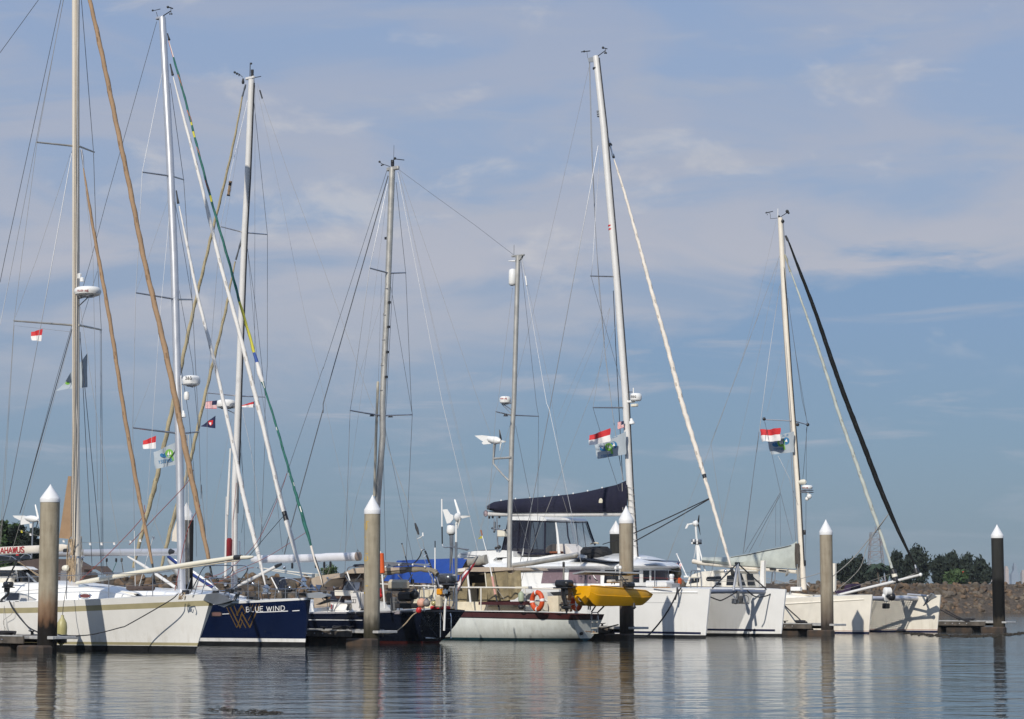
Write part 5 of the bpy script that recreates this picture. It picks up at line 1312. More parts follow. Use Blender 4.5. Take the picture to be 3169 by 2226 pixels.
# ================================================================ BOAT: black sloop, stern towards the right
M = Boat('sailing_yacht', px('S', 1334, 1990), 80.6, 'dark navy sloop showing its stern ladder, behind the grey concrete pile', 'sailboat', 'boats berthed along the marina')
stM = [(0, 1.10, .40, 1.17), (1.8, 1.5, 1.05, 1.12), (5, 1.92, 1.6, 1.08), (9, 1.85, 1.35, 1.12), (12, 1.15, .55, 1.28), (14, .08, .0, 1.42)]
set_plan(M, stM)
hM, bvM = hull(M, 'hull', stM, [('z', -.6, 0), ('z', .03, 0), ('z', .085, 1), ('z', .3, 1), ('z', .62, 1), ('d', .05, 2), ('d', 0, 3)], [REDBT, NAVYD, mat('grey_toe_rail', (.30, .29, .31), .5), DECKW], rake=.62, rake_len=3.5, deck_mat=3, flare=.9, belly=.10)
decal(bvM, strip(pp('c', [(150, 1125), (330, 1126), (595, 1128)]), 1.8), 'cove_stripe', WLET, hM, .006)
def mg(p): return pp('m4', p)
scr = strip(mg([(250, 740), (262, 785), (310, 790), (370, 740), (440, 640), (498, 525), (480, 660), (468, 750)]), 1.4) + strip(mg([(468, 750), (540, 640), (612, 510), (560, 660), (535, 770)]), 1.6) \
    + strip(mg([(650, 640), (610, 640), (580, 700), (575, 760), (600, 775), (640, 730), (668, 640), (650, 740), (668, 775)]), 1.3) + strip(mg([(745, 640), (705, 640), (680, 700), (690, 760), (720, 750), (770, 640), (730, 800), (690, 860), (655, 840)]), 1.3) \
    + strip(mg([(850, 640), (810, 640), (790, 700), (795, 755), (825, 750), (880, 630), (840, 790), (800, 855), (765, 840)]), 1.3) + strip(mg([(905, 650), (895, 740), (915, 765), (950, 700)]), 1.2) + strip(mg([(950, 700), (1000, 660), (985, 640), (955, 700), (965, 765), (1020, 740)]), 1.2)
decal(bvM, scr, 'boat_name_lettering', DLET, hM, .006, label='dim grey script boat name on the transom')
decal(bvM, [ell('m4', x, y, r, r, 8) for x, y, r in ((457, 396, 18), (553, 390, 16), (657, 390, 26), (1745, 360, 18), (1808, 365, 18), (1868, 360, 18), (330, 980, 34))], 'transom_fitting', STEEL, hM, .007)
M.rod('mast', [('u3', 763, 195), ('u3', 739, 800), ('u3', 720, 1140), ('u4', 709, 0), ('u4', 683, 700), ('u4', 672, 1000), ('b', 878, 0), ('b', 876, 560), ('b', 872, 900)], .122, ALUW, n=16)
M.rod('mast_strip', [('u3', 780, 215, -.03), ('u3', 757, 800, -.03), ('u3', 738, 1140, -.03), ('u4', 727, 0, -.03), ('u4', 702, 700, -.03), ('u4', 688, 1200, -.03), ('b', 908, 0, -.03), ('b', 902, 240, -.03)], .03, BLACKP)  # black strip along the right edge of the mast
M.part(MB().box(M.q('u3', 755, 185), HV * .24, NV * .06, UZ * .05, bev=.02), 'masthead', ALUW)
M.rod('spinnaker_pole', [('u4', 632, 1085, -.12), ('u4', 612, 1500, -.12), ('b', 815, 100, -.12), ('b', 800, 780, -.12)], [.04, .058, .058, .058], ALUW, n=12)
for i, (x0, x1) in enumerate([(862, 862), (888, 884), (896, 893)]): M.wire('halyard', [('u4', 668 + i * 8, 1300, -.14), ('b', x0, 300, -.14), ('b', x1, 860, -.14)], .009, [ROPER, WIREP, STEEL][i])
masthead(M, [('u3', [(755, 90), (753, 180)], .018), ('u3', [(785, 182), (822, 175)], .016), ('u3', [(655, 150), (690, 163)], .022), ('u3', [(685, 160), (708, 180)], .012)], [('u3', 658, 150, .05), ('u3', 672, 158, .05), ('u3', 685, 170, .03), ('u3', 761, 95, .045)])
M.part(MB().lathe(M.q('u3', 768, 180), M.q('u3', 768, 134), [(0, .06), (.45, .06), (.46, .05), (.54, .05), (.55, .06), (1, .06)], 12), 'tricolour_light', BLACKP)
M.part(MB().lathe(M.q('u3', 710, 222), M.q('u3', 711, 188), [(0, .04), (.3, .06), (1, .03)], 10), 'anchor_light', DARKM)
spreader(M, 'u3', [(570, 1112), (712, 1148)], -1.2, .03, ALU); spreader(M, 'u3', [(862, 1162), (725, 1150)], 1.2, .03, ALU)
spreader(M, 'u4', [(487, 738), (672, 757)], -1.6, .03, ALU); spreader(M, 'u4', [(848, 764), (685, 758)], 1.6, .03, ALU)
M.part(MB().tube(M.qs('b', [(1020, 622), (1100, 622), (1600, 610)]) + M.qs('c', [(300, 604), (548, 599)]), [.10, .155, .155, .155, .155], 14, flat=(NV, .62)), 'boom', mat('silver_white_boom', (.72, .72, .74), .3, metal=.15, noise=.03))
M.part(MB().tube(M.qs('c', [(546, 599), (576, 597)]), [.165, .16], 14, flat=(NV, .62)), 'boom_end', mat('bronze_boom_end', (.25, .20, .17), .5, noise=.2))
M.rod('boom_groove', [('b', 1040, 650, -.098), ('c', 0, 640, -.098), ('c', 545, 628, -.098)], .012, GREYP)
for x, y in [(12, 675), (210, 670), (278, 668), (330, 664)]: M.part(MB().box(M.q('c', x, y), HV * .05, NV * .025, UZ * .11, bev=.03), 'sheet_block', BLACKP)
for x0, y0, x1, y1 in [(280, 690, 258, 760), (326, 690, 302, 760), (12, 650, 22, 595)]: M.wire('mainsheet', [('c', x0, y0), ('c', x1, y1)], .012, WIREP)
M.wire('topping_lift_bridle', [('c', 545, 575, .02), ('c', 556, 540, .02), ('c', 575, 572, .02)], .012)
M.furl('furled_sail', [('u3', 708, 290), ('u3', 660, 560), ('u3', 595, 840), ('u3', 520, 1130), ('u3', 450, 1440), ('u4', 445, 40), ('u4', 395, 240), ('u4', 345, 470), ('u4', 270, 830), ('u4', 215, 1080), ('u4', 160, 1320), ('b', 235, -60), ('b', 160, 200), ('b', 100, 420), ('b', 35, 690)], .082, [OLIVES], rprof=[(0, .35), (.1, .55), (.4, .8), (.8, 1.2), (.95, .95), (1, .7)], label='olive tan furled genoa leaning left', amp=.16)
M.furl('furled_sail', [('u3', 662, 1330), ('u3', 612, 1560), ('u4', 625, 130), ('u4', 560, 400), ('u4', 510, 600), ('u4', 440, 900), ('u4', 390, 1120), ('u4', 330, 1360), ('b', 395, 180), ('b', 340, 380), ('b', 265, 690)], .066, [OLIVES], rprof=[(0, .4), (.15, .8), (.5, 1), (.85, 1.25), (.97, 1.0), (1, .7)], label='olive furled staysail leaning left', amp=.16)
for (x0, y0, x1, y1) in [(727, 225, 706, 300), (702, 1190, 665, 1320)]:
    M.rod('headstay_fitting', [('u3', x0, y0), ('u3', (x0 * 2 + x1) / 3, (y0 * 2 + y1) / 3), ('u3', (x0 + x1) / 2, (y0 + y1) / 2), ('u3', x1, y1)], [.03, .045, .03, .04], STEEL)
M.plate('loose_sail_clew', 'b', [(400, 280), (412, 478), (352, 470), (360, 400)], .1, .02, CREAMS)
for pts, r, m in [([('u3', 775, 300, 0), ('u3', 862, 1160, 1.2), ('u3', 862, 1612, 1.3), ('u4', 862, 560, 1.45), ('u4', 848, 764, 1.6), ('u4', 845, 1080, 1.65), ('u4', 825, 1600, 1.8), ('b', 1090, 500, 1.8)], .010, WIRE), ([('u3', 785, 230, 0), ('u3', 783, 1612, 0), ('u4', 780, 1612, .3), ('b', 1040, 500, .5)], .007, WIRE),
                  ([('u3', 738, 1250, 0), ('u3', 788, 1612, .6), ('u4', 848, 760, 1.6)], .009, WIRE), ([('u3', 742, 1290, 0), ('u4', 800, 560, .9), ('u4', 905, 1260, 1.2), ('b', 1275, 560, 1.6)], .007, WIRE),
                  ([('u3', 745, 300, 0), ('u3', 640, 740, -.8), ('u3', 570, 1112, -1.2), ('u3', 530, 1612, -1.4), ('u4', 487, 738, -1.6), ('u4', 483, 1612, -1.7), ('b', 645, 480, -1.75)], .008, WIRE), ([('u3', 735, 280, 0), ('u3', 600, 1100, -1.1), ('u4', 560, 600, -1.2)], .006, WIREP),
                  ([('u3', 800, 220, 0), ('u3', 1000, 800, 0), ('v5', 0, 760, 0), ('v5', 300, 1612, 0), ('v6', 325, 560, 0), ('v6', 575, 1250, 0)], .008, WIREP), ([('u3', 795, 235, 0), ('u3', 950, 940, 0), ('u3', 1085, 1612, 0), ('u4', 1210, 740, 0), ('v6', 110, 950, 0), ('v6', 218, 1425, 0)], .006, WIREP),
                  ([('u4', 705, 840, 0), ('u4', 760, 1100, 0), ('u4', 835, 1612, 0)], .010, WIRE), ([('u4', 695, 1110, 0), ('u4', 725, 1420, .4), ('u4', 700, 1612, .6)], .007, WIRE), ([('u4', 640, 900, 0), ('u4', 500, 1612, -1.2)], .006, WIREP), ([('u4', 690, 900, 0), ('b', 950, 0, .6), ('b', 960, 600, .6)], .007, WIRE)]:
    M.wire('shroud', pts, r, m)
M.rod('headstay_tip', [('u3', 815, 262), ('u3', 830, 312)], .03, DARKM)
M.part(MB().lathe(M.q('u3', 618, 922, -.9), M.q('u3', 632, 828, -.9), [(0, .065), (.1, .065), (.101, .05), (.3, .05), (.301, .06), (.5, .06), (.501, .05), (.7, .05), (.701, .06), (.88, .06), (.9, .065), (1, .065)], 10, m=lambda i, j: 1 if i in (0, 8, 9) else 0), 'radar_reflector', [mat('copper_reflector', (.45, .30, .18), .3, metal=.5), BLACKP])
radar(M, 'u4', 550, 658, 782, 832, -.1, (665, 830), label='white radar dome on the mast')
M.rod('lightning_pole', [('b', 918, 470, .3), ('b', 922, 590, .3)], .03, WHITEP)
# deck works left of the pile
trM, _ = trunk(M, 'coachroof', [(2.6, 1.15, 1.1, 1.42), (5.5, 1.25, 1.08, 1.48), (8, 1.15, 1.1, 1.52), (10.5, .7, 1.16, 1.50), (11.2, .5, 1.2, 1.26)], WHITE)
P5 = lambda pts, t=0.0: M.qs('k5', pts, t)
mb = MB(); mb.prism(P5([(470, 810), (620, 755), (1000, 700), (1190, 690), (1160, 745), (920, 800), (760, 930), (700, 1000), (430, 985)], -1.15), NV * 2.1)
M.part(mb, 'sprayhood', TANC, smooth=30)
for q in ([(560, 950), (700, 960), (640, 1080), (590, 1020)], [(445, 960), (480, 940), (590, 1085), (400, 1085)]): MB().prism(P5(q, -1.19), NV * .02).build('sprayhood_window', mat('blue_vinyl_window', (.06, .09, .17), .12), M.e, smooth=0)
MB().prism(P5([(520, 1250), (600, 1235), (890, 1300), (890, 1450), (515, 1485)], -1.5), NV * .03).build('weathercloth', TANC, M.e, smooth=0)
mb = MB(); mb.prism(P5([(900, 812), (1190, 680), (1420, 580), (1680, 560), (2600, 560), (2600, 610), (1640, 690), (1220, 700), (1180, 780), (930, 820)], -1.3), NV * 1.3)
M.part(mb, 'bimini', TANC, smooth=25)
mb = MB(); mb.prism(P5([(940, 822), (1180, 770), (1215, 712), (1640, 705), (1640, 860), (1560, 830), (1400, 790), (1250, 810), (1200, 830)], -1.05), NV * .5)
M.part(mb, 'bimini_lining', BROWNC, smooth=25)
mb = MB()
for pl, r in [([(760, 940), (910, 815), (1200, 690)], .022), ([(1275, 665), (1290, 590), (1340, 550), (1440, 540)], .020), ([(975, 1560), (1160, 1180), (1310, 880)], .022), ([(1215, 705), (1315, 865), (1495, 1110)], .018), ([(1590, 710), (1410, 940)], .016)]: mb.tube(smooth_path(P5(pl, -1.25), 4), r, 7)
M.part(mb, 'bimini_frame', STEEL)
M.rod('folding_strut', [('k5', 1278, 665, -1.3), ('k5', 1340, 860, -1.3)], .026, WHITEP)
M.part(MB().prism(P5([(1380, 545), (1440, 490), (1590, 480), (1600, 510), (1440, 560)], -.9), NV * .6), 'solar_panel', SOLAR)
MB().prism(P5([(1222, 870), (1585, 905), (1555, 1110), (1140, 1060)], -.9), NV * .02).build('side_curtain', mat('blue_grey_vinyl', (.10, .12, .17), .12, noise=.2), M.e, smooth=0)
mb = MB(); mb.tube(P5([(1230, 830), (1140, 1070)], -.95), .035, 6); mb.tube(P5([(1600, 880), (1560, 1120)], -.95), .035, 6); M.part(mb, 'curtain_edge', BROWNC)
MB().prism(P5([(815, 945), (975, 955), (965, 1000), (815, 995)], .4), NV * .3).build('blue_cushion', BLUEC, M.e); MB().prism(P5([(815, 1000), (960, 1005), (950, 1085), (815, 1090)], .2), NV * .3).build('cockpit_seat', BROWNC, M.e)
MB().prism(P5([(990, 1085), (1010, 1075), (1430, 1095), (1390, 1205), (1000, 1200)], -1.35), NV * .35).build('coaming_box', CREAMW, M.e)
MB().prism(P5([(900, 1100), (990, 1115), (1010, 1210), (1180, 1230), (1170, 1430), (890, 1420)], -.8), NV * .1).build('cockpit_side', mat('dark_blue_cockpit', (.012, .016, .035), .6), M.e, smooth=0)
MB().prism(P5([(1000, 1210), (1370, 1215), (1365, 1280), (1040, 1265)], -.9), NV * .15).build('teak_trim', mat('dark_teak', (.07, .035, .025), .7), M.e, smooth=0)
for x, y in [(990, 1010), (835, 805), (600, 1215)]: M.part(MB().ball(P5([(x, y)], -1.2)[0], .05, 8), 'polished_fitting', CHROME)
lifelines(M, [('k5', 380, 1085), ('k5', 820, 1095), ('k5', 1600, 1130), ('k6', 160, 1085), ('k6', 640, 1085), ('k6', 1000, 1060)], r=.009)
lifelines(M, [('k5', 470, 1345), ('k5', 830, 1360), ('k5', 1500, 1395), ('k6', 160, 1350), ('k6', 640, 1340), ('k6', 1000, 1310)], r=.007, m=WIREP)
stanchions(M, [('k5', 825, 1095, 830, 1570), ('k5', 910, 1400, 915, 1570), ('k6', 635, 1085, 630, 1560), ('k6', 450, 1100, 440, 1560)])
e = empty('lifesling_bag', P5([(1480, 1540)], -1.85)[0], 'white rescue sling bag hanging on the black sloop rail left of the grey pile', 'bag')
q = P5([(1362, 1180), (1380, 1150), (1590, 1118), (1612, 1150), (1600, 1500), (1560, 1540), (1420, 1535), (1395, 1490)], -1.9)
mb = MB(); mb.prism(q, NV * .22); bg = mb.build('pouch', WHITES, e, smooth=30)
bvq = BVHTree.FromPolygons(mb.v, mb.f)
decal(bvq, [pp('k5', [(1385, 1285), (1395, 1285), (1395, 1370), (1385, 1370)]), pp('k5', [(1395, 1355), (1480, 1360), (1480, 1370), (1395, 1370)]), pp('k5', [(1470, 1285), (1482, 1285), (1482, 1360), (1470, 1360)]), pp('k5', [(1420, 1285), (1432, 1285), (1432, 1358), (1420, 1358)]), pp('k5', [(1395, 1280), (1480, 1280), (1480, 1288), (1395, 1288)])], 'printed_symbol', BLET, bg, .006)
decal(bvq, [pp('k5', [(x, 1242), (x + 14, 1229), (x + 16, 1232), (x + 3, 1245)]) for x in range(1392, 1510, 17)] + [pp('k5', [(1392, 1229), (1520, 1227), (1520, 1230), (1392, 1232)])], 'printed_lettering', BLET, bg, .006)
for x in (1570, 1585): M.part(MB().tube(P5([(x - 5, 1130), (x + 10, 1300), (x - 25, 1480)], -1.93), .008, 5), 'bag_cord', WIREP, parent=bg)
ropecoil(M, 'k5', 1260, 1385, 1380, 1540, -1.8, GREYC, 12, .016, name='rope_coil', seed=21)
M.part(MB().box(P5([(860, 1500)], -1.5)[0], HV * .06, NV * .06, UZ * .07, bev=.02), 'winch', CHROME)
M.rod('red_strap', [('k5', 925, 1400, -1.5), ('k5', 915, 1500, -1.5)], .03, REDP)
# stern gear right of the pile
P6 = lambda pts, t=0.0: M.qs('k6', pts, t)
mb = MB(); mb.tube(resample(smooth_path(P6([(60, 730), (320, 690), (620, 655), (900, 620), (1150, 610), (1380, 640), (1490, 720)], -1.2), 5), 26), [.08 + .015 * math.sin(i * 1.3) for i in range(26)], 10, flat=(NV, .9)); mb.tube(resample(smooth_path(P6([(100, 640), (400, 610), (900, 570), (1300, 590), (1480, 650)], -1.2), 5), 16), .05, 8)
M.part(mb, 'rolled_bimini_side', mat('grey_brown_canvas', (.22, .19, .14), .9, noise=.2, nscale=3))
mb = MB(); mb.prism(P6([(0, 420), (420, 440), (1150, 480), (1220, 520), (800, 510), (330, 540), (0, 560)], -1.25), NV * .3); M.part(mb, 'solar_panel', mat('grey_solar_glass', (.17, .18, .20), .2, noise=.15))
mb = MB()
for pl, r in [([(330, 545), (620, 500), (930, 490), (1230, 530)], .016), ([(600, 730), (690, 830)], .02), ([(930, 720), (810, 900)], .02), ([(1290, 640), (1380, 800), (1400, 950)], .02), ([(1480, 790), (1540, 1010)], .018)]: mb.tube(P6(pl, -1.3), r, 7)
M.part(mb, 'bimini_frame', STEEL)
for x, y in [(320, 550), (625, 505), (935, 500), (1210, 545)]: M.part(MB().ball(P6([(x, y)], -1.3)[0], .04, 8), 'panel_clamp', WHITEP)
e = empty('danbuoy', P6([(300, 1490)], -1.9)[0], 'man-overboard pole with orange foam sleeve standing right of the grey pile', 'marker pole')
MB().tube(P6([(200, 190), (232, 620), (285, 1300), (298, 1490)], -1.9), [.022, .03, .032, .036], 9).build('pole', WHITEP, e)
mb = MB(); mb.lathe(P6([(238, 697)], -1.9)[0], P6([(212, 240)], -1.9)[0], [(0, .085), (.02, .10), (.98, .10), (1, .085)], 14); mb.build('foam_sleeve', ORANGEP, e)
MB().lathe(P6([(188, 1275)], -1.95)[0], P6([(188, 1030)], -1.95)[0], [(0, .03), (.1, .06), (.2, .10), (.35, .105), (.45, .07), (.6, .06), (.75, .07), (1, .05)], 14).build('rescue_light', REDP, label='small red rescue light hanging on the rail beside the orange-sleeved pole', cat='light')
mb = MB(); mb.box(P6([(615, 960)], -1.7)[0], HV * .36, NV * .25, UZ * .19, bev=.09); M.part(mb, 'grill_cover', BEIGEC)
mb = MB(); mb.box(P6([(610, 1065)], -1.7)[0], HV * .34, NV * .22, UZ * .05, bev=.03); M.part(mb, 'grill_base', BLACKP)
for (lab, cx, cy, r, mt, nm) in [('black ball fender on the black sloop stern rail', 975, 1180, 108, BLACKP, 'ball_fender'), ('faded pink ball fender hanging at the black sloop stern', 1135, 1365, 108, PINKP, 'ball_fender'), ('small grey ball fender behind the pink one', 1250, 1370, 85, mat('grey_fender', (.22, .20, .19), .5), 'ball_fender'), ('olive fender half hidden behind the stern frames of the black sloop', 1410, 1370, 62, FENDER, 'ball_fender')]:
    c = P6([(cx, cy)], -1.35 if 'pink' in lab else -1.0)[0]; rr = r / 7.333 * c.y / FPX
    e = empty(nm, c - UZ * rr, lab, 'fender')
    MB().ball(c, rr, 18).build('body', mt, e); up = -1 if cx == 1135 else 1
    MB().lathe(c + UZ * rr * .93 * up, c + UZ * rr * 1.28 * up, [(0, .06), (.5, .045), (1, .05)], 10).build('eye', CHROME if up > 0 else PINKP, e)
MB().lathe(P6([(1045, 1590)], -1.55)[0], P6([(1095, 1480)], -1.55)[0], [(0, .05), (.3, .10), (.7, .10), (1, .06)], 12).build('life_light', REDP, label='red horseshoe light canister below the pink ball fender', cat='light')
for (nm, c, a, b_, d, m_) in [('gas_locker', (500, 1390), .11, .1, .24, mat('grey_plastic', (.11, .115, .125), .5)), ('dark_locker', (780, 1220), .28, .2, .16, DARKM), ('stern_seat', (800, 1430), .42, .2, .09, mat('charcoal_cushion', (.03, .028, .03), .9)), ('black_box', (400, 1270), .10, .1, .22, BLACKP), ('pale_box', (390, 1180), .07, .08, .06, CREAMP), ('liferaft_case', (560, 1600), .4, .2, .04, mat('mauve_deck_paint', (.28, .25, .27), .6)),
                                ('outboard_bracket', (1670, 1110), .08, .08, .10, CHROME), ('tackle_bag', (1530, 1340), .12, .1, .2, BEIGEC), ('amber_horseshoe', (1550, 1115), .12, .08, .11, AMBER)]:
    M.part(MB().box(P6([c], -1.1)[0], HV * a, NV * b_, UZ * d, bev=min(a, b_, d) * .45), nm, m_)
M.part(MB().box(P6([(1560, 1475)], -.6)[0], HV * .30, NV * .25, UZ * .06, bev=.05), 'red_fuel_cover', REDF)
M.wire('whip_antenna', [('k6', 688, 20, -1.2), ('k6', 790, 400, -1.2), ('k6', 965, 1000, -1.2)], .018, BLACKP); M.part(MB().ball(P6([(688, 25)], -1.2)[0], .03, 8), 'antenna_tip', BLACKP)
M.rod('antenna', [('c', 1200, 468, -.9), ('c', 1200, 525, -.9)], .018, BLACKP); M.rod('antenna', [('c', 1200, 525, -.9), ('c', 1199, 860, -.9), ('k6', 1440, 1450, -.9)], .024, WHITEP)
M.part(MB().box(P6([(925, 880)], -1.2)[0], HV * .06, NV * .05, UZ * .08, bev=.02), 'antenna_base', DARKM)
# split backstay with rungs
M.wire('backstay_leg', [('c', 1035, 320, 0), ('c', 1050, 400, 0), ('c', 1048, 450, -.05), ('k6', 1130, 190, -.2), ('k6', 1190, 340, -.4), ('k6', 1240, 500, -.6), ('k6', 1330, 730, -.8), ('k6', 1392, 975, -1.0)], .011, WIREP)
M.wire('backstay_leg', [('c', 1060, 410, 0), ('c', 1100, 470, 0), ('k6', 1185, 90, .0), ('k6', 1240, 280, .2), ('k6', 1310, 480, .3), ('k6', 1372, 665, .4), ('k6', 1480, 930, .6)], .011, WIREP)
M.rod('backstay_tensioner', [('c', 1034, 322), ('c', 1048, 365), ('c', 1064, 415)], [.03, .055, .03], DARKM); M.rod('backstay_tip', [('c', 1098, 400), ('c', 1100, 430)], .028, WHITEP)
for x0, y0, x1, y1 in [(1135, 165, 1200, 145), (1185, 320, 1240, 270), (1240, 500, 1310, 475), (1325, 725, 1372, 685)]: M.wire('backstay_rung', [('k6', x0, y0, -.3), ('k6', x1, y1, .2)], .016, WHITEP)
M.wire('backstay_rung', [('c', 1050, 452), ('c', 1078, 440), ('c', 1095, 425)], .014, WHITEP)
M.wire('black_cable', [('k6', 1195, 150), ('k6', 1140, 180), ('k6', 1100, 300), ('k6', 1010, 420), ('k6', 900, 485), ('k6', 600, 495), ('k6', 330, 545)], .022, ROPEB, sm=True, n=7)
M.rod('stern_strut', [('k6', 1215, 185, .2), ('k6', 1380, 640, .3), ('k6', 1480, 930, .4), ('k6', 1580, 1230, .4), ('k6', 1640, 1500, .4)], .034, DARKM)
MP = M.rod('turbine_post', [('c', 1376, 330, -.7), ('c', 1375, 480, -.7)], .036, WHITEP); M.rod('turbine_post', [('c', 1375, 478, -.7), ('c', 1375, 1040, -.7)], .05, STEEL)
windgen(M, 'c', (1405, 272), (1335, 272), (1376, 330), -.7, [(1360, 122), (1492, 262), (1386, 368)], .16, tailpoly=[(1262, 208), (1298, 205), (1325, 245), (1350, 256), (1350, 288), (1325, 318), (1298, 325)], label='white wind turbine with three blades', poler=.045)
M.part(MB().lathe(M.q('c', 1334, 412, -.5), M.q('c', 1334, 318, -.5), [(0, .12), (.08, .145), (.15, .16), (.4, .16), (.65, .15), (.85, .11), (.96, .05), (1, .01)], 20), 'satellite_dome', WHITEP)
M.part(MB().lathe(M.q('c', 1336, 428, -.5), M.q('c', 1335, 408, -.5), [(0, .06), (1, .12)], 14), 'dome_base', DARKM)
M.rod('dome_post', [('c', 1337, 420, -.5), ('c', 1337, 560, -.5), ('c', 1325, 720, -.5)], [.075, .06, .025], STEEL)
mb = MB(); mb.tube(M.qs('c', [(1256, 120), (1258, 350)], -.6), .028, 7, m=0); M.part(mb, 'antenna', WHITEP); M.part(MB().tube(M.qs('c', [(1258, 350), (1260, 495)], -.6), .024, 7), 'antenna', BLACKP)
M.part(MB().tube(smooth_path(M.qs('c', [(1260, 490), (1268, 515), (1285, 523), (1340, 522), (1480, 540)], -.6), 4), .020, 6), 'antenna_bracket', STEEL); M.part(MB().tube(M.qs('c', [(1340, 500), (1375, 525), (1470, 548)], -.6), .018, 6), 'antenna_bracket', STEEL)
M.wire('stay_wire', [('c', 1340, 560, -.6), ('c', 1352, 790, -.6)], .014, WIREP)
outboard(M, 'c', (1293, 738), (1290, 925), 100, -.9, 'pewter grey outboard motor on the stern rail of the black sloop, under the wind turbine', PEWTER, side=-1, cf=.24)
M.rod('davit_pipe', [('c', 1250, 930, -.9), ('c', 1285, 925, -.9), ('c', 1293, 950, -.9), ('c', 1283, 1010, -.9), ('c', 1275, 1215, -.9)], [.035, .05, .05, .042, .036], WHITEP)
mb = MB()
for x0, y0, x1 in [(1228, 1070, 1243), (1310, 1070, 1331)]: mb.tube(smooth_path([cast(bvM, px('c', x0, y0), .02), M.q('c', x1, 1092, -.15) , M.q('c', x1, 1270, -.15)], 5), .022, 8)
lad = mb.build('boarding_ladder', CHROME, M.e)
for y in (1117, 1196): MB().tube(M.qs('c', [(1244, y + 3), (1331, y)], -.15), .018, 7).build('rung', CHROME, lad)
pts = [cast(bvM, px('c', x, y), .05) for x, y in ((1110, 1270), (1180, 1275), (1225, 1276))]
pts = [p for p in pts if p is not None]
if len(pts) > 1: M.part(MB().tube(pts + [M.q('c', 1332, 1272, -.15)], .028, 8), 'swim_platform_edge', CHROME)
lifelines(M, [('k6', 1000, 1060), ('k6', 1080, 1045), ('k6', 1160, 1055)], r=.014, m=CHROME)
M.part(MB().tube(smooth_path(P6([(1085, 1560), (1090, 1080), (1180, 1050), (1190, 1560)], -1.0), 3), .022, 7), 'pushpit', STEEL)
M.part(MB().tube(P6([(1170, 1060), (1440, 1020), (1860, 1020), (2000, 1060)], .4), .018, 7), 'pushpit', STEEL)
M.part(MB().tube(P6([(1340, 1300), (1600, 1310), (1980, 1310)], .4), .014, 7), 'pushpit', STEEL)
for x0, y0, x1, y1 in [(1430, 1020, 1340, 1290), (1560, 1300, 1530, 1440), (1500, 1250, 1590, 1560), (1850, 1020, 1870, 1500), (1760, 1040, 1770, 1490)]: M.part(MB().tube(P6([(x0, y0), (x1, y1)], .1), .02, 6), 'stern_frame', STEEL)
M.wire('stern_rope', [('k6', 1540, 1450, -.9), ('m4', 1100, 60, -.9), ('m4', 1235, 560, -.9)], .012, WIREP)
M.rod('ensign_staff', [('d', 345, 600, .5), ('d', 200, 850, .5), ('d', 125, 1035, .5)], .024, STEEL)
flag(M, 'ensign', 'd', [(330, 642), (158, 905), (162, 818), (236, 716)], .45, lambda u, v: 0 if v < .34 or (v > .80) else 1, [mat('dark_red_cloth', (.30, .02, .035), .8), WHITEF], 'red and white ensign drooping on its staff at the black sloop stern', 'flag', None, 18, 12, .10, 1.4)
flag(M, 'ensign_flag', 'u4', [(548, 785), (482, 795), (478, 835), (545, 838)], -1.2, us_pat, [REDF, WHITEF, NAVYF], 'small stars and stripes flag beside the radar dome of the black sloop', 'flag', 'stars and stripes flags', 26, 26, .04)
fo, fbv = flag(M, 'club_burgee', 'u4', [(538, 880), (450, 945), (450, 948), (537, 960)], -1.0, lambda u, v: 0, [NAVYF], 'navy triangular burgee with a red and white shield', 'pennant', None, 14, 10, .03)
decal(fbv, [(pp('u4', [(494, 914), (524, 908), (522, 932), (508, 945), (496, 932)]), 0), (pp('u4', [(498, 924), (520, 922), (518, 932), (508, 940), (500, 932)]), 1)], 'shield_emblem', [REDF, WHITEF], fo, .006)
flag(M, 'courtesy_flag', 'u4', [(778, 792), (708, 815), (706, 828), (780, 830)], 1.3, lambda u, v: 0 if v < .45 else 1, [REDF, WHITEF], 'red and white flag half behind the white furled genoa, right of the white mast', 'flag', 'red and white courtesy flags', 14, 10, .04)
rope('mooring_line', M, [('k6', 1030, 1580, -1.55), ('c', 1010, 1090, -1.7), ('c', 950, 1160, -1.9), ('c', 870, 1225, -2.3), ('c', 800, 1240, -3.0), ('c', 760, 1235, -3.6)], .020, ROPET, 'tan stern line sagging from the black sloop to its dock', 'mooring line')
# white dinghy stowed on the foredeck
a0, a1 = M.q('b', 345, 605, .3), M.q('b', 712, 860, .3)
WD = empty('stowed_dinghy', a1, 'white dinghy with blue trim stowed on edge behind the silver mast of the navy sloop', 'dinghy')
ax = (a1 - a0); n_ = ax.normalized().cross(NV).normalized()
rows = []
for i in range(15):
    f = i / 14; c = a0 + ax * f; w = .62 * math.sin(math.pi * min(1, .08 + f * .85)) ** .6
    rows.append([c + n_ * (-w * .25 - .0) + NV * (w * .85), c - n_ * w * .75 + NV * w * .5, c - n_ * w * .9, c - n_ * w * .75 - NV * w * .35, c - n_ * w * .25 - NV * w * .5, c + n_ * w * .12 - NV * w * .5])
mb = MB(); mb.grid(rows); mb.poly(rows[0]); mb.poly(rows[-1][::-1]); mb.build('hull', WHITE2, WD, smooth=60)
MB().tube([r[5] for r in rows], .06, 8).build('rubbing_strake', mat('blue_rubber_strake', (.01, .03, .16), .6), WD)

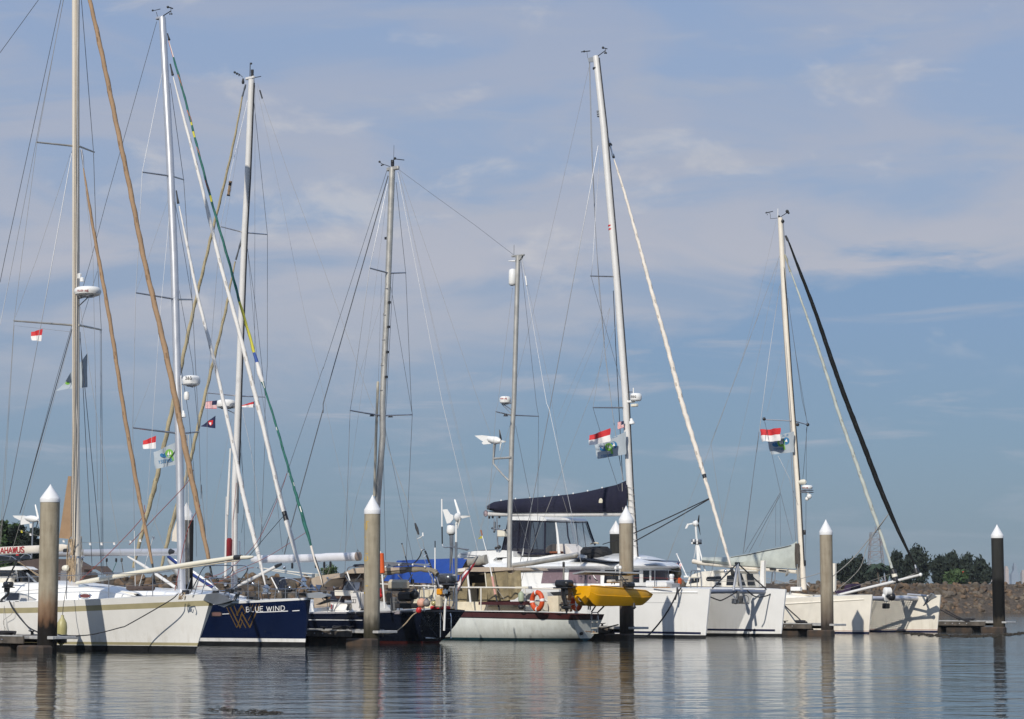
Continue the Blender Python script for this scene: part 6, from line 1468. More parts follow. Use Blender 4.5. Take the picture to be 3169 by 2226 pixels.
# ================================================================ BOAT: aqua ketch
K = Boat('ketch', px('S', 1811, 1982.5), 85.7, 'pale aqua two-masted ketch with maroon rail and khaki cockpit tent', 'sailboat', 'boats berthed along the marina')
stK = [(0, .92, .10, .99), (1.4, 1.42, .92, 1.01), (4, 1.85, 1.55, 1.05), (8, 1.9, 1.6, 1.08), (11.5, 1.2, .7, 1.2), (13.5, .1, .0, 1.4)]
set_plan(K, stK)
hK, bvK = hull(K, 'hull', stK, [('z', -.6, 0), ('z', 0, 0), ('z', .095, 1), ('z', .3, 1), ('z', .55, 1), ('d', .21, 2), ('d', .17, 3), ('d', .06, 3), ('d', 0, 3)], [GREENBT, PALEH, BLACKB, MAROON], rake=.18, rake_len=2.5, deck_mat=None, flare=.55, belly=.08)
mb = MB(); rowsd = []
for i in range(24):
    s = 13.4 * i / 23; hb = float(np.interp(s, K.hs, K.hb)) - .06; z = float(np.interp(s, K.hs, [q[3] for q in stK])) - .10
    rowsd.append([K.W(s, -hb, z), K.W(s, 0, z + .05), K.W(s, hb, z)])
mb.grid(rowsd); mb.build('deck', CREAM, K.e)
pe = cast(bvK, px('d', 1200, 1240), -.02) or K.q('d', 1200, 1240, -.6)
K.part(MB().lathe(pe, pe + HV * .12, [(0, .06), (.8, .06), (1, .05)], 12), 'exhaust', BLACKP)
mb = MB()
for x in (1292, 1346): mb.tube(smooth_path([K.q('d', x - 8, 1120, -.0), K.q('d', x - 2, 1075, -.0), K.q('d', x + 2, 1100, -.1), K.q('d', x - 4, 1235, -.1)], 4), .018, 7)
mb.tube(smooth_path(K.qs('d', [(1285, 1085), (1300, 1066), (1340, 1066), (1352, 1085)], -.1), 4), .018, 7)
lad = mb.build('boarding_ladder', STEEL, K.e)
for y in (1145, 1195, 1238): MB().tube(K.qs('d', [(1290, y), (1346, y - 2)], -.1), .016, 6).build('rung', CREAMP, lad)
mb = MB(); p_ = K.qs('d', [(1238, 1220), (1330, 1230), (1310, 1245)], -.05)
mb.tube([p_[0], p_[1]], .016, 6); mb.tube([p_[2], p_[2] + UZ * .12], .03, 8); mb.build('rudder_fitting', mat('rusty_steel', (.20, .11, .06), .8, noise=.4), K.e)
PD = lambda pts, t=0.0: K.qs('d', pts, t)
MB().prism(PD([(175, 975), (715, 975), (740, 1050), (170, 1048)], -1.25), NV * 2.3).build('cabin', CREAM, K.e, smooth=0)
MB().prism(PD([(430, 1002), (505, 1002), (505, 1016), (430, 1016)], -1.27), NV * .03).build('cabin_vent', BEIGEC, K.e, smooth=0); MB().prism(PD([(640, 1000), (690, 1000), (690, 1018), (640, 1018)], -1.27), NV * .03).build('cabin_vent', BEIGEC, K.e, smooth=0)
MB().prism(K.qs('c', [(1060, 850), (1240, 835), (1260, 1045), (1000, 1045)], -1.15), NV * 2.1).build('deckhouse', CREAM, K.e, smooth=0)
for xx in (1090, 1150): K.part(MB().tube(K.qs('c', [(xx, 850), (xx - 4, 1040)], -1.18), .012, 5), 'deckhouse_seam', BEIGEC)
# tent
mb = MB(); mb.prism(PD([(172, 708), (235, 690), (400, 686), (600, 690), (618, 712), (420, 726), (262, 724)], -1.15), NV * 2.2); mb.build('tent_roof', TANC, K.e, smooth=0)
MB().prism(PD([(178, 718), (272, 715), (250, 978), (178, 978)], -1.12), NV * .03).build('tent_panel', KHAKIC, K.e, smooth=0)
MB().prism(PD([(178, 700), (240, 694), (240, 722), (178, 728)], -1.16), NV * .06).build('tent_edge', CREAMW, K.e, smooth=0)
rows = []
top, bot = [(415, 742), (470, 730), (530, 728), (590, 722), (600, 735), (625, 745), (660, 716), (703, 712)], [(432, 962), (480, 960), (540, 966), (590, 964), (615, 960), (650, 958), (690, 930), (712, 862)]
for k in range(13):
    v = k / 12; row = []
    for i in range(36):
        u = i / 35; x0 = np.interp(u, np.linspace(0, 1, 8), [a[0] for a in top]); y0 = np.interp(u, np.linspace(0, 1, 8), [a[1] for a in top]); x1 = np.interp(u, np.linspace(0, 1, 8), [a[0] for a in bot]); y1 = np.interp(u, np.linspace(0, 1, 8), [a[1] for a in bot])
        row.append(K.q('d', x0 + (x1 - x0) * v, y0 + (y1 - y0) * v, -1.10 + .07 * math.sin(u * 21 + v * 1.5) * (.3 + v * .7) + .05 * math.sin(u * 9 - v * 3)))
    rows.append(row)
mb = MB(); mb.grid(rows); mb.build('tent_curtain', KHAKIC, K.e, smooth=60)
MB().prism(PD([(600, 712), (640, 700), (620, 800), (608, 770)], -1.0), NV * .05).build('tent_flap', TANC, K.e, smooth=0)
MB().prism(PD([(240, 720), (610, 720), (610, 975), (240, 975)], .95), NV * .04).build('tent_back', mat('shaded_tent_back', (.05, .042, .03), .9), K.e, smooth=0)  # back panel coloured dark for the shade inside the tent
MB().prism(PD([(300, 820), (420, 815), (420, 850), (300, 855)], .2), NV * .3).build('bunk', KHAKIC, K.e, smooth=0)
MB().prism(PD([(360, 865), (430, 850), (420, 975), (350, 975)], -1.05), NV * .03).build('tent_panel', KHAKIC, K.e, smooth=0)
mb = MB()
for pl in ([(270, 722), (250, 978)], [(374, 858), (370, 968)], [(405, 720), (418, 850)]): mb.tube(PD(pl, -1.08), .025, 6)
mb.build('tent_pole', CREAMP, K.e)
MB().prism(PD([(352, 975), (742, 972), (742, 1002), (352, 1000)], -1.75), NV * .35).build('bench', MAROON, K.e, smooth=0)
WRAIL = mat('white_painted_rail', (.74, .71, .64), .45, noise=.06)
lifelines(K, [('d', 172, 856), ('d', 373, 856), ('d', 640, 858), ('d', 795, 862), ('d', 1048, 868), ('d', 1150, 875)], r=.030, m=WRAIL, name='rail')
lifelines(K, [('d', 735, 964), ('d', 900, 968), ('d', 1120, 970)], r=.030, m=WRAIL, name='rail')
stanchions(K, [('d', 373, 856, 372, 1045), ('d', 738, 862, 738, 1055), ('d', 1048, 868, 1048, 1060), ('d', 1112, 872, 1110, 1060)], m=WRAIL, r=.030)
lifelines(K, [('c', 1400, 855), ('k6', 1600, 995), ('k6', 830, 968), ('k6', 430, 945), ('k6', 100, 930), ('k5', 1600, 890), ('k5', 880, 850)], r=.022, m=WRAIL, name='rail')
lifelines(K, [('k6', 1560, 1060), ('k6', 1060, 1050)], r=.020, m=WRAIL, name='rail')
lifelines(K, [('k5', 640, 790), ('k5', 300, 760), ('k5', 0, 700), ('b', 1180, 715)], r=.020, m=WRAIL, name='rail', inset=.3)
lifelines(K, [('k5', 640, 718), ('k5', 300, 692), ('k5', 0, 655), ('b', 1060, 690)], r=.026, m=WRAIL, name='rail', inset=.3)
stanchions(K, [('k5', 1045, 870, 1045, 1020), ('k5', 1510, 890, 1512, 1000)], m=WRAIL, r=.03)
MB().box(K.q('k5', 558, 755, -1.0), HV * .12, NV * .1, UZ * .10, bev=.02).build('rail_box', CREAMP, K.e)
for x, r in ((1197, .10), (1293, .06), (1565, .06)): K.part(MB().lathe(K.q('k6', x, 1040, -1.8), K.q('k6', x, 955, -1.8), [(0, r * .4), (.4, r * .5), (.7, r), (1, r)], 14), 'rail_fitting', WHITEP)
MB().box(K.q('d', 715, 856, -1.85), HV * .32, NV * .03, UZ * .035).build('rail_board', CREAMP, K.e)
MB().box(K.q('d', 782, 857, -1.85), HV * .06, NV * .05, UZ * .05, bev=.01).build('rail_clamp', GREYP, K.e)
mb = MB(); mb.prism(PD([(925, 928), (1015, 925), (1018, 1058), (930, 1058)], -1.3), NV * .8); mb.build('stern_locker', CREAM, K.e, smooth=0)
MB().prism(PD([(945, 895), (1050, 890), (1045, 922), (975, 925)], -.6), NV * .5).build('dark_hatch', DARKM, K.e, smooth=0)
MB().prism(PD([(740, 900), (925, 895), (940, 1055), (740, 1055)], .2), NV * .3).build('aft_cabin', mat('grey_white_paint', (.55, .55, .54), .6, noise=.1), K.e, smooth=0)
MB().prism(PD([(1120, 880), (1165, 880), (1165, 960), (1125, 960)], -.2), NV * .3).build('dark_opening', DARKM, K.e, smooth=0); MB().prism(PD([(1094, 890), (1120, 890), (1118, 965), (1096, 965)], -1.0), NV * .05).build('wood_panel', mat('varnished_wood', (.35, .15, .05), .4), K.e, smooth=0)
# things hung on the ketch's rails
def lifebuoy(cx, cy, R_, r_, t, label, a0=.1):
    c = K.q('d', cx, cy, t); k = c.y / FPX / 2.688
    e = empty('lifebuoy', c - UZ * R_ * k, label, 'lifebuoy', 'orange lifebuoys on the ketch rail')
    X = (HV * .95 - NV * .2).normalized()
    MB().torus(c, X, UZ, R_ * k, r_ * k, 40, 12).build('ring', ORANGE, e)
    for a in (0 + a0, math.pi / 2 + a0, math.pi + a0, 1.5 * math.pi + a0):
        mb = MB(); pr = []
        for i in range(4):
            th = a - .13 + .26 * i / 3; d = X * math.cos(th) + UZ * math.sin(th); az = X.cross(UZ)
            pr.append([c + d * ((R_ + r_ * 1.06 * math.cos(2 * math.pi * j / 12)) * k) + az * (r_ * 1.06 * k * math.sin(2 * math.pi * j / 12)) for j in range(12)])
        mb.grid(pr, closed=True); mb.build('reflective_band', WHITEF, e)
lifebuoy(840, 968, 69, 21, -1.72, 'orange lifebuoy with white bands on the ketch rail, fully in view')
lifebuoy(1168, 985, 52, 19, -.7, 'second orange lifebuoy half hidden behind the black outboard motor', .3)
_, cw = outboard(K, 'd', (1065, 792), (1078, 1042), 100, -1.72, 'black outboard motor clamped to the ketch rail beside the orange lifebuoy', BLACKP, side=-1)
gp, gq = K.q('d', 707, 975, -1.8), K.q('d', 707, 888, -1.8)
MB().lathe(gp, gq, [(0, .08), (.08, .11), (.2, .115), (.7, .115), (.85, .09), (.9, .05), (1, .045)], 16).build('gas_bottle', mat('pale_green_gas_bottle', (.36, .42, .30), .5, noise=.08), label='pale green gas bottle standing at the end of the maroon bench', cat='gas bottle')
mb = MB(); mb.ball(K.q('d', 707, 1018, -1.8), .17, 14, k=(.7, .7, .55)); mb.build('small_buoy', DARKM, label='dark round float hanging below the green gas bottle', cat='buoy')
e = empty('flagged_pole', PD([(530, 1045)], -1.6)[0], 'slanting white pole with pink grip and little yellow flag on the ketch', 'marker pole')
MB().tube(PD([(393, 465), (430, 600), (465, 770)], -1.6), [.012, .02, .024], 7).build('pole', WHITEP, e); MB().tube(PD([(372, 378), (382, 425)], -1.6), .03, 7).build('tip', mat('brown_tip', (.30, .12, .06), .6), e)
MB().tube(PD([(381, 420), (394, 470)], -1.6), .014, 6).build('staff', WHITEP, e)
MB().tube(PD([(465, 765), (480, 850), (492, 915)], -1.6), .048, 9).build('grip', PINKT, e); MB().tube(PD([(492, 915), (528, 1048)], -1.6), .035, 8).build('foot', DARKM, e)
MB().grid([[K.q('d', 384 + 3 * v, 424 + 24 * v, -1.6), K.q('d', 366, 432 + 18 * v, -1.55), K.q('d', 350, 450 + 4 * v, -1.62)] for v in (0, .5, 1)]).build('flag', YELLS, e)
rope('thin_rope', K, [('d', 465, 770, -1.6), ('d', 500, 860, -1.6), ('d', 565, 950, -1.6)], .009, WIREP, 'pale cord tied to the pink grip of the slanting pole', 'rope')
MB().tube(PD([(260, 740), (285, 980)], -1.7), [.035, .042], 9).build('white_pole', WHITEP, label='white pole leaning in front of the khaki tent on the ketch', cat='pole')
# masts
K.rod('mizzen_mast', [('v5', 1216, 690), ('v5', 1190, 1612), ('v6', 1178, 700), ('d', 612, 300), ('d', 607, 735)], .096, ALUG, n=14)
K.part(MB().box(K.q('v5', 1216, 688), HV * .32, NV * .06, UZ * .035, bev=.015), 'masthead', ALUG)
K.part(MB().prism(K.qs('v5', [(1193, 690), (1240, 690), (1228, 715), (1205, 715)], -.05), NV * .1), 'masthead_bracket', ALUG)
K.wire('antenna', [('v5', 1191, 622), ('v5', 1190, 685)], .012); K.rod('anemometer_arm', [('v5', 1155, 722), ('v5', 1200, 722)], [.015, .04], WHITEP)
K.part(MB().lathe(K.q('v5', 1180, 877, -.1), K.q('v5', 1182, 770, -.1), [(0, .06), (.06, .12), (.15, .15), (.85, .15), (.95, .12), (1, .05)], 16), 'radar_reflector', WHITEP)
radar(K, 'v6', 1100, 1172, 458, 502, 0.0, (1172, 500), txt=('MARINE', 0, 9, 7, 5.4, 1106, 476), label='white radar dome on the mizzen mast')
K.part(MB().tube(K.qs('v6', [(1115, 505), (1168, 560)]), .018, 6), 'radar_strut', STEEL)
spreader(K, 'v6', [(1077, 553), (1176, 576)], -1.1, .028, STEEL); spreader(K, 'v6', [(1344, 582), (1186, 575)], 1.1, .028, STEEL)
K.part(MB().lathe(K.q('v6', 1139, 582, -.5), K.q('v6', 1139, 566, -.5), [(0, .10), (1, .05)], 12), 'deck_light', DARKM)
windgen(K, 'v6', (1108, 738), (945, 706), (1065, 845), -.1, [(1098, 665, 1), (1140, 740), (1100, 800)], .15, tailpoly=[(945, 703), (990, 700), (1060, 708), (1060, 752), (1000, 758), (988, 748), (998, 740), (975, 725)], label='white torpedo wind generator on the mizzen mast')
K.part(MB().tube(K.qs('v6', [(1065, 755), (1063, 878), (1120, 945), (1160, 985)], -.1), .035, 8), 'generator_bracket', ALUG); K.part(MB().tube(K.qs('v6', [(1065, 846), (1172, 839)], -.1), .045, 8), 'generator_bracket', ALUG)
K.rod('mizzen_boom', [('d', 638, 672), ('d', 800, 652), ('d', 1160, 588)], [.085, .10, .10], ALUG, n=12); K.rod('boom_end', [('d', 1155, 590), ('d', 1180, 575)], [.11, .06], ALUG)
K.rod('mizzen_outhaul', [('d', 645, 685), ('d', 1080, 630), ('d', 1150, 612)], .008, WIREP)
K.part(MB().tube(K.qs('d', [(1060, 640), (1060, 730), (1056, 790)]), .03, 6), 'mizzen_sheet', mat('grey_rope', (.25, .24, .22), .9)); K.part(MB().box(K.q('d', 1060, 665), HV * .05, NV * .03, UZ * .10, bev=.02), 'sheet_block', DARKM)
K.rod('main_mast', [('v5', 431, 140), ('v5', 405, 850), ('v5', 370, 1612), ('v6', 372, 700), ('v6', 338, 1140), ('c', 690, 300), ('c', 668, 760)], .128, ALUG, n=16)
K.part(MB().box(K.q('v5', 436, 145), HV * .34, NV * .07, UZ * .08, bev=.03), 'masthead', ALUG)
K.part(MB().lathe(K.q('v5', 433, 130), K.q('v5', 433, 92), [(0, .07), (.5, .075), (.55, .06), (.6, .075), (1, .07)], 12), 'tricolour_light', BLACKP)
masthead(K, [('v5', [(350, 102), (365, 115), (410, 130)], .014), ('v5', [(445, 85), (505, 92)], .018), ('v5', [(442, 0), (440, 92)], .008), ('v5', [(448, 84), (440, 92), (434, 140), (408, 130)], .012)], [('v5', 352, 103, .05), ('v5', 364, 125, .035), ('v5', 373, 122, .035), ('v5', 448, 82, .06)])
K.rod('spinnaker_pole', [('v5', 340, 1475, -.2), ('v6', 342, 370, -.2), ('v6', 330, 700, -.2), ('v6', 320, 1080, -.2)], [.04, .056, .056, .056], mat('weathered_tan_spar', (.46, .42, .33), .5, noise=.15), n=10)
spreader(K, 'v5', [(290, 766), (412, 798)], -1.1, .036, STEEL); spreader(K, 'v5', [(515, 795), (420, 798)], 1.1, .034, STEEL)
spreader(K, 'v6', [(168, 545), (370, 580)], -1.6, .036, STEEL); spreader(K, 'v6', [(556, 572), (380, 578)], 1.6, .036, STEEL)
for x, y, t in [(305, 582, -.6), (420, 588, .6)]: K.part(MB().lathe(K.q('v6', x, y, t), K.q('v6', x, y - 14, t), [(0, .11), (1, .05)], 12), 'deck_light', DARKM)
for x, y in [(390, 880), (378, 1045), (372, 1200), (363, 1360), (357, 1515)]: K.part(MB().tube(K.qs('v5', [(x + 5, y - 20), (x - 4, y + 15), (x + 12, y + 12)], -.13), .018, 5), 'mast_step', ALU)
for x, y in [(392, 580), (414, 980), (409, 1133), (402, 1290), (394, 1445)]: K.part(MB().box(K.q('v5', x, y, -.05), HV * .05, NV * .04, UZ * .05), 'mast_step', DARKM)
for pts, r, m in [([('v5', 400, 150, 0), ('v5', 0, 1395, 0), ('u4', 1210, 580, 0), ('u4', 970, 1280, 0), ('u4', 820, 1612, 0), ('b', 1080, 520, 0)], .010, WIRE), ([('v5', 405, 190, 0), ('v5', 0, 1612, 0), ('v6', 0, 560, 0), ('u4', 1210, 840, 0), ('u4', 1010, 1570, 0), ('b', 1290, 580, 0)], .022, WIRE),
                  ([('v5', 402, 240, 0), ('v5', 290, 766, -1.1), ('v5', 175, 1612, -1.4), ('v6', 168, 545, -1.6), ('v6', 150, 1100, -1.75), ('v6', 135, 1590, -1.85), ('c', 448, 720, -1.85)], .011, WIRE), ([('v5', 408, 240, 0), ('v5', 230, 1612, -.8), ('v6', 100, 1450, -1.6)], .006, WIREP), ([('v5', 395, 870, 0), ('v5', 280, 1250, -.7), ('v5', 175, 1612, -1.2), ('v6', 168, 540, -1.6)], .006, WIREP),
                  ([('v5', 455, 230, 0), ('v5', 515, 795, 1.1), ('v5', 550, 1612, 1.4), ('v6', 556, 572, 1.6), ('v6', 530, 1140, 1.75), ('v6', 518, 1500, 1.85)], .011, WIRE), ([('v5', 422, 880, 0), ('v5', 545, 1612, 1.4), ('v6', 554, 560, 1.6)], .009, WIRE), ([('v5', 465, 170, 0), ('v5', 745, 1612, 0), ('v6', 965, 1420, 0)], .010, WIRE),
                  ([('v5', 470, 165, 0), ('v5', 796, 1612, 0), ('v6', 975, 1270, 0)], .006, WIREP), ([('v5', 472, 165, .03), ('v5', 804, 1612, .03), ('v6', 983, 1270, .03)], .006, WIREP), ([('v5', 475, 150, 0), ('v5', 975, 1612, 0), ('v6', 1045, 700, 0)], .008, WIREP),
                  ([('v5', 470, 150, 0), ('v5', 690, 312, 0), ('v5', 950, 500, 0), ('v5', 1190, 685, 0)], .008, WIRE), ([('v5', 365, 800, 0), ('v5', 345, 1470, 0)], .007, WIRE), ([('v5', 437, 800, .3), ('v5', 395, 1612, .3), ('v6', 375, 800, .3), ('v6', 390, 1480, .5)], .009, WIRE), ([('v6', 385, 650, 0), ('v6', 560, 1480, 1.2)], .009, WIRE), ([('v6', 325, 700, 0), ('v6', 210, 1080, -.9), ('v6', 130, 1450, -1.8)], .008, WIREP), ([('v6', 380, 690, 0), ('v6', 430, 860, 0), ('v6', 575, 1250, 0)], .006, WIREP),
                  ([('v5', 1232, 705, 0), ('v5', 1330, 1612, .9), ('v6', 1344, 582, 1.1), ('v6', 1338, 1250, 1.4), ('d', 695, 850, 1.7)], .008, WIRE), ([('v5', 1182, 890, 0), ('v5', 1090, 1612, -.8), ('v6', 1077, 553, -1.1), ('v6', 1040, 1100, -1.4), ('v6', 945, 1420, -1.75)], .008, WIREP), ([('v5', 1238, 705, 0), ('v5', 1395, 1612, 0), ('v6', 1411, 540, 0), ('e', 70, 330, 0), ('e', 130, 650, 0)], .009, WIRE), ([('v5', 1242, 720, 0), ('v5', 1411, 1490, .3), ('e', 0, 80, .6)], .006, WIREP),
                  ([('v6', 1165, 640, 0), ('v6', 1030, 1080, -.7), ('v6', 975, 1310, -1.4)], .008, WIREP), ([('v6', 1200, 640, 0), ('v6', 1300, 1140, .8), ('d', 760, 660, 1.4)], .008, WIRE), ([('d', 640, 130, 0), ('d', 700, 320, .5), ('d', 775, 520, 1.0)], .008, WIRE), ([('d', 965, 100, .9), ('d', 850, 390, 0), ('d', 720, 720, -1.2)], .007, WIREP), ([('d', 1050, 100, .4), ('d', 1130, 360, .4), ('d', 1200, 640, .4), ('d', 1225, 790, .4)], .008, WIREP),
                  ([('v6', 1050, 900, -.2), ('v6', 1020, 1400, -1.5)], .006, WIREP)]:
    K.wire('shroud', pts, r, m)
K.rod('backstay_tip', [('v5', 1262, 815), ('v5', 1270, 875)], .03, WHITEP)
rows = []
for k in range(9):
    v = k / 8
    tp = [(885, 632), (1000, 627), (1150, 622), (1300, 616), (1470, 611)]; bt = [(770, 800), (940, 812), (1120, 820), (1300, 822), (1392, 822)]
    row = []
    for i in range(25):
        u = i / 24; f = np.linspace(0, 1, 5)
        x = np.interp(u, f, [a[0] for a in tp]) * (1 - v) + np.interp(u, f, [a[0] for a in bt]) * v - 14 * math.sin(math.pi * v) * (u > .9)
        y = np.interp(u, f, [a[1] for a in tp]) * (1 - v) + np.interp(u, f, [a[1] for a in bt]) * v
        row.append(K.q('c', x, y, -1.5 * v ** .8 + .02 * math.sin(u * 30) * v + .05 * math.sin(u * 8 + v * 4) * v))
    rows.append(row)
mb = MB(); mb.grid(rows)
far = [[p + NV * (2 * 1.5 * (k / 8) ** .8 + .02) for p in r] for k, r in enumerate(rows)]
mb.grid([r[::-1] for r in far]); mb.build('boom_tarpaulin', BLUEC, K.e, smooth=60, label='big bright blue tarpaulin over the main boom')
gs = resample(smooth_path(K.qs('c', [(1440, 652), (1500, 645), (1613, 625)]) + K.qs('d', [(330, 632), (418, 622)]), 4), 20)
mb = MB(); mb.tube(gs, [.17 + .025 * math.sin(i * 1.1) for i in range(20)], 12, flat=(NV, .8)); mb.build('stowed_mainsail', GREYC, K.e, smooth=60)
mb = MB(); mb.tube(K.qs('d', [(200, 690), (330, 668), (408, 655)]), .06, 8); mb.build('main_boom', mat('dark_varnished_boom', (.05, .04, .035), .5), K.e)
# davits, panel and the yellow dinghy
mb = MB()
for pl in ([(1290, 1062), (1330, 1000), (1335, 960)], [(1345, 1062), (1400, 1005), (1405, 975)], [(1160, 1040), (1190, 990), (1200, 955), (1175, 930)]): mb.tube(smooth_path(PD(pl, -.3), 4), .03, 7)
mb.build('davit', STEEL, K.e)
for x0, y0, x1, y1 in [(1180, 1050, 1202, 950), (1265, 1040, 1270, 1000), (1280, 1045, 1285, 1000)]: K.part(MB().tube(PD([(x0, y0), (x1, y1)], -.3), .025, 6), 'davit_strut', GREYP)
mb = MB(); q0, q1 = K.q('e', 110, 732, -.6), K.q('e', 572, 745, 1.0)
mb.box((q0 + q1) / 2, (q1 - q0) / 2, HV * .30 + UZ * .04, UZ * .03); mb.build('solar_panel', GREYP, K.e, smooth=0)
MB().box((q0 + q1) / 2 - UZ * .035, (q1 - q0) * .3, HV * .2, UZ * .02).build('panel_frame', BLACKP, K.e, smooth=0)
for pl in ([(400, 750), (385, 830)], [(420, 750), (405, 830)], [(448, 750), (470, 800), (490, 830)], [(455, 750), (520, 830)], [(370, 800), (520, 790)], [(240, 780), (268, 805)]): MB().tube(K.qs('e', pl, .3), .022, 6).build('panel_stand', DARKM, K.e)
for x, y, r in [(417, 690, .05), (455, 686, .06)]:
    p_ = K.q('e', x, y, .3); K.part(MB().lathe(p_ - UZ * .06, p_ + UZ * .05, [(0, r), (.6, r), (1, r * .5)], 12), 'gps_antenna', WHITEP); K.part(MB().tube([p_ - UZ * .05, K.q('e', x - 2, 740, .3)], .014, 6), 'antenna_stalk', WHITEP)
def tx(pxx, s):
    u = (pxx - W0 / 2) / FPX; b0 = K.O - HV * s
    return (u * b0.y - b0.x) / (NV.x - u * NV.y)
sD = -.95
tL, tR = tx(px('e', 128, 0)[0], sD), tx(px('e', 640, 0)[0], sD)
DG = empty('plastic_dinghy', K.W(sD, (tL + tR) / 2, 1.3), 'bright yellow plastic dinghy hanging on davits behind the ketch', 'dinghy')
rows = []; n = 22
for i in range(n):
    f = i / (n - 1); t = tL + (tR - tL) * f
    end = min(f / .10, 1) ** .5 if f < .10 else (min((1 - f) / .16, 1) ** .7 if f > .84 else 1)
    w = .56 * (.80 + .20 * end); rise = .30 * (1 - end) + .06 * max(0, (.5 - f)) 
    gun = 2.05 - .20 * f - .12 * max(0, (f - .86) / .14); kl = 1.27 + .05 * f + rise * .9
    H_ = gun - kl
    sec = [(-w, 1), (-w * 1.02, .96), (-w * 1.03, .62), (-w * .91, .55), (-w * .90, .30), (-w * .74, .12 - .10 * end), (-w * .58, .10), (-w * .46, .26), (-w * .30, .20), (0, .0), (w * .30, .20), (w * .46, .26), (w * .58, .10), (w * .74, .12 - .10 * end), (w * .90, .30), (w * 1.0, .55), (w * .97, .58), (w * 1.02, .96), (w, 1)]
    rows.append([K.W(sD - a, t, kl + c * H_) for a, c in sec])
mb = MB(); mb.grid(rows); mb.poly([p for p in rows[0]]); mb.poly([p for p in rows[-1]][::-1])
inner = [[r[0] + HV * .05, K.W(sD, 0, 0) * 0 + (r[0] + r[-1]) / 2 - UZ * .28, r[-1] - HV * .05] for r in rows[1:-1]]
mb.grid(inner); mb.build('hull', YELLOW, DG, smooth=38)
for sg in (0, -1): MB().tube([r[sg] for r in rows], .028, 8).build('gunwale', YELLOW, DG)
MB().box(K.q('e', 525, 835, .6), NV * .26, HV * .16, UZ * .11, bev=.08).build('dinghy_motor', BLACKP, label='small black motor lying in the yellow dinghy', cat='outboard motor')
MB().box(K.q('e', 400, 805, .3), NV * .3, HV * .12, UZ * .06, bev=.04).build('dinghy_bag', mat('beige_dry_bag', (.55, .50, .42), .8), label='beige bag lying on the yellow dinghy', cat='bag')
for (x0, y0, x1, y1, t) in [(150, 905, 160, 930, -1.2), (565, 1000, 572, 1030, .8)]: pass
mb = MB(); q = K.q('e', 570, 1015, .7); mb.lathe(q + UZ * .14, q - UZ * .10, [(0, .03), (.4, .05), (.7, .09), (1, .02)], 10); mb.build('drain_plug', DARKM, DG)
rope('davit_tackle', K, [('e', 165, 905, -1.3), ('e', 110, 950, -1.3), ('e', 130, 975, -1.3)], .014, mat('grey_rope', (.25, .24, .22), .9), 'grey tackle rope at the left end of the yellow dinghy', 'rope', k=5)
# ================================================================ BOAT: white catamaran with navy boom cover
L = Boat('catamaran', px('e', 1165, 1277), 91.8, 'big white catamaran with navy boom cover and smoked flybridge curtains', 'catamaran', 'boats berthed along the marina')
stL = [(0, .05, .02, 1.97), (.5, .26, .17, 1.985), (2, .60, .42, 2.0), (5, .84, .60, 2.02), (9, .88, .64, 1.98), (13.2, .8, .55, 1.6)]
set_plan(L, stL)
rowsL = [('z', -.6, 0), ('z', 0, 0), ('z', .115, 1), ('z', .5, 1), ('z', 1.0, 1), ('z', 1.5, 1), ('d', .16, 1), ('d', .05, 1), ('d', 0, 2)]
hL, bvL = hull(L, 'hull', stL, rowsL, [BLACKB, WHITE2, DECKW], rake=.28, rake_len=1.6, deck_mat=2, flare=1.0)
hL2, bvL2 = hull(L, 'hull', stL, rowsL, [BLACKB, WHITE2, DECKW], rake=.28, rake_len=1.6, deck_mat=2, flare=1.0, t0=5.25)
def band(bv, tile, x0, x1, y0, y1, h0, h1, n=10):
    out = []
    for i in range(n):
        a, c = i / n, (i + 1) / n
        X0, X1 = x0 + (x1 - x0) * a, x0 + (x1 - x0) * c; Y0, Y1 = y0 + (y1 - y0) * a, y0 + (y1 - y0) * c; g0, g1 = h0 + (h1 - h0) * a, h0 + (h1 - h0) * c
        out.append(pp(tile, [(X0, Y0), (X1, Y1), (X1, Y1 + g1), (X0, Y0 + g0)]))
    return out
decal(bvL, band(bvL, 'e', 300, 1126, 1214, 1228, 17, 18), 'waterline_stripe', NAVYST, hL, .006)
decal(bvL2, band(bvL2, 'f', 104, 668, 1198, 1204, 16, 17), 'waterline_stripe', NAVYST, hL2, .006)
decal(bvL, band(bvL, 'e', 640, 965, 980, 982, 2.2, 2.0), 'hull_seam', GREYP, hL, .005)
P_ = [cast(bvL, px('e', x, 895 + (x - 620) * .002), .0) for x in range(560, 1101, 45)]
L.part(MB().tube([p for p in P_ if p], .035, 8), 'rub_strake', WHITE2)
PE = lambda pts, t=0.0: L.qs('e', pts, t)
LD = lambda pts, t=0.0: L.qs('d', pts, t)
mb = MB(); c = L.W(8.2, 2.62, 1.78); mb.box(c, HV * 5.0, NV * 2.55, UZ * .20, bev=.05); mb.build('bridge_deck', DECKW, L.e, smooth=0)
mb = MB(); c = L.W(8.6, 2.62, 1.15); mb.box(c, HV * 4.6, NV * 2.0, UZ * .45, bev=.2); mb.build('nacelle', WHITE2, L.e, smooth=30)
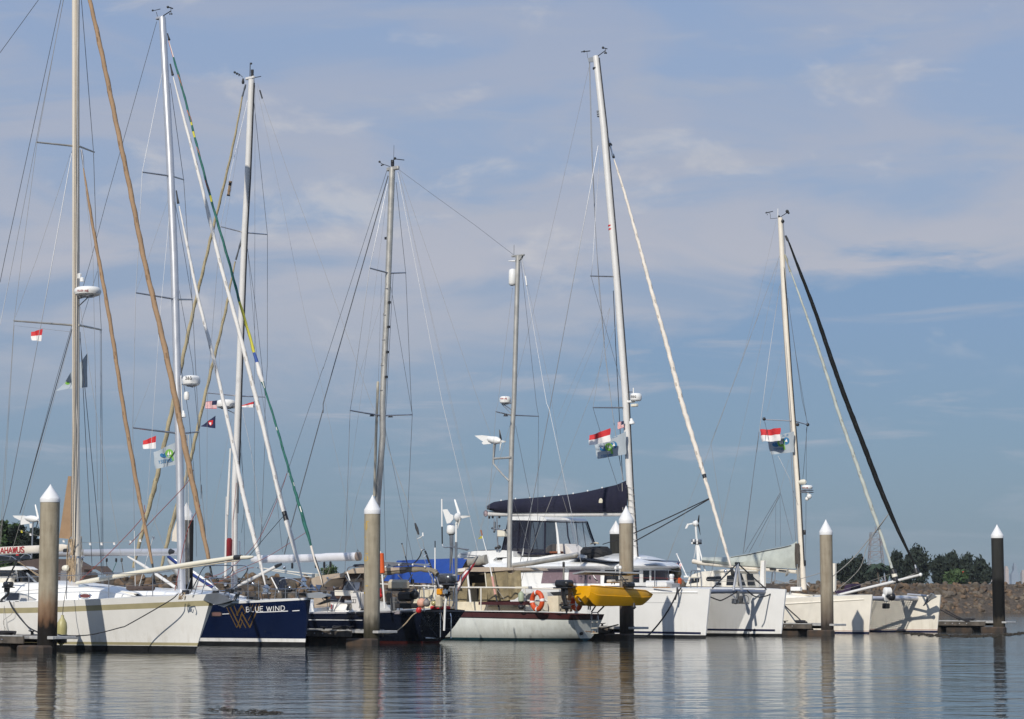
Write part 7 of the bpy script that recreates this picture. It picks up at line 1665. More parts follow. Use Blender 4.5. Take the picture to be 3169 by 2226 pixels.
# saloon: walls and roof follow one rounded plan
def plan(sc, off, zz, n=16):
    A_, B_ = 1.7 + off, 2.35 + off
    P = [L.W(13.3, 2.6 - B_, zz), L.W((13.3 + sc) / 2, 2.6 - B_, zz)] + [L.W(sc - A_ * math.sin(a), 2.6 - B_ * math.cos(a), zz) for a in [math.pi * i / n for i in range(n + 1)]] + [L.W((13.3 + sc) / 2, 2.6 + B_, zz), L.W(13.3, 2.6 + B_, zz)]
    return P
pmax = lambda P: max(W0 / 2 + p.x / p.y * FPX for p in P)
SC = min(np.linspace(3, 9, 121), key=lambda v: abs(pmax(plan(v, 0, 2.5)) - px('e', 893, 0)[0]))
zw = L.q('e', 500, 694, .25).z; zt = L.q('e', 60, 574, 1.6).z
mb = MB(); mb.grid([plan(SC, 0, 2.0), plan(SC, 0, zw)]); sal = mb.build('saloon', WHITE2, L.e, smooth=50)
bvS = BVHTree.FromPolygons(mb.v, mb.f)
def win(tile, pts, m, nm='saloon_window', off=.012):
    out = []
    for (xa, ya), (xb, yb), (xc, yc), (xd, yd) in [pts]:
        for i in range(5):
            f, g = i / 5, (i + 1) / 5
            out.append(pp(tile, [(xa + (xb - xa) * f, ya + (yb - ya) * f), (xa + (xb - xa) * g, ya + (yb - ya) * g), (xd + (xc - xd) * g, yd + (yc - yd) * g), (xd + (xc - xd) * f, yd + (yc - yd) * f)]))
    return decal(bvS, out, nm, m, sal, off)
win('d', [(850, 702), (1068, 705), (1068, 822), (824, 822)], MAUVEW)
w2_ = win('d', [(1106, 708), (1366, 710), (1366, 824), (1098, 822)], MAUVEW)
win('e', [(328, 710), (442, 712), (442, 818), (320, 820)], WINDOW)
for q in ([(562, 715), (614, 715), (613, 814), (558, 815)], [(645, 715), (696, 715), (695, 813), (645, 812)]): win('e', q, WINDOW)
win('e', [(714, 711), (850, 711), (848, 826), (712, 820)], mat('dark_mauve_window', (.045, .032, .042), .08)); win('e', [(858, 713), (886, 714), (884, 824), (856, 825)], WINDOW)
win('d', [(1110, 726), (1182, 723), (1182, 808), (1108, 812)], mat('paler_mauve_blind', (.24, .17, .195), .4), 'blind_panel', .018)
k_ = 2.688
decal(bvS, letters('1', *px('d', 1236, 788), 34 / k_, 20 / k_, 14 / k_, lw=.18) + letters('4', *px('d', 1272, 790), 30 / k_, 20 / k_, 16 / k_, lw=.18), 'berth_number', BLET, sal, .024)
decal(bvS, [pp('d', [(1190 + i * 3, 757 + (i % 2) * 5), (1215, 757 + (i % 2) * 5), (1215, 760 + (i % 2) * 5), (1190 + i * 3, 760 + (i % 2) * 5)]) for i in range(4)], 'notice', NAVYF, sal, .024)
decal(bvS, strip(pp('d', [(1310, 755), (1345, 810)]), 2.6), 'pale_strut', WHITEP, sal, .026)
hz = zt - zw
mb = MB(); mb.grid([plan(SC, o, zw + hz * f) for o, f in ((-.02, -.02), (.16, .0), (.30, .07), (.34, .16), (.28, .24), (.10, .38), (-.35, .60), (-.9, .80), (-1.6, .96), (-2.2, 1.0))]); mb.build('coachroof', WHITE2, L.e, smooth=40)
for tile, pts, t, d in [('d', [(852, 598), (1010, 580), (1030, 588), (880, 606)], .9, .8), ('d', [(1085, 612), (1180, 606), (1455, 640), (1400, 645), (1250, 630)], .0, .9), ('e', [(630, 622), (790, 631), (820, 644), (700, 634)], 1.2, 1.2)]:
    MB().prism(L.qs(tile, pts, t), NV * d).build('solar_panel', SOLAR, L.e, smooth=0)
MB().box(PE([(610, 636)], 2.3)[0], HV * .28, NV * .25, UZ * .16, bev=.02).build('mast_step', WHITE2, L.e, smooth=0)
# aft hard wing
mb = MB(); mb.prism(LD([(176, 596), (192, 572), (330, 552), (560, 546), (640, 556), (640, 604), (500, 606), (476, 622), (466, 660), (432, 660), (424, 622), (410, 604), (300, 600), (200, 612)], .55), NV * 4.0); mb.build('aft_hardtop', WHITE2, L.e, smooth=25)
MB().prism(LD([(300, 548), (470, 542), (560, 546), (540, 552)], .8), NV * 3).build('solar_panel', SOLAR, L.e, smooth=0)
L.part(MB().tube(LD([(500, 605), (500, 690)], .6), .04, 8), 'hardtop_post', GREYP); L.part(MB().tube(LD([(208, 578), (400, 598)], .53), .012, 5), 'roof_seam', GREYP)
# flybridge enclosure
mb = MB(); tp = [(588, 290), (596, 272), (640, 265), (860, 263), (900, 270), (918, 290), (912, 302), (640, 295)]
mb.prism(LD(tp, .85), NV * 2.75); mb.build('flybridge_bimini', WHITE2, L.e, smooth=30)
MB().prism(LD([(600, 296), (905, 302), (903, 309), (598, 303)], .87), NV * 2.7).build('bimini_edge', NAVYC, L.e, smooth=0)
def curtain(pts, m, nm='curtain', wav=.03, seed=0):
    tl, tr, br, bl = [L.q('d', *p) for p in pts]
    rows = []
    for j in range(9):
        v = j / 8
        rows.append([tl.lerp(tr, i / 24).lerp(bl.lerp(br, i / 24), v) + NV * (wav * math.sin(i * .9 + seed) * math.sin(math.pi * v) + wav * .6 * math.sin(i * .37 + v * 3 + seed)) for i in range(25)])
    return MB().grid(rows).build(nm, m, L.e, smooth=60)
curtain([(600, 298, .9), (902, 302, .9), (906, 574, .9), (545, 548, .9)], VINYLD, seed=1)
curtain([(904, 302, .9), (1004, 304, 1.6), (1012, 572, 1.7), (908, 574, .9)], VINYLD, seed=3)
curtain([(1004, 304, 1.6), (1256, 308, 3.6), (1320, 545, 3.8), (1012, 572, 1.7)], VINYL, seed=5)
curtain([(880, 300, 3.55), (1256, 308, 3.6), (1320, 545, 3.8), (880, 548, 3.55)], VINYL, seed=7, wav=.02)
curtain([(600, 300, 3.2), (800, 302, 3.2), (780, 560, 3.2), (560, 548, 3.2)], NAVYC, 'inner_curtain', seed=2)
mb = MB()
for pl, r in [([(600, 298, .86), (575, 430, .86), (546, 552, .86)], .04), ([(690, 300, .86), (672, 575, .86)], .025), ([(862, 300, .86), (800, 540, .86), (780, 575, .86)], .02), ([(906, 300, .86), (902, 578, .86)], .04), ([(1086, 308, 2.2), (1096, 430, 2.25), (1135, 570, 2.5)], .03), ([(1162, 308, 2.8), (1180, 500, 2.95), (1195, 565, 3.0)], .018), ([(1216, 308, 3.3), (1244, 520, 3.4)], .02), ([(1254, 308, 3.6), (1285, 400, 3.7), (1322, 505, 3.8)], .04), ([(1240, 308, 3.5), (1300, 480, 3.65)], .02), ([(546, 552, .86), (780, 576, .86), (905, 578, .86), (1010, 568, 1.7)], .045)]: mb.tube(LD(pl), r, 6)
mb.build('enclosure_frame', NAVYC, L.e)
mb = MB()
for pl in ([(990, 302), (1004, 400)], [(800, 300), (850, 575)], [(1120, 308), (1150, 480)]): mb.tube(LD(pl, 2.0), .022, 6)
mb.build('flybridge_frame', CHROME, L.e)
MB().tube(LD([(994, 315), (1006, 400), (1022, 575)], .80), [.035, .055, .075], 9, flat=(NV, .4)).build('fender_board', WHITEP, L.e)
mb = MB(); mb.prism(LD([(880, 575), (930, 510), (970, 495), (1060, 492), (1100, 520), (1140, 578)], 1.6), NV * .9); mb.build('helm_cover', mat('white_helm_cover', (.66, .63, .60), .85, noise=.08, bump=.4, bscale=4), L.e, smooth=25)
MB().prism(LD([(640, 530), (800, 540), (800, 590), (600, 590)], 1.0), NV * 1.6).build('flybridge_seat', mat('grey_seat_moulding', (.40, .38, .37), .6), L.e, smooth=0)
L.part(MB().box(LD([(1000, 565)], 1.3)[0], HV * .3, NV * .15, UZ * .05, bev=.03), 'flybridge_cushion', mat('rust_cushion', (.24, .08, .04), .8))
mb = MB(); mb.prism(LD([(545, 640), (552, 616), (640, 602), (850, 604), (980, 582), (1180, 576), (1240, 590), (1240, 610), (600, 640)], .5), NV * .12); mb.build('flybridge_coaming', WHITE2, L.e, smooth=25)
c = LD([(1328, 548)], 1.3)[0]
e = empty('sail_bag', c - UZ * .6, 'bulky black bag lying on the white catamaran roof in front of its flybridge', 'bag')
rg = random.Random(3); mb = MB(); mb.box(c - UZ * .22, HV * .66, NV * .5, UZ * .36, bev=.22)
mb.v = [Vector((v.x, v.y, max(v.z, c.z - .60))) + Vector((rg.uniform(-.03, .03), rg.uniform(-.03, .03), rg.uniform(-.03, .03))) for v in mb.v]
mb.build('bag', mat('black_bag_fabric', (.012, .012, .014), .75, noise=.4, bump=.6, bscale=4), e, smooth=60)
MB().tube(smooth_path(LD([(1285, 492), (1320, 484), (1350, 490)], .8), 4), .035, 7).build('bag_strap', BEIGEC, e); MB().tube(smooth_path(LD([(1235, 540), (1330, 530), (1420, 560)], .55), 4), .02, 6).build('bag_strap', DARKM, e)
mb = MB()
for pl, r in [([(505, 270), (512, 545)], .03), ([(478, 285), (486, 320)], .02), ([(486, 310), (484, 390)], .055), ([(465, 365), (520, 375), (575, 382)], .03), ([(515, 380), (528, 345)], .022), ([(505, 420), (520, 540)], .02)]: mb.tube(LD(pl, .4), r, 7)
mb.build('electronics_post', STEEL, L.e)
for x, y, r in [(466, 364, .05), (526, 344, .05), (482, 392, .05), (576, 380, .05), (497, 528, .07), (523, 520, .09)]: L.part(MB().ball(LD([(x, y)], .4)[0], r, 8), 'post_fitting', DARKM)
L.part(MB().box(LD([(550, 404)], .5)[0], HV * .22, NV * .12, UZ * .16, bev=.03), 'antenna_box', CREAMP)
L.rod('whip_antenna', [('d', 725, 530, .5), ('d', 718, 590, .5)], .025, WHITEP)
# mast, boom, cover
L.rod('mast', [('v7', 391, 150, 2.3), ('v7', 440, 600, 2.3), ('v7', 478, 1050, 2.3), ('v8', 527, 0, 2.3), ('v8', 575, 640, 2.3), ('v8', 603, 1209, 2.3), ('e', 585, 628, 2.3)], [.135, .148, .152, .152, .152, .152, .152], ALUW, n=18)
L.rod('mast_edge_strip', [('v7', 412, 160, 2.26), ('v7', 462, 600, 2.26), ('v7', 500, 1050, 2.26), ('v8', 549, 0, 2.26), ('v8', 597, 640, 2.26), ('v8', 624, 1209, 2.26), ('e', 603, 610, 2.26)], .028, DARKM)  # dark strip paints the shade on the mast's right edge
for y0, xa, m_ in [(1208, 490, REDF), (1230, 492, REDF), (494, 418, GREYP), (508, 419, GREYP), (522, 420, GREYP), (226, 393, DARKM)]:
    c0 = L.q('v7', xa, y0, 2.3); L.part(MB().lathe(c0 - UZ * .035, c0 + UZ * .035, [(0, .158), (1, .158)], 18), 'mast_band', m_)
L.part(MB().prism(L.qs('v7', [(340, 162), (385, 150), (395, 152), (390, 185), (345, 185)], 2.25), NV * .1), 'masthead_crane', GREYP)
masthead(L, [('v7', [(300, 123), (355, 117)], .022), ('v7', [(405, 148), (450, 115)], .02), ('v7', [(450, 100), (452, 130)], .014), ('v7', [(432, 96), (462, 104)], .022), ('v7', [(335, 120), (340, 160)], .008)], [('v7', 318, 120, .05), ('v7', 436, 97, .06), ('v7', 447, 130, .04), ('v7', 456, 130, .04)], t=2.3)
spreader(L, 'v7', [(357, 1521), (515, 1525)], .9, .035, STEEL, 2.3); spreader(L, 'v8', [(373, 729), (578, 730)], .7, .035, STEEL, 2.3)
radar(L, 'v8', 602, 680, 640, 688, 2.3, None, txt=('B&G', 0, 13, 13, 10, 606, 666), txtm=BLET, label='white radar dome with black lettering on the tall white mast')
L.part(MB().box(L.q('v8', 610, 692, 2.3), HV * .18, NV * .08, UZ * .05, bev=.02), 'radar_bracket', WHITEP)
L.part(MB().tube(L.qs('v8', [(625, 606), (625, 640)], 2.3), .025, 6), 'gps_antenna', WHITEP); L.part(MB().tube(L.qs('v8', [(590, 632), (625, 632)], 2.3), .02, 6), 'antenna_bracket', STEEL)
L.part(MB().box(L.q('v8', 632, 715, 2.2), HV * .16, NV * .08, UZ * .06, bev=.02), 'camera', CREAMP); L.part(MB().lathe(L.q('v8', 616, 832, 2.2), L.q('v8', 612, 798, 2.2), [(0, .13), (.4, .12), (.6, .07), (1, .06)], 12), 'deck_light', WHITEP)
tpc = [(420, 178), (470, 146), (600, 125), (800, 110), (1000, 93), (1150, 76), (1300, 48), (1420, 20), (1500, 2), (1590, -38)]
xs = np.linspace(420, 1590, 40); ys = np.interp(xs, [a for a, _ in tpc], [c for _, c in tpc]); yb = np.interp(xs, [420, 470, 640, 1540, 1590], [205, 222, 234, 228, 200])
rows = []
for i, (x, y, b_) in enumerate(zip(xs, ys, yb)):
    w = 1 + .10 * math.sin(i * 1.3) + .05 * math.sin(i * 2.9)
    h_ = b_ - y
    rows.append([L.q('d', x, b_, 2.3 - .17), L.q('d', x, b_ - h_ * .3, 2.3 - .30 * w), L.q('d', x, y + h_ * .35, 2.3 - .25 * w), L.q('d', x, y + h_ * .1, 2.3 - .11), L.q('d', x, y, 2.3), L.q('d', x, y + h_ * .1, 2.41), L.q('d', x, b_ - h_ * .3, 2.6), L.q('d', x, b_, 2.47)])
mb = MB(); mb.grid(rows); mb.poly(rows[0]); mb.poly(rows[-1][::-1]); bc = mb.build('boom_cover', NAVYC, L.e, smooth=60, label='long navy canvas sail cover')
bvc = BVHTree.FromPolygons(mb.v, mb.f)
decal(bvc, [pp('d', [(1353, 153), (1354, 130), (1360, 118), (1371, 113), (1381, 119), (1387, 132), (1384, 153)])], 'sailmaker_emblem', mat('cream_emblem', (.62, .58, .45), .7), bc, .012)
decal(bvc, [pp('d', [(1362, 140), (1371, 118), (1371, 140)]), pp('d', [(1373, 140), (1373, 122), (1380, 138)])], 'emblem_sail', mat('ochre_emblem', (.35, .20, .06), .7), bc, .016)
for i in range(4, 36, 4): L.part(MB().ball(L.q('d', xs[i], ys[i] - 3, 2.3), .045, 6), 'cover_toggle', WHITEP, parent=bc)
mb = MB(); mb.tube(LD([(440, 244), (900, 246), (1560, 243)], 2.3), .115, 12, flat=(NV, .8)); mb.build('boom', ALUW, L.e)
L.part(MB().ball(LD([(412, 240)], 2.3)[0], .14, 10, k=(.8, .6, 1.1)), 'boom_end', mat('mauve_plastic', (.45, .35, .38), .5))
for x, y0, y1 in [(440, 250, 275), (470, 250, 268), (525, 255, 262)]: L.part(MB().box(LD([(x, (y0 + y1) / 2)], 2.3)[0], HV * .05, NV * .04, UZ * .12, bev=.02), 'sheet_block', DARKM)
L.furl('furled_sail', [('v7', 505, 795), ('v7', 560, 960), ('v7', 612, 1150), ('v7', 668, 1350), ('v8', 740, 10), ('v8', 800, 215), ('v8', 865, 450), ('v8', 920, 680), ('v8', 1000, 930), ('v8', 1060, 1130), ('v8', 1100, 1270), ('f', 170, 230), ('f', 230, 440), ('f', 305, 700)], .098, [CREAMS, BLACKP], t=2.6, rprof=[(0, .3), (.06, .55), (.3, .85), (.6, 1.1), (.75, 1.0), (.8, .8), (.9, .75), (.97, .6), (1, .4)], twist=3.2, amp=.14, mf=lambda f, j: 1 if .772 < f < .781 else 0, label='long white furled genoa of the white catamaran')
L.rod('headstay_fitting', [('v7', 455, 622, 2.4), ('v7', 480, 700, 2.5), ('v7', 492, 750, 2.55), ('v7', 500, 780, 2.6)], [.03, .05, .035, .06], CHROME); L.rod('headstay_drum', [('v7', 478, 697, 2.5), ('v7', 484, 708, 2.5)], .08, BLACKP); L.rod('headstay_drum', [('v7', 496, 762, 2.6), ('v7', 503, 783, 2.6)], .06, BLACKP)
L.rod('furling_drum', [('f', 303, 690, 2.6), ('f', 318, 745, 2.6), ('f', 322, 770, 2.6)], [.05, .09, .03], DARKM)
for pts, r, m in [([('v7', 348, 220, 2.3), ('v7', 28, 1612, 2.3), ('v8', 0, 130, 2.3), ('v6', 1205, 360, 2.3)], .008, WIREP), ([('v7', 350, 188, 2.3), ('v7', 362, 700, 2.3), ('v7', 387, 1200, 2.3), ('v7', 412, 1612, 2.3), ('v8', 442, 330, 2.3), ('v8', 500, 800, 2.3), ('v8', 560, 1180, 2.3)], .016, WIRE), ([('v7', 354, 188, 2.35), ('v7', 368, 700, 2.35), ('v7', 392, 1300, 2.35), ('v8', 452, 430, 2.35), ('v8', 525, 980, 2.35), ('v8', 565, 1190, 2.35)], .011, WIRE),
                  ([('v7', 405, 708, 2.2), ('v7', 370, 900, 1.8), ('v7', 238, 1612, 1.0), ('v8', 100, 750, .4), ('v8', 0, 1290, 0), ('d', 770, 290, -.2), ('d', 700, 640, -.4)], .016, WIRE), ([('v7', 418, 740, 2.3), ('v7', 398, 1000, 1.7), ('v7', 372, 1420, 1.0), ('v7', 362, 1525, .9), ('v7', 385, 1612, 1.1), ('v8', 545, 560, 2.2)], .009, WIRE),
                  ([('v8', 500, 0, 2.4), ('v8', 515, 350, 2.4), ('v8', 558, 1180, 2.4)], .016, ROPEB), ([('v8', 530, 185, 2.3), ('v8', 440, 400, 1.4), ('v8', 380, 600, .8), ('v8', 180, 1120, .2), ('v8', 80, 1380, 0)], .009, WIREP), ([('v8', 478, 105, 1.8), ('v8', 440, 330, 1.4), ('v8', 373, 728, .7)], .009, WIREP), ([('v8', 373, 730, .7), ('v8', 455, 1000, 1.5), ('v8', 550, 1290, 2.2)], .010, WIRE),
                  ([('v8', 440, 125, 1.4), ('v8', 250, 560, .8), ('v8', 150, 800, .4)], .006, WIREP), ([('v8', 478, 108, 1.4), ('v8', 270, 600, .8), ('v8', 170, 850, .4)], .006, WIREP), ([('v8', 1411, 140, 2.6), ('v8', 1300, 430, 2.0), ('v8', 1180, 770, 1.4), ('v8', 880, 1570, .3), ('e', 840, 650, 0)], .008, WIREP), ([('e', 900, 480, .2), ('e', 840, 650, 0)], .008, WIREP),
                  ([('v8', 555, 1200, 2.1), ('v8', 560, 1370, 2.1)], .03, WIREP), ([('v8', 600, 1180, 2.2), ('v8', 605, 1360, 2.2)], .014, DARKM)]:
    L.wire('shroud', pts, r, m)
for i, y in enumerate(range(1225, 1600, 40)): L.part(MB().tube(L.qs('v8', [(578 + i * 2, y), (634 + i * 2, y + 8)], 2.13), .010, 5), 'mast_lashing', WIREP)
# foredeck
L.part(MB().tube([L.W(.62, .15, 1.86), L.W(.62, 2.6, 1.885), L.W(.62, 5.1, 1.86)], .088, 14), 'crossbeam', mat('blue_grey_beam', (.22, .25, .32), .4, metal=.3, noise=.08))
ap = L.q('f', 355, 655, 2.62)
for x, y, t in [(323, 880, 2.45), (388, 876, 2.8)]: L.part(MB().tube([ap, L.q('f', x, y, t)], .055, 9), 'striker_strut', ALU)
for x, y, t in [(148, 862, .4), (592, 868, 4.9)]: L.part(MB().tube([ap, L.q('f', x, y, t)], .030, 7), 'striker_stay', DARKM)
L.part(MB().box(ap, NV * .14, HV * .05, UZ * .05, bev=.02), 'striker_cap', DARKM)
mb = MB(); mb.tube(L.qs('f', [(365, 885), (350, 980)], 2.6), .06, 8); mb.box(L.q('f', 345, 970, 2.6), NV * .2, HV * .1, UZ * .10, bev=.02); mb.tube(L.qs('f', [(300, 905), (345, 950)], 2.4), .03, 7)
mb.build('anchor_roller', STEEL, L.e)
mb = MB(); mb.torus(L.q('f', 418, 952, 2.6), (NV * .8 + HV * .6), UZ, .16, .014, 22, 6); mb.box(L.q('f', 385, 955, 2.6), NV * .12, HV * .07, UZ * .15, bev=.05); mb.prism(L.qs('f', [(320, 985), (415, 982), (420, 992), (330, 994)], 2.5), NV * .3)
mb.build('anchor', mat('galvanised_anchor', (.12, .12, .12), .6, metal=.4, noise=.2), L.e)
rope('bridle_line', L, [('e', 1205, 935, .15), ('f', 190, 958, 1.2), ('f', 230, 960, 1.5), ('f', 330, 905, 2.3), ('f', 350, 885, 2.5)], .026, ROPEB, 'black anchor bridle sagging under the beam from the near bow of the white catamaran', 'rope', 'anchor bridle lines')
rope('bridle_line', L, [('f', 435, 880, 2.8), ('f', 490, 925, 3.4), ('f', 540, 936, 4.0), ('f', 600, 925, 4.7), ('f', 640, 905, 5.1)], .026, ROPEB, 'black anchor bridle sagging under the beam to the far bow of the white catamaran', 'rope', 'anchor bridle lines')
def net(b, s0, s1, t0, t1, z, step, w, m, name='trampoline'):
    mb = MB(); n = int((t1 - t0) / step)
    for i in range(n + 1): mb.box(b.W((s0 + s1) / 2, t0 + (t1 - t0) * i / n, z), HV * ((s1 - s0) / 2), NV * w, UZ * .003)
    n2 = int((s1 - s0) / step)
    for i in range(n2 + 1): mb.box(b.W(s0 + (s1 - s0) * i / n2, (t0 + t1) / 2, z + .007), HV * w, NV * ((t1 - t0) / 2), UZ * .003)
    return mb.build(name, m, b.e, smooth=0)
net(L, 1.0, 3.2, .5, 4.8, 1.96, .05, .0045, BLACKP)
mb = MB()
for pl in ([(1042, 858), (1044, 735), (1056, 718), (1110, 716), (1124, 730), (1132, 856)], [(1096, 858), (1096, 720)], [(1042, 780), (1128, 776)]): mb.tube(smooth_path(PE(pl, .0), 3), .020, 7)
mb.build('bow_pulpit', STEEL, L.e)
L.part(MB().tube(PE([(1046, 772), (1102, 770)], -.05), .035, 7), 'pulpit_seat', CREAMP); L.part(MB().tube(PE([(1070, 775), (1072, 800)], -.05), .012, 5), 'seat_leg', CREAMP)
L.part(MB().tube(PE([(744, 712), (743, 850)], -.6), .022, 7), 'stanchion', STEEL); L.part(MB().tube(PE([(600, 712), (744, 714), (880, 716), (1042, 735)], -.6), .007, 5), 'lifeline', STEEL); L.part(MB().tube(PE([(560, 776), (744, 777), (900, 780), (1042, 800)], -.6), .007, 5), 'lifeline', ROPER); 
for x0, x1 in [(455, 566), (726, 872)]: L.part(MB().prism(PE([(x0, 852), (x1 - 8, 852), (x1, 860), (x0, 860)], -.74), NV * .03), 'teak_strip', mat('teak', (.32, .17, .07), .6))
L.part(MB().box(PE([(785, 826)], -.1)[0], HV * .55, NV * .3, UZ * .13, bev=.05), 'deck_locker', WHITE2); L.part(MB().box(PE([(870, 842)], .0)[0], HV * .30, NV * .3, UZ * .10, bev=.03), 'deck_locker', mat('grey_locker', (.30, .30, .31), .6))
L.part(MB().prism(PE([(330, 842), (600, 842), (700, 850), (330, 852)], -.3), NV * .2), 'deck_mat', mat('dark_deck_mat', (.08, .08, .085), .8))
c = PE([(884, 805)], .8)[0]; L.part(MB().lathe(c - UZ * .36, c + UZ * .30, [(0, .09), (.8, .09), (.9, .11), (1, .08)], 14), 'deck_ventilator', WHITEP)
c = PE([(905, 745)], 4.0)[0]
e = empty('covered_bundle', c - UZ * .6, 'dark blue and brown bundle lashed on the foredeck of the white catamaran', 'bundle')
MB().box(c - HV * .16, HV * .15, NV * .2, UZ * .38, bev=.08).build('navy_cover', NAVYC, e); MB().ball(c + HV * .10 + UZ * .05, .27, 14, k=(.9, .8, 1.1)).build('brown_cover', mat('camouflage_cloth', (.10, .085, .055), .9, noise=.5, nscale=4), e); MB().box(c + HV * .30 - UZ * .30, HV * .05, NV * .1, UZ * .14, bev=.04).build('orange_strap', ORANGEP, e)
rope('mooring_line', L, [('e', 930, 858, -.5), ('e', 918, 925, -.75), ('e', 830, 1085, -1.1), ('e', 715, 1228, -1.9), ('e', 655, 1264, -2.6), ('e', 565, 1266, -3.4)], .034, ROPEB, 'thick black mooring line curving down the near hull of the white catamaran', 'mooring line', 'dark mooring lines')
rope('mooring_line', L, [('e', 962, 858, -.5), ('e', 930, 905, -.75), ('e', 912, 960, -.8)], .030, ROPEB, 'short black second strand joining the thick mooring line of the white catamaran', 'mooring line', 'dark mooring lines')
rope('control_line', L, [('v8', 1098, 1296, 2.55), ('e', 900, 255, 1.6), ('e', 568, 405, .6)], .024, ROPEB, 'upper dark line from the white furled genoa back to the catamaran roof', 'rope', 'genoa sheets')
rope('control_line', L, [('v8', 1098, 1300, 2.55), ('e', 900, 292, 1.6), ('e', 600, 460, .6), ('e', 590, 465, .6)], .024, ROPEB, 'lower dark line from the white furled genoa back to the catamaran mast', 'rope', 'genoa sheets')
rope('control_line', L, [('e', 445, 455, .6), ('e', 310, 497, .6)], .018, ROPEB, 'dark line running to the black bag behind the pile', 'rope')
flag(L, 'courtesy_flag', 'v8', [(482, 857), (357, 902), (355, 966), (482, 940)], .9, RW, [REDF, WHITEF], 'red and white flag under the spreader of the tall catamaran mast', 'flag', 'red and white courtesy flags', 24, 14, .09, 1.5, ph=.5)
fo, fbv = flag(L, 'rally_flag', 'v8', [(578, 878), (390, 962), (408, 1050), (580, 1020)], 1.9, lambda u, v: 0, [GREYF], 'grey rally flag behind the red and white flag on the tall catamaran mast', 'flag', 'grey rally flags', 24, 14, .09)
rally(fbv, fo, 'v8', 472, 975, 25, 'ODYSSEY', 425, 1040, 15, 10.5, -.10, extra=[('BLUE', 482, 925, 14, 12, -.35)])
flag(L, 'ensign_flag', 'v8', [(566, 812), (530, 820), (530, 865), (566, 852)], 2.0, us_pat, [REDF, WHITEF, NAVYF], 'tiny stars and stripes flag half behind the tall catamaran mast', 'flag', 'stars and stripes flags', 26, 26, .04)

# ================================================================ BOAT: cream catamaran at the right
T = Boat('catamaran', px('f', 1448, 1239), 104.2, 'cream catamaran with bowsprit, grey boom cover and black furled sail at the right', 'catamaran', 'boats berthed along the marina')
stT = [(0, .045, .02, 1.77), (.6, .24, .18, 1.745), (2, .52, .42, 1.69), (5, .8, .6, 1.58), (9, .85, .65, 1.52), (12, .8, .6, 1.5)]
set_plan(T, stT)
REDL = mat('thin_red_stripe', (.28, .03, .03), .5)
rowsT = [('z', -.6, 0), ('z', 0, 0), ('z', .075, 1), ('z', .105, 2), ('z', .125, 1), ('z', .5, 1), ('z', 1.0, 1), ('d', .15, 1), ('d', .04, 1), ('d', 0, 1)]
hT, bvT = hull(T, 'hull', stT, rowsT, [NAVYST, CREAMW, REDL], rake=.24, rake_len=1.4, deck_mat=1, flare=1.0, camber=.10)
hT2, bvT2 = hull(T, 'hull', stT, rowsT, [NAVYST, CREAMW, REDL], rake=.24, rake_len=1.4, deck_mat=1, flare=1.0, t0=5.9, camber=.10)
P_ = [cast(bvT, px('f', x, 993 - (x - 745) * .058), .0) for x in range(748, 1410, 60)]
T.part(MB().tube([p for p in P_ if p], .035, 8), 'rub_strake', CREAMW)
trunk(T, 'deck_trunk', [(3.0, .18, 1.62, 1.70), (4.2, .45, 1.58, 1.80), (6.0, .6, 1.55, 1.90), (9, .65, 1.5, 1.96), (11, .65, 1.5, 1.96)], CREAMW)
mb = MB(); mb.box(T.W(8.6, 2.95, 1.62), HV * 3.6, NV * 2.6, UZ * .16, bev=.06); mb.build('bridge_deck', CREAMW, T.e, smooth=0)
mb = MB(); mb.box(T.W(8.8, 2.95, 1.05), HV * 3.0, NV * 2.2, UZ * .42, bev=.2); mb.build('nacelle', CREAMW, T.e, smooth=30)
PF = lambda pts, t=0.0: T.qs('f', pts, t)
mb = MB(); mb.prism(PF([(-75, 845), (-50, 775), (-20, 748), (60, 724), (200, 712), (255, 706), (325, 714), (338, 760), (345, 852)], 1.0), NV * 2.0); cab = mb.build('cabin', CREAMW, T.e, smooth=25)
mb = MB(); mb.prism(PF([(150, 714), (250, 704), (318, 708), (335, 720), (250, 720), (160, 722)], .92), NV * 2.2); mb.build('cabin_brow', CREAMW, T.e, smooth=25)
for tile, q in [('k7', [(1518, 832), (1556, 706), (1736, 706), (1726, 800)]), ('k7', [(1868, 745), (1880, 705), (1905, 690), (2175, 680), (2172, 770), (1910, 780), (1880, 770)]), ('k7', [(2060, 815), (2175, 812), (2175, 860), (2070, 858)]), ('f', [(268, 758), (322, 750), (330, 838), (262, 838)])]:
    MB().prism(T.qs(tile, q, .985), NV * .03).build('cabin_window', WINDOW, cab, smooth=0)
sF = T.loc(T.q('f', 343, 800, 1.0))[0] - .02
for q, m_ in (([(358, 742), (385, 738), (420, 838), (362, 842)], WINDOW), ([(430, 742), (480, 742), (500, 838), (440, 838)], WINDOW)): MB().prism([T.qf('f', *c, sF) for c in q], HV * .03).build('cabin_window', m_, cab, smooth=0)
T.part(MB().tube(smooth_path(PF([(165, 740), (200, 728), (250, 724)], .97), 4), .02, 5), 'grab_rail', CREAMP)
T.part(MB().ball(PF([(258, 722)], .9)[0], .10, 10), 'searchlight', CHROME)
for pts, t in [([(538, 850), (548, 632), (578, 632), (578, 848)], .05), ([(1143, 892), (1147, 655), (1166, 655), (1163, 890)], 5.8)]:
    MB().prism(PF(pts, t), NV * .14).build('daggerboard', CREAMW, T.e, smooth=0)
T.part(MB().prism(PF([(556, 640), (576, 640), (576, 846), (540, 846)], .03), NV * .02), 'daggerboard_edge', WHITE)
MB().box(PF([(845, 868)], 2.6)[0], HV * .28, NV * .12, UZ * .10, bev=.03).build('deck_locker', WHITE2, T.e)
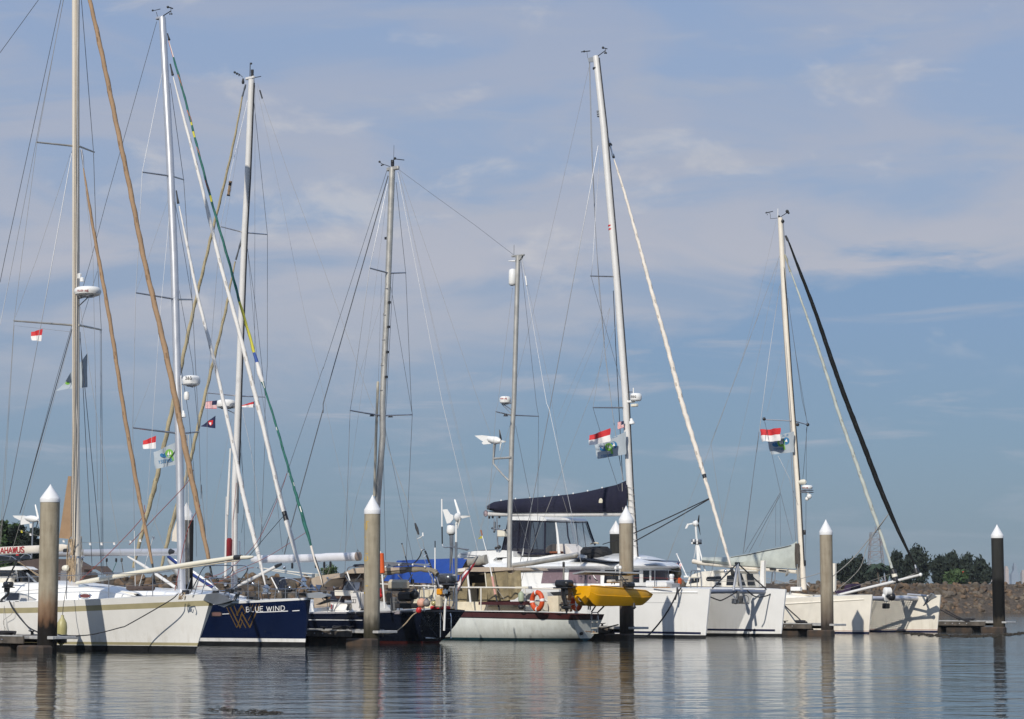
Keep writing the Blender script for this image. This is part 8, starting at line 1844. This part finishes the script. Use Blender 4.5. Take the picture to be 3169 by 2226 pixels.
mb = MB(); mb.prism(PF([(1162, 890), (1170, 880), (1235, 882), (1252, 838), (1300, 824), (1306, 845), (1290, 885), (1270, 912), (1180, 908)], 3.4), NV * .8); mb.build('deck_lounger', PURPLE, label='purple covered lounge seat on the foredeck of the cream catamaran', cat='lounger', smooth=25)
mb = MB()
for pl in ([(638, 825), (645, 730), (668, 722)], [(668, 722), (666, 822)], [(782, 965), (790, 900), (798, 888)], [(1186, 935), (1188, 905)]): mb.tube(PF(pl, -.2), .028, 6)
mb.build('stanchion', STEEL, T.e)
for pts in ([('f', 600, 780, .2), ('f', 780, 822, 0), ('f', 880, 830, 0)], [('f', 600, 800, .2), ('f', 885, 832, 0)], [('f', 150, 806, .2), ('f', 540, 806, .2)], [('f', 100, 790, .2), ('f', 540, 800, .2)]): T.wire('lifeline', pts, .016, WIREP)
T.wire('deck_line', [('f', 870, 890, 1.5), ('f', 950, 920, .6), ('f', 975, 932, .3)], .02, ROPEB)
T.part(MB().tube(PF([(890, 940), (1040, 938)], -.25), .018, 6), 'deck_track', STEEL)
# rig
T.rod('mast', [('w1', 432, 150, 2.95), ('w1', 462, 700, 2.95), ('w1', 490, 1150, 2.95), ('w1', 523, 1560, 2.95), ('w2', 728, 600, 2.95), ('w2', 760, 1200, 2.95), ('w2', 772, 1412, 2.95)], [.125, .145, .148, .148, .148, .148, .148], mat('warm_white_mast', (.76, .70, .60), .35, noise=.03), n=16)
T.rod('mast_edge_strip', [('w1', 450, 400, 2.9), ('w1', 476, 700, 2.9), ('w1', 506, 1150, 2.9), ('w1', 538, 1560, 2.9), ('w2', 744, 600, 2.9), ('w2', 776, 1200, 2.9)], .03, DARKM)
masthead(T, [('w1', [(340, 120), (386, 110)], .022), ('w1', [(352, 128), (352, 133)], .02), ('w1', [(358, 116), (370, 125), (372, 156), (410, 152), (436, 144)], .012), ('w1', [(438, 142), (486, 112)], .018)], [('w1', 348, 118, .045), ('w1', 476, 110, .09), ('w1', 484, 120, .06), ('w1', 425, 142, .06)], t=2.95)
T.part(MB().ball(T.q('w1', 447, 172, 2.95), .10, 8), 'halyard_sheave', DARKM)
T.rod('antenna', [('w1', 418, 92, 2.95), ('w1', 418, 150, 2.95)], .018, WHITEP)
spreader(T, 'w1', [(332, 1408), (520, 1418)], 1.6, .032, ALU, 2.95); spreader(T, 'w1', [(605, 1441), (530, 1420)], 4.3, .032, ALU, 2.95)
for x, y, t in [(332, 1405, 1.6), (604, 1440, 4.3), (541, 1440, 2.9)]: T.part(MB().ball(T.q('w1', x, y, t), .09, 8), 'spreader_fitting', DARKM)
radar(T, 'w2', 750, 852, 543, 576, 2.95, None, txt=('MARINE', 0, 9, 9, 7, 756, 568), label='white radar dome in a guard ring')
c = T.q('w2', 800, 585, 2.95); mb = MB()
for dz in (-.10, 0): mb.torus(c + UZ * dz, HV, NV, .30, .022, 24, 6)
mb.box(c - HV * .2 - UZ * .05, HV * .14, NV * .05, UZ * .06); mb.build('radar_guard', STEEL, T.e)
T.part(MB().lathe(T.q('w2', 735, 520, 2.8), T.q('w2', 790, 514, 2.8), [(0, .08), (.3, .13), (.8, .13), (1, .06)], 12), 'horn', CREAMP)
T.part(MB().ball(T.q('w2', 818, 636, 2.9), .13, 12), 'camera', WHITEP); T.part(MB().ball(T.q('w2', 800, 656, 2.9), .10, 12), 'camera', WHITEP); T.part(MB().tube(T.qs('w2', [(806, 600), (812, 632)], 2.9), .035, 6), 'camera_bracket', WHITEP)
T.part(MB().box(T.q('w2', 777, 935, 2.9), HV * .07, NV * .05, UZ * .12, bev=.03), 'halyard_block', DARKM); T.part(MB().box(T.q('w2', 782, 1190, 2.9), HV * .05, NV * .05, UZ * .14, bev=.03), 'winch', DARKM)
T.furl('furled_sail', [('w1', 492, 470), ('w1', 525, 560), ('w1', 640, 880), ('w1', 730, 1150), ('w1', 800, 1380), ('w1', 885, 1612), ('w2', 1200, 330), ('w2', 1340, 740), ('w2', 1420, 960), ('w2', 1508, 1235)], .092, [GREYS], t=2.95, rprof=[(0, .35), (.08, .5), (.3, .8), (.8, 1.05), (.9, .8), (1, .7)], amp=.10, label='grey furled staysail')
T.furl('furled_sail', [('w1', 486, 302), ('w1', 560, 500), ('w1', 640, 700), ('w1', 740, 1000), ('w1', 832, 1260), ('w1', 970, 1612), ('w2', 1370, 480), ('w2', 1470, 720), ('w2', 1560, 930), ('w2', 1700, 1212)], .118, [BLACKS], t=2.95, rprof=[(0, .35), (.1, .65), (.35, .95), (.7, 1.05), (.8, 1.0), (.9, .7), (1, .35)], amp=.03, label='black furled genoa running to the end of the bowsprit')
T.rod('furler_top', [('w1', 466, 262, 2.95), ('w1', 476, 285, 2.95), ('w1', 484, 298, 2.95)], [.05, .07, .04], DARKM)
T.rod('headstay_fitting', [('w1', 462, 380, 2.95), ('w1', 474, 412, 2.95), ('w1', 480, 440, 2.95), ('w1', 496, 486, 2.95)], [.04, .07, .03, .06], mat('olive_steel', (.40, .38, .28), .4, metal=.5))
T.rod('halyard', [('w1', 452, 175, 2.95), ('w1', 466, 375, 2.95)], .012, WIRE)
for pts, m in [([('g', 522, 712), ('g', 530, 728), ('g', 534, 745)], DARKM), ([('g', 532, 742), ('g', 540, 770)], CREAMP), ([('g', 540, 770), ('g', 546, 800)], DARKM), ([('g', 706, 668), ('g', 715, 700)], STEEL), ([('g', 712, 700), ('g', 722, 735)], DARKM)]:
    T.rod('furling_drum', [(a, x, y, 2.95) for a, x, y in pts], .13 if m is not STEEL else .05, m, n=12)
T.rod('bowsprit', [('f', 1185, 930, 2.2), ('g', 75, 918, 2.3), ('g', 560, 800, 2.95), ('g', 752, 750, 2.95)], [.05, .07, .07, .06], ALUW, n=12)
T.part(MB().ball(T.q('g', 752, 750, 2.95), .09, 10), 'bowsprit_end', WHITEP); T.part(MB().lathe(T.q('g', 555, 808, 2.95), T.q('g', 572, 795, 2.95), [(0, .10), (1, .10)], 10), 'bowsprit_ring', DARKM)
T.rod('bobstay', [('g', 562, 808, 2.95), ('g', 520, 905, 2.95)], .025, STEEL); T.rod('lashing', [('g', 700, 742, 2.95), ('g', 600, 782, 2.95)], .018, WIREP)
T.part(MB().tube([T.W(.9, .15, 1.60), T.W(.9, 5.75, 1.60)], .105, 14), 'crossbeam', mat('white_grey_beam', (.55, .56, .60), .35, metal=.25, noise=.06))
T.part(MB().tube(T.qs('g', [(645, 914), (800, 926)], 4.6), .055, 9), 'short_spar', ALU)
c = T.q('g', 460, 938, 2.8); T.part(MB().lathe(c - HV * .05, c + HV * .1, [(0, .22), (.7, .24), (1, .18)], 16), 'roller_cheek', WHITEP); c = T.q('g', 512, 932, 2.9); T.part(MB().ball(c, .24, 12, k=(.8, .8, .85)), 'anchor_roller', BLACKP)
c0, c1 = T.q('g', 452, 890, 2.6), T.q('g', 502, 890, 2.9); MB().lathe(c0, c1, [(0, .15), (.1, .20), (.9, .20), (1, .15)], 16).build('fender_roll', WHITEP, T.e)
mb = MB(); q = T.qs('g', [(845, 905), (800, 965), (770, 1010), (880, 935), (800, 935), (830, 960)], 4.9); mb.tube([q[0], q[1]], .05, 7); mb.prism([q[0], q[3], q[5], q[2], q[1]], NV * .12); mb.prism([q[4], q[0], q[1]], NV * .1); mb.build('anchor', mat('galvanised_anchor_right', (.28, .29, .30), .5, metal=.5, noise=.2), T.e, smooth=0)
net(T, 1.05, 4.9, .35, 5.6, 1.52, .12, .015, BLACKP)
MB().box(T.q('g', 465, 1010, 3.4), NV * .2, HV * .1, UZ * .12, bev=.03).build('dark_hatch', DARKM, T.e)
T.rod('boom', [('e', 1062, 638, 2.95), ('f', 60, 655, 2.95), ('f', 450, 692, 2.95), ('f', 850, 726, 2.95)], [.12, .105, .105, .10], mat('cream_boom', (.70, .65, .56), .4, noise=.06), n=12)
xs = np.linspace(60, 850, 34); ys = np.interp(xs, [60, 280, 450, 600, 760, 815, 850], [602, 603, 576, 542, 512, 496, 470]); yb = np.interp(xs, [60, 280, 550, 835, 850], [642, 668, 686, 700, 698])
rows = []
for i, (x, y, b_) in enumerate(zip(xs, ys, yb)):
    h_ = b_ - y; w = 1 + .10 * math.sin(i * 1.1) + .06 * math.sin(i * 2.3)
    rows.append([T.q('f', x, b_, 2.95 - .15), T.q('f', x, b_ - h_ * .35, 2.95 - .27 * w), T.q('f', x, y + h_ * .3, 2.95 - .18 * w), T.q('f', x, y, 2.95), T.q('f', x, y + h_ * .3, 3.12), T.q('f', x, b_ - h_ * .35, 3.2), T.q('f', x, b_, 3.1)])
mb = MB(); mb.grid(rows); mb.poly(rows[0]); mb.build('boom_cover', GREYS, T.e, smooth=60, label='grey canvas cover over the boom')
T.rod('cover_seam', [('f', x, y + 6, 2.95 - .08) for x, y in zip(xs[10::3], ys[10::3])], .016, DARKM)
ropecoil(T, 'f', 838, 866, 490, 700, 2.7, mat('dark_lacing', (.08, .07, .06), .9), 14, .03, 'mast_lacing', 31); ropecoil(T, 'f', 852, 872, 680, 870, 2.7, WIREP, 8, .02, 'halyard_coil', 33)
ropecoil(T, 'f', 755, 782, 700, 765, 2.65, WIREP, 6, .022, 'sheet_coil', 35)
for x0, x1, y in [(625, 675, 702), (700, 760, 714)]: T.part(MB().tube(PF([(x0, y), (x1, y + 6)], 2.82), .04, 6), 'boom_fitting', DARKM)
T.part(MB().grid([[T.q('f', 925 + 8 * v, 810 + 22 * v, 3.0), T.q('f', 945 + 8 * v, 830 + 16 * v, 3.1), T.q('f', 965, 862, 3.2)] for v in (0, .5, 1)]), 'deck_bag', WHITES)
for pts, r, m in [([('w1', 408, 165, 2.95), ('w1', 300, 640, 1.8), ('w1', 190, 1050, 1.0)], .007, WIREP), ([('w1', 430, 385, 2.95), ('w1', 295, 755, 1.6), ('w1', 188, 1060, .8), ('w1', 0, 1555, 0), ('v8', 1180, 1450, 0)], .011, WIREP), ([('w1', 428, 575, 2.95), ('w1', 365, 1000, 1.5), ('w1', 285, 1612, .7), ('w2', 400, 100, .5), ('w2', 268, 1112, .2)], .013, WIRE), ([('w1', 420, 420, 2.95), ('w1', 310, 950, 1.4), ('w1', 165, 1612, .4), ('f', 290, 0, .3), ('f', 140, 740, 0)], .008, WIREP),
                  ([('w1', 480, 650, 2.95), ('w1', 570, 1290, 3.9), ('w1', 604, 1436, 4.3), ('w2', 800, 60, 4.3), ('w2', 765, 490, 4.6)], .011, WIRE), ([('w1', 484, 680, 2.95), ('w1', 530, 1000, 3.3), ('w1', 600, 1425, 4.3)], .009, WIRE), ([('w1', 432, 560, 2.9), ('w1', 492, 1430, 2.7), ('w2', 672, 400, 2.6), ('w2', 705, 1010, 2.6)], .014, WIRE), ([('w1', 445, 560, 2.9), ('w1', 500, 1400, 2.7), ('w2', 690, 500, 2.6), ('w2', 718, 1010, 2.6)], .010, WIRE),
                  ([('w2', 447, 10, 1.6), ('w2', 575, 590, 2.6), ('w2', 680, 1010, 2.8)], .010, WIRE), ([('w1', 470, 900, 2.95), ('w1', 350, 1360, 1.7)], .007, WIREP), ([('w2', 574, 610, 2.6), ('w2', 280, 1105, 2.6)], .012, WIRE), ([('w2', 580, 620, 2.65), ('w2', 315, 1108, 2.65)], .012, WIRE), ([('w2', 540, 700, 2.6), ('w2', 538, 1050, 2.7)], .008, WIRE), ([('w2', 575, 640, 2.6), ('w2', 580, 1046, 2.8)], .008, WIRE), ([('w2', 560, 300, 2.6), ('w2', 650, 480, 2.7), ('w2', 725, 710, 2.8)], .012, WIRE), ([('w2', 650, 330, 2.7), ('w2', 570, 610, 2.6), ('w2', 400, 1060, 2.6)], .007, WIREP),
                  ([('w2', 795, 60, 4.3), ('w2', 790, 900, 4.8), ('w2', 786, 1300, 5.2)], .009, WIRE), ([('f', 480, 0, .6), ('f', 405, 565, .3)], .010, WIRE), ([('f', 295, 20, .5), ('f', 130, 760, 0)], .007, WIREP)]:
    T.wire('shroud', pts, r, m)
rope('genoa_sheet', T, [('w2', 1480, 780, 2.9), ('w2', 1360, 935, 2.7), ('f', 1320, 610, 2.4), ('f', 1170, 745, 1.4), ('f', 1145, 765, 1.0)], .020, WIREP, 'upper pale sheet from the black furled genoa back to the deck of the cream catamaran', 'rope', 'pale genoa sheets')
rope('genoa_sheet', T, [('w2', 1470, 795, 2.9), ('f', 1440, 500, 2.7), ('f', 1370, 700, 2.5), ('f', 1175, 888, 2.2)], .016, WIREP, 'lower pale sheet from the black furled genoa crossing the far trees', 'rope', 'pale genoa sheets')
rope('genoa_sheet', T, [('f', 1140, 690, 2.2), ('f', 1030, 740, 1.6), ('f', 780, 810, .4), ('f', 660, 830, .2)], .016, WIREP, 'pale line slanting behind the brownish pile to the cream catamaran deck', 'rope', 'pale genoa sheets')
T.wire('jackline', [('g', 500, 745, 2.95), ('g', 200, 850, 2.6), ('g', 90, 880, 2.2)], .010, WIREP)
# wind generator tower at its stern
PEt = lambda pts, t=3.2: T.qs('e', pts, t)
mb = MB()
for pl, r in [([(1084, 340), (1092, 470)], .055), ([(1092, 470), (1100, 600), (1105, 718)], .06), ([(1086, 490), (1078, 570), (1070, 610)], .02), ([(1098, 490), (1112, 600), (1118, 715)], .05), ([(1102, 490), (1130, 600), (1164, 722)], .04)]: mb.tube(PEt(pl), r, 8)
mb.build('generator_tower', WHITEP, T.e)
for x in (1062, 1076, 1090, 1104, 1118): T.part(MB().box(PEt([(x, 466)])[0], HV * .05, NV * .12, UZ * .07, bev=.02), 'tower_light', STEEL if x % 4 else WHITEP); T.part(MB().box(PEt([(x, 488)])[0], HV * .05, NV * .12, UZ * .05, bev=.02), 'tower_bracket', DARKM if x % 3 else WHITEP)
windgen(T, 'e', (1102, 322), (1020, 330), (1085, 345), 3.2, [(1110, 252, 1), (1121, 422, 1), (1068, 296, 1)], .16, tailpoly=[(1060, 318), (1012, 326), (1000, 350), (994, 367), (1010, 365), (1026, 334), (1060, 330)], label='small white wind generator with black blades', poler=.05)
mb = MB()
for pl in ([(1080, 722), (1075, 740), (1082, 755), (1090, 740)],): mb.tube(smooth_path(PEt(pl), 4), .02, 6)
mb.build('rope_loop', DARKM, T.e)
T.rod('ensign_staff', [('e', 926, 580, 1.0), ('e', 1008, 762, 1.0)], .03, WHITEP); T.part(MB().ball(T.q('e', 926, 580, 1.0), .05, 8), 'staff_truck', WHITEP); T.part(MB().box(T.q('e', 1006, 766, 1.0), HV * .14, NV * .06, UZ * .05, bev=.02), 'staff_socket', WHITEP)
flag(T, 'ensign_flag', 'e', [(938, 608), (922, 706), (948, 712), (972, 668)], 1.0, us_pat, [REDF, WHITEF, NAVYF], 'stars and stripes flag drooping from a white staff between the two catamarans', 'flag', 'stars and stripes flags', 26, 26, .10)
flag(T, 'courtesy_flag', 'w2', [(580, 66), (422, 82), (418, 184), (578, 172)], 1.9, RW, [REDF, WHITEF], 'red and white flag under the spreader of the cream catamaran mast', 'flag', 'red and white courtesy flags', 24, 14, .12, 1.4, ph=2.6)
fo, fbv = flag(T, 'rally_flag', 'w2', [(690, 95), (472, 150), (508, 288), (690, 268)], 2.6, lambda u, v: 0, [GREYF], 'grey rally flag with blue and green waves on the cream catamaran mast', 'flag', 'grey rally flags', 24, 14, .10)
rally(fbv, fo, 'w2', 585, 190, 33, 'ODYSSEY', 522, 252, 17, 12, -.04, extra=[('BLUE', 592, 140, 16, 14, -.12)])
rope('mooring_line', T, [('f', 742, 1000, -.85), ('f', 800, 1055, -1.2), ('f', 862, 1110, -1.7), ('f', 890, 1145, -2.3)], .030, ROPEB, 'black line slanting down from the cream hull to the dock left of the brownish pile', 'mooring line', 'dark mooring lines')
rope('mooring_line', T, [('f', 890, 1145, -2.3), ('f', 840, 1162, -2.5), ('f', 770, 1166, -2.6)], .040, ROPEB, 'coiled black line end lying on the dock left of the brownish pile', 'mooring line', 'dark mooring lines')
rope('mooring_line', T, [('g', 918, 1042, 5.9), ('g', 1040, 1105, 6.3), ('g', 1150, 1142, 6.8)], .028, ROPEB, 'lower black line from the far bow of the cream catamaran to the right dock', 'mooring line', 'dark mooring lines')
rope('mooring_line', T, [('g', 955, 1040, 6.5), ('g', 1060, 1100, 6.7), ('g', 1165, 1142, 6.9)], .028, ROPEB, 'upper black line from the far bow of the cream catamaran to the right dock', 'mooring line', 'dark mooring lines')
rope('mooring_line', K, [('e', 305, 1200, 1.6), ('e', 380, 1180, 1.9), ('e', 440, 1165, 2.2)], .026, ROPEB, 'black line lying on the dock at the foot of the pile behind the yellow dinghy', 'mooring line', 'dark mooring lines')
for tile, x, y, Y in [('a', 25 * 2, 1225, 66.2), ('c', 410, 1190, 79.5), ('f', 885, 1150, 100.5), ('g', 1155, 1143, 111.0)]:
    p_ = at_depth(px(tile, x, y), Y); mb = MB(); rg = random.Random(int(x))
    p_.z = .52
    for i in range(7):
        P = [p_ + Vector((rg.uniform(-.28, .28), rg.uniform(-.12, .12), rg.uniform(0, .10))) for _ in range(4)]
        mb.tube(smooth_path(P, 4), .03, 6)
    mb.build('rope_heap', ROPEB, label={'a': 'heap of black rope on the dock at the left edge', 'c': 'heap of black rope on the dock left of the grey marked pile', 'f': 'heap of black rope on the dock beside the cream catamaran', 'g': 'heap of black rope on the far right dock'}[tile], cat='rope', group='rope heaps on the docks')

# ================================================================ air
hb = MB().box((0, 3900, 14.5), Vector((5200, 0, 0)), Vector((0, 4300, 0)), Vector((0, 0, 15.5)))
hm = bpy.data.materials.new('harbour_air'); hm.use_nodes = True
nt = hm.node_tree; nt.nodes.clear()
ho = nt.nodes.new('ShaderNodeOutputMaterial'); pv = nt.nodes.new('ShaderNodeVolumePrincipled')
pv.inputs['Color'].default_value = (.80, .88, .95, 1); pv.inputs['Density'].default_value = .00010; pv.inputs['Anisotropy'].default_value = .0
nt.links.new(pv.outputs[0], ho.inputs['Volume'])
hz_ = hb.build('haze', hm, kind='stuff', smooth=0)
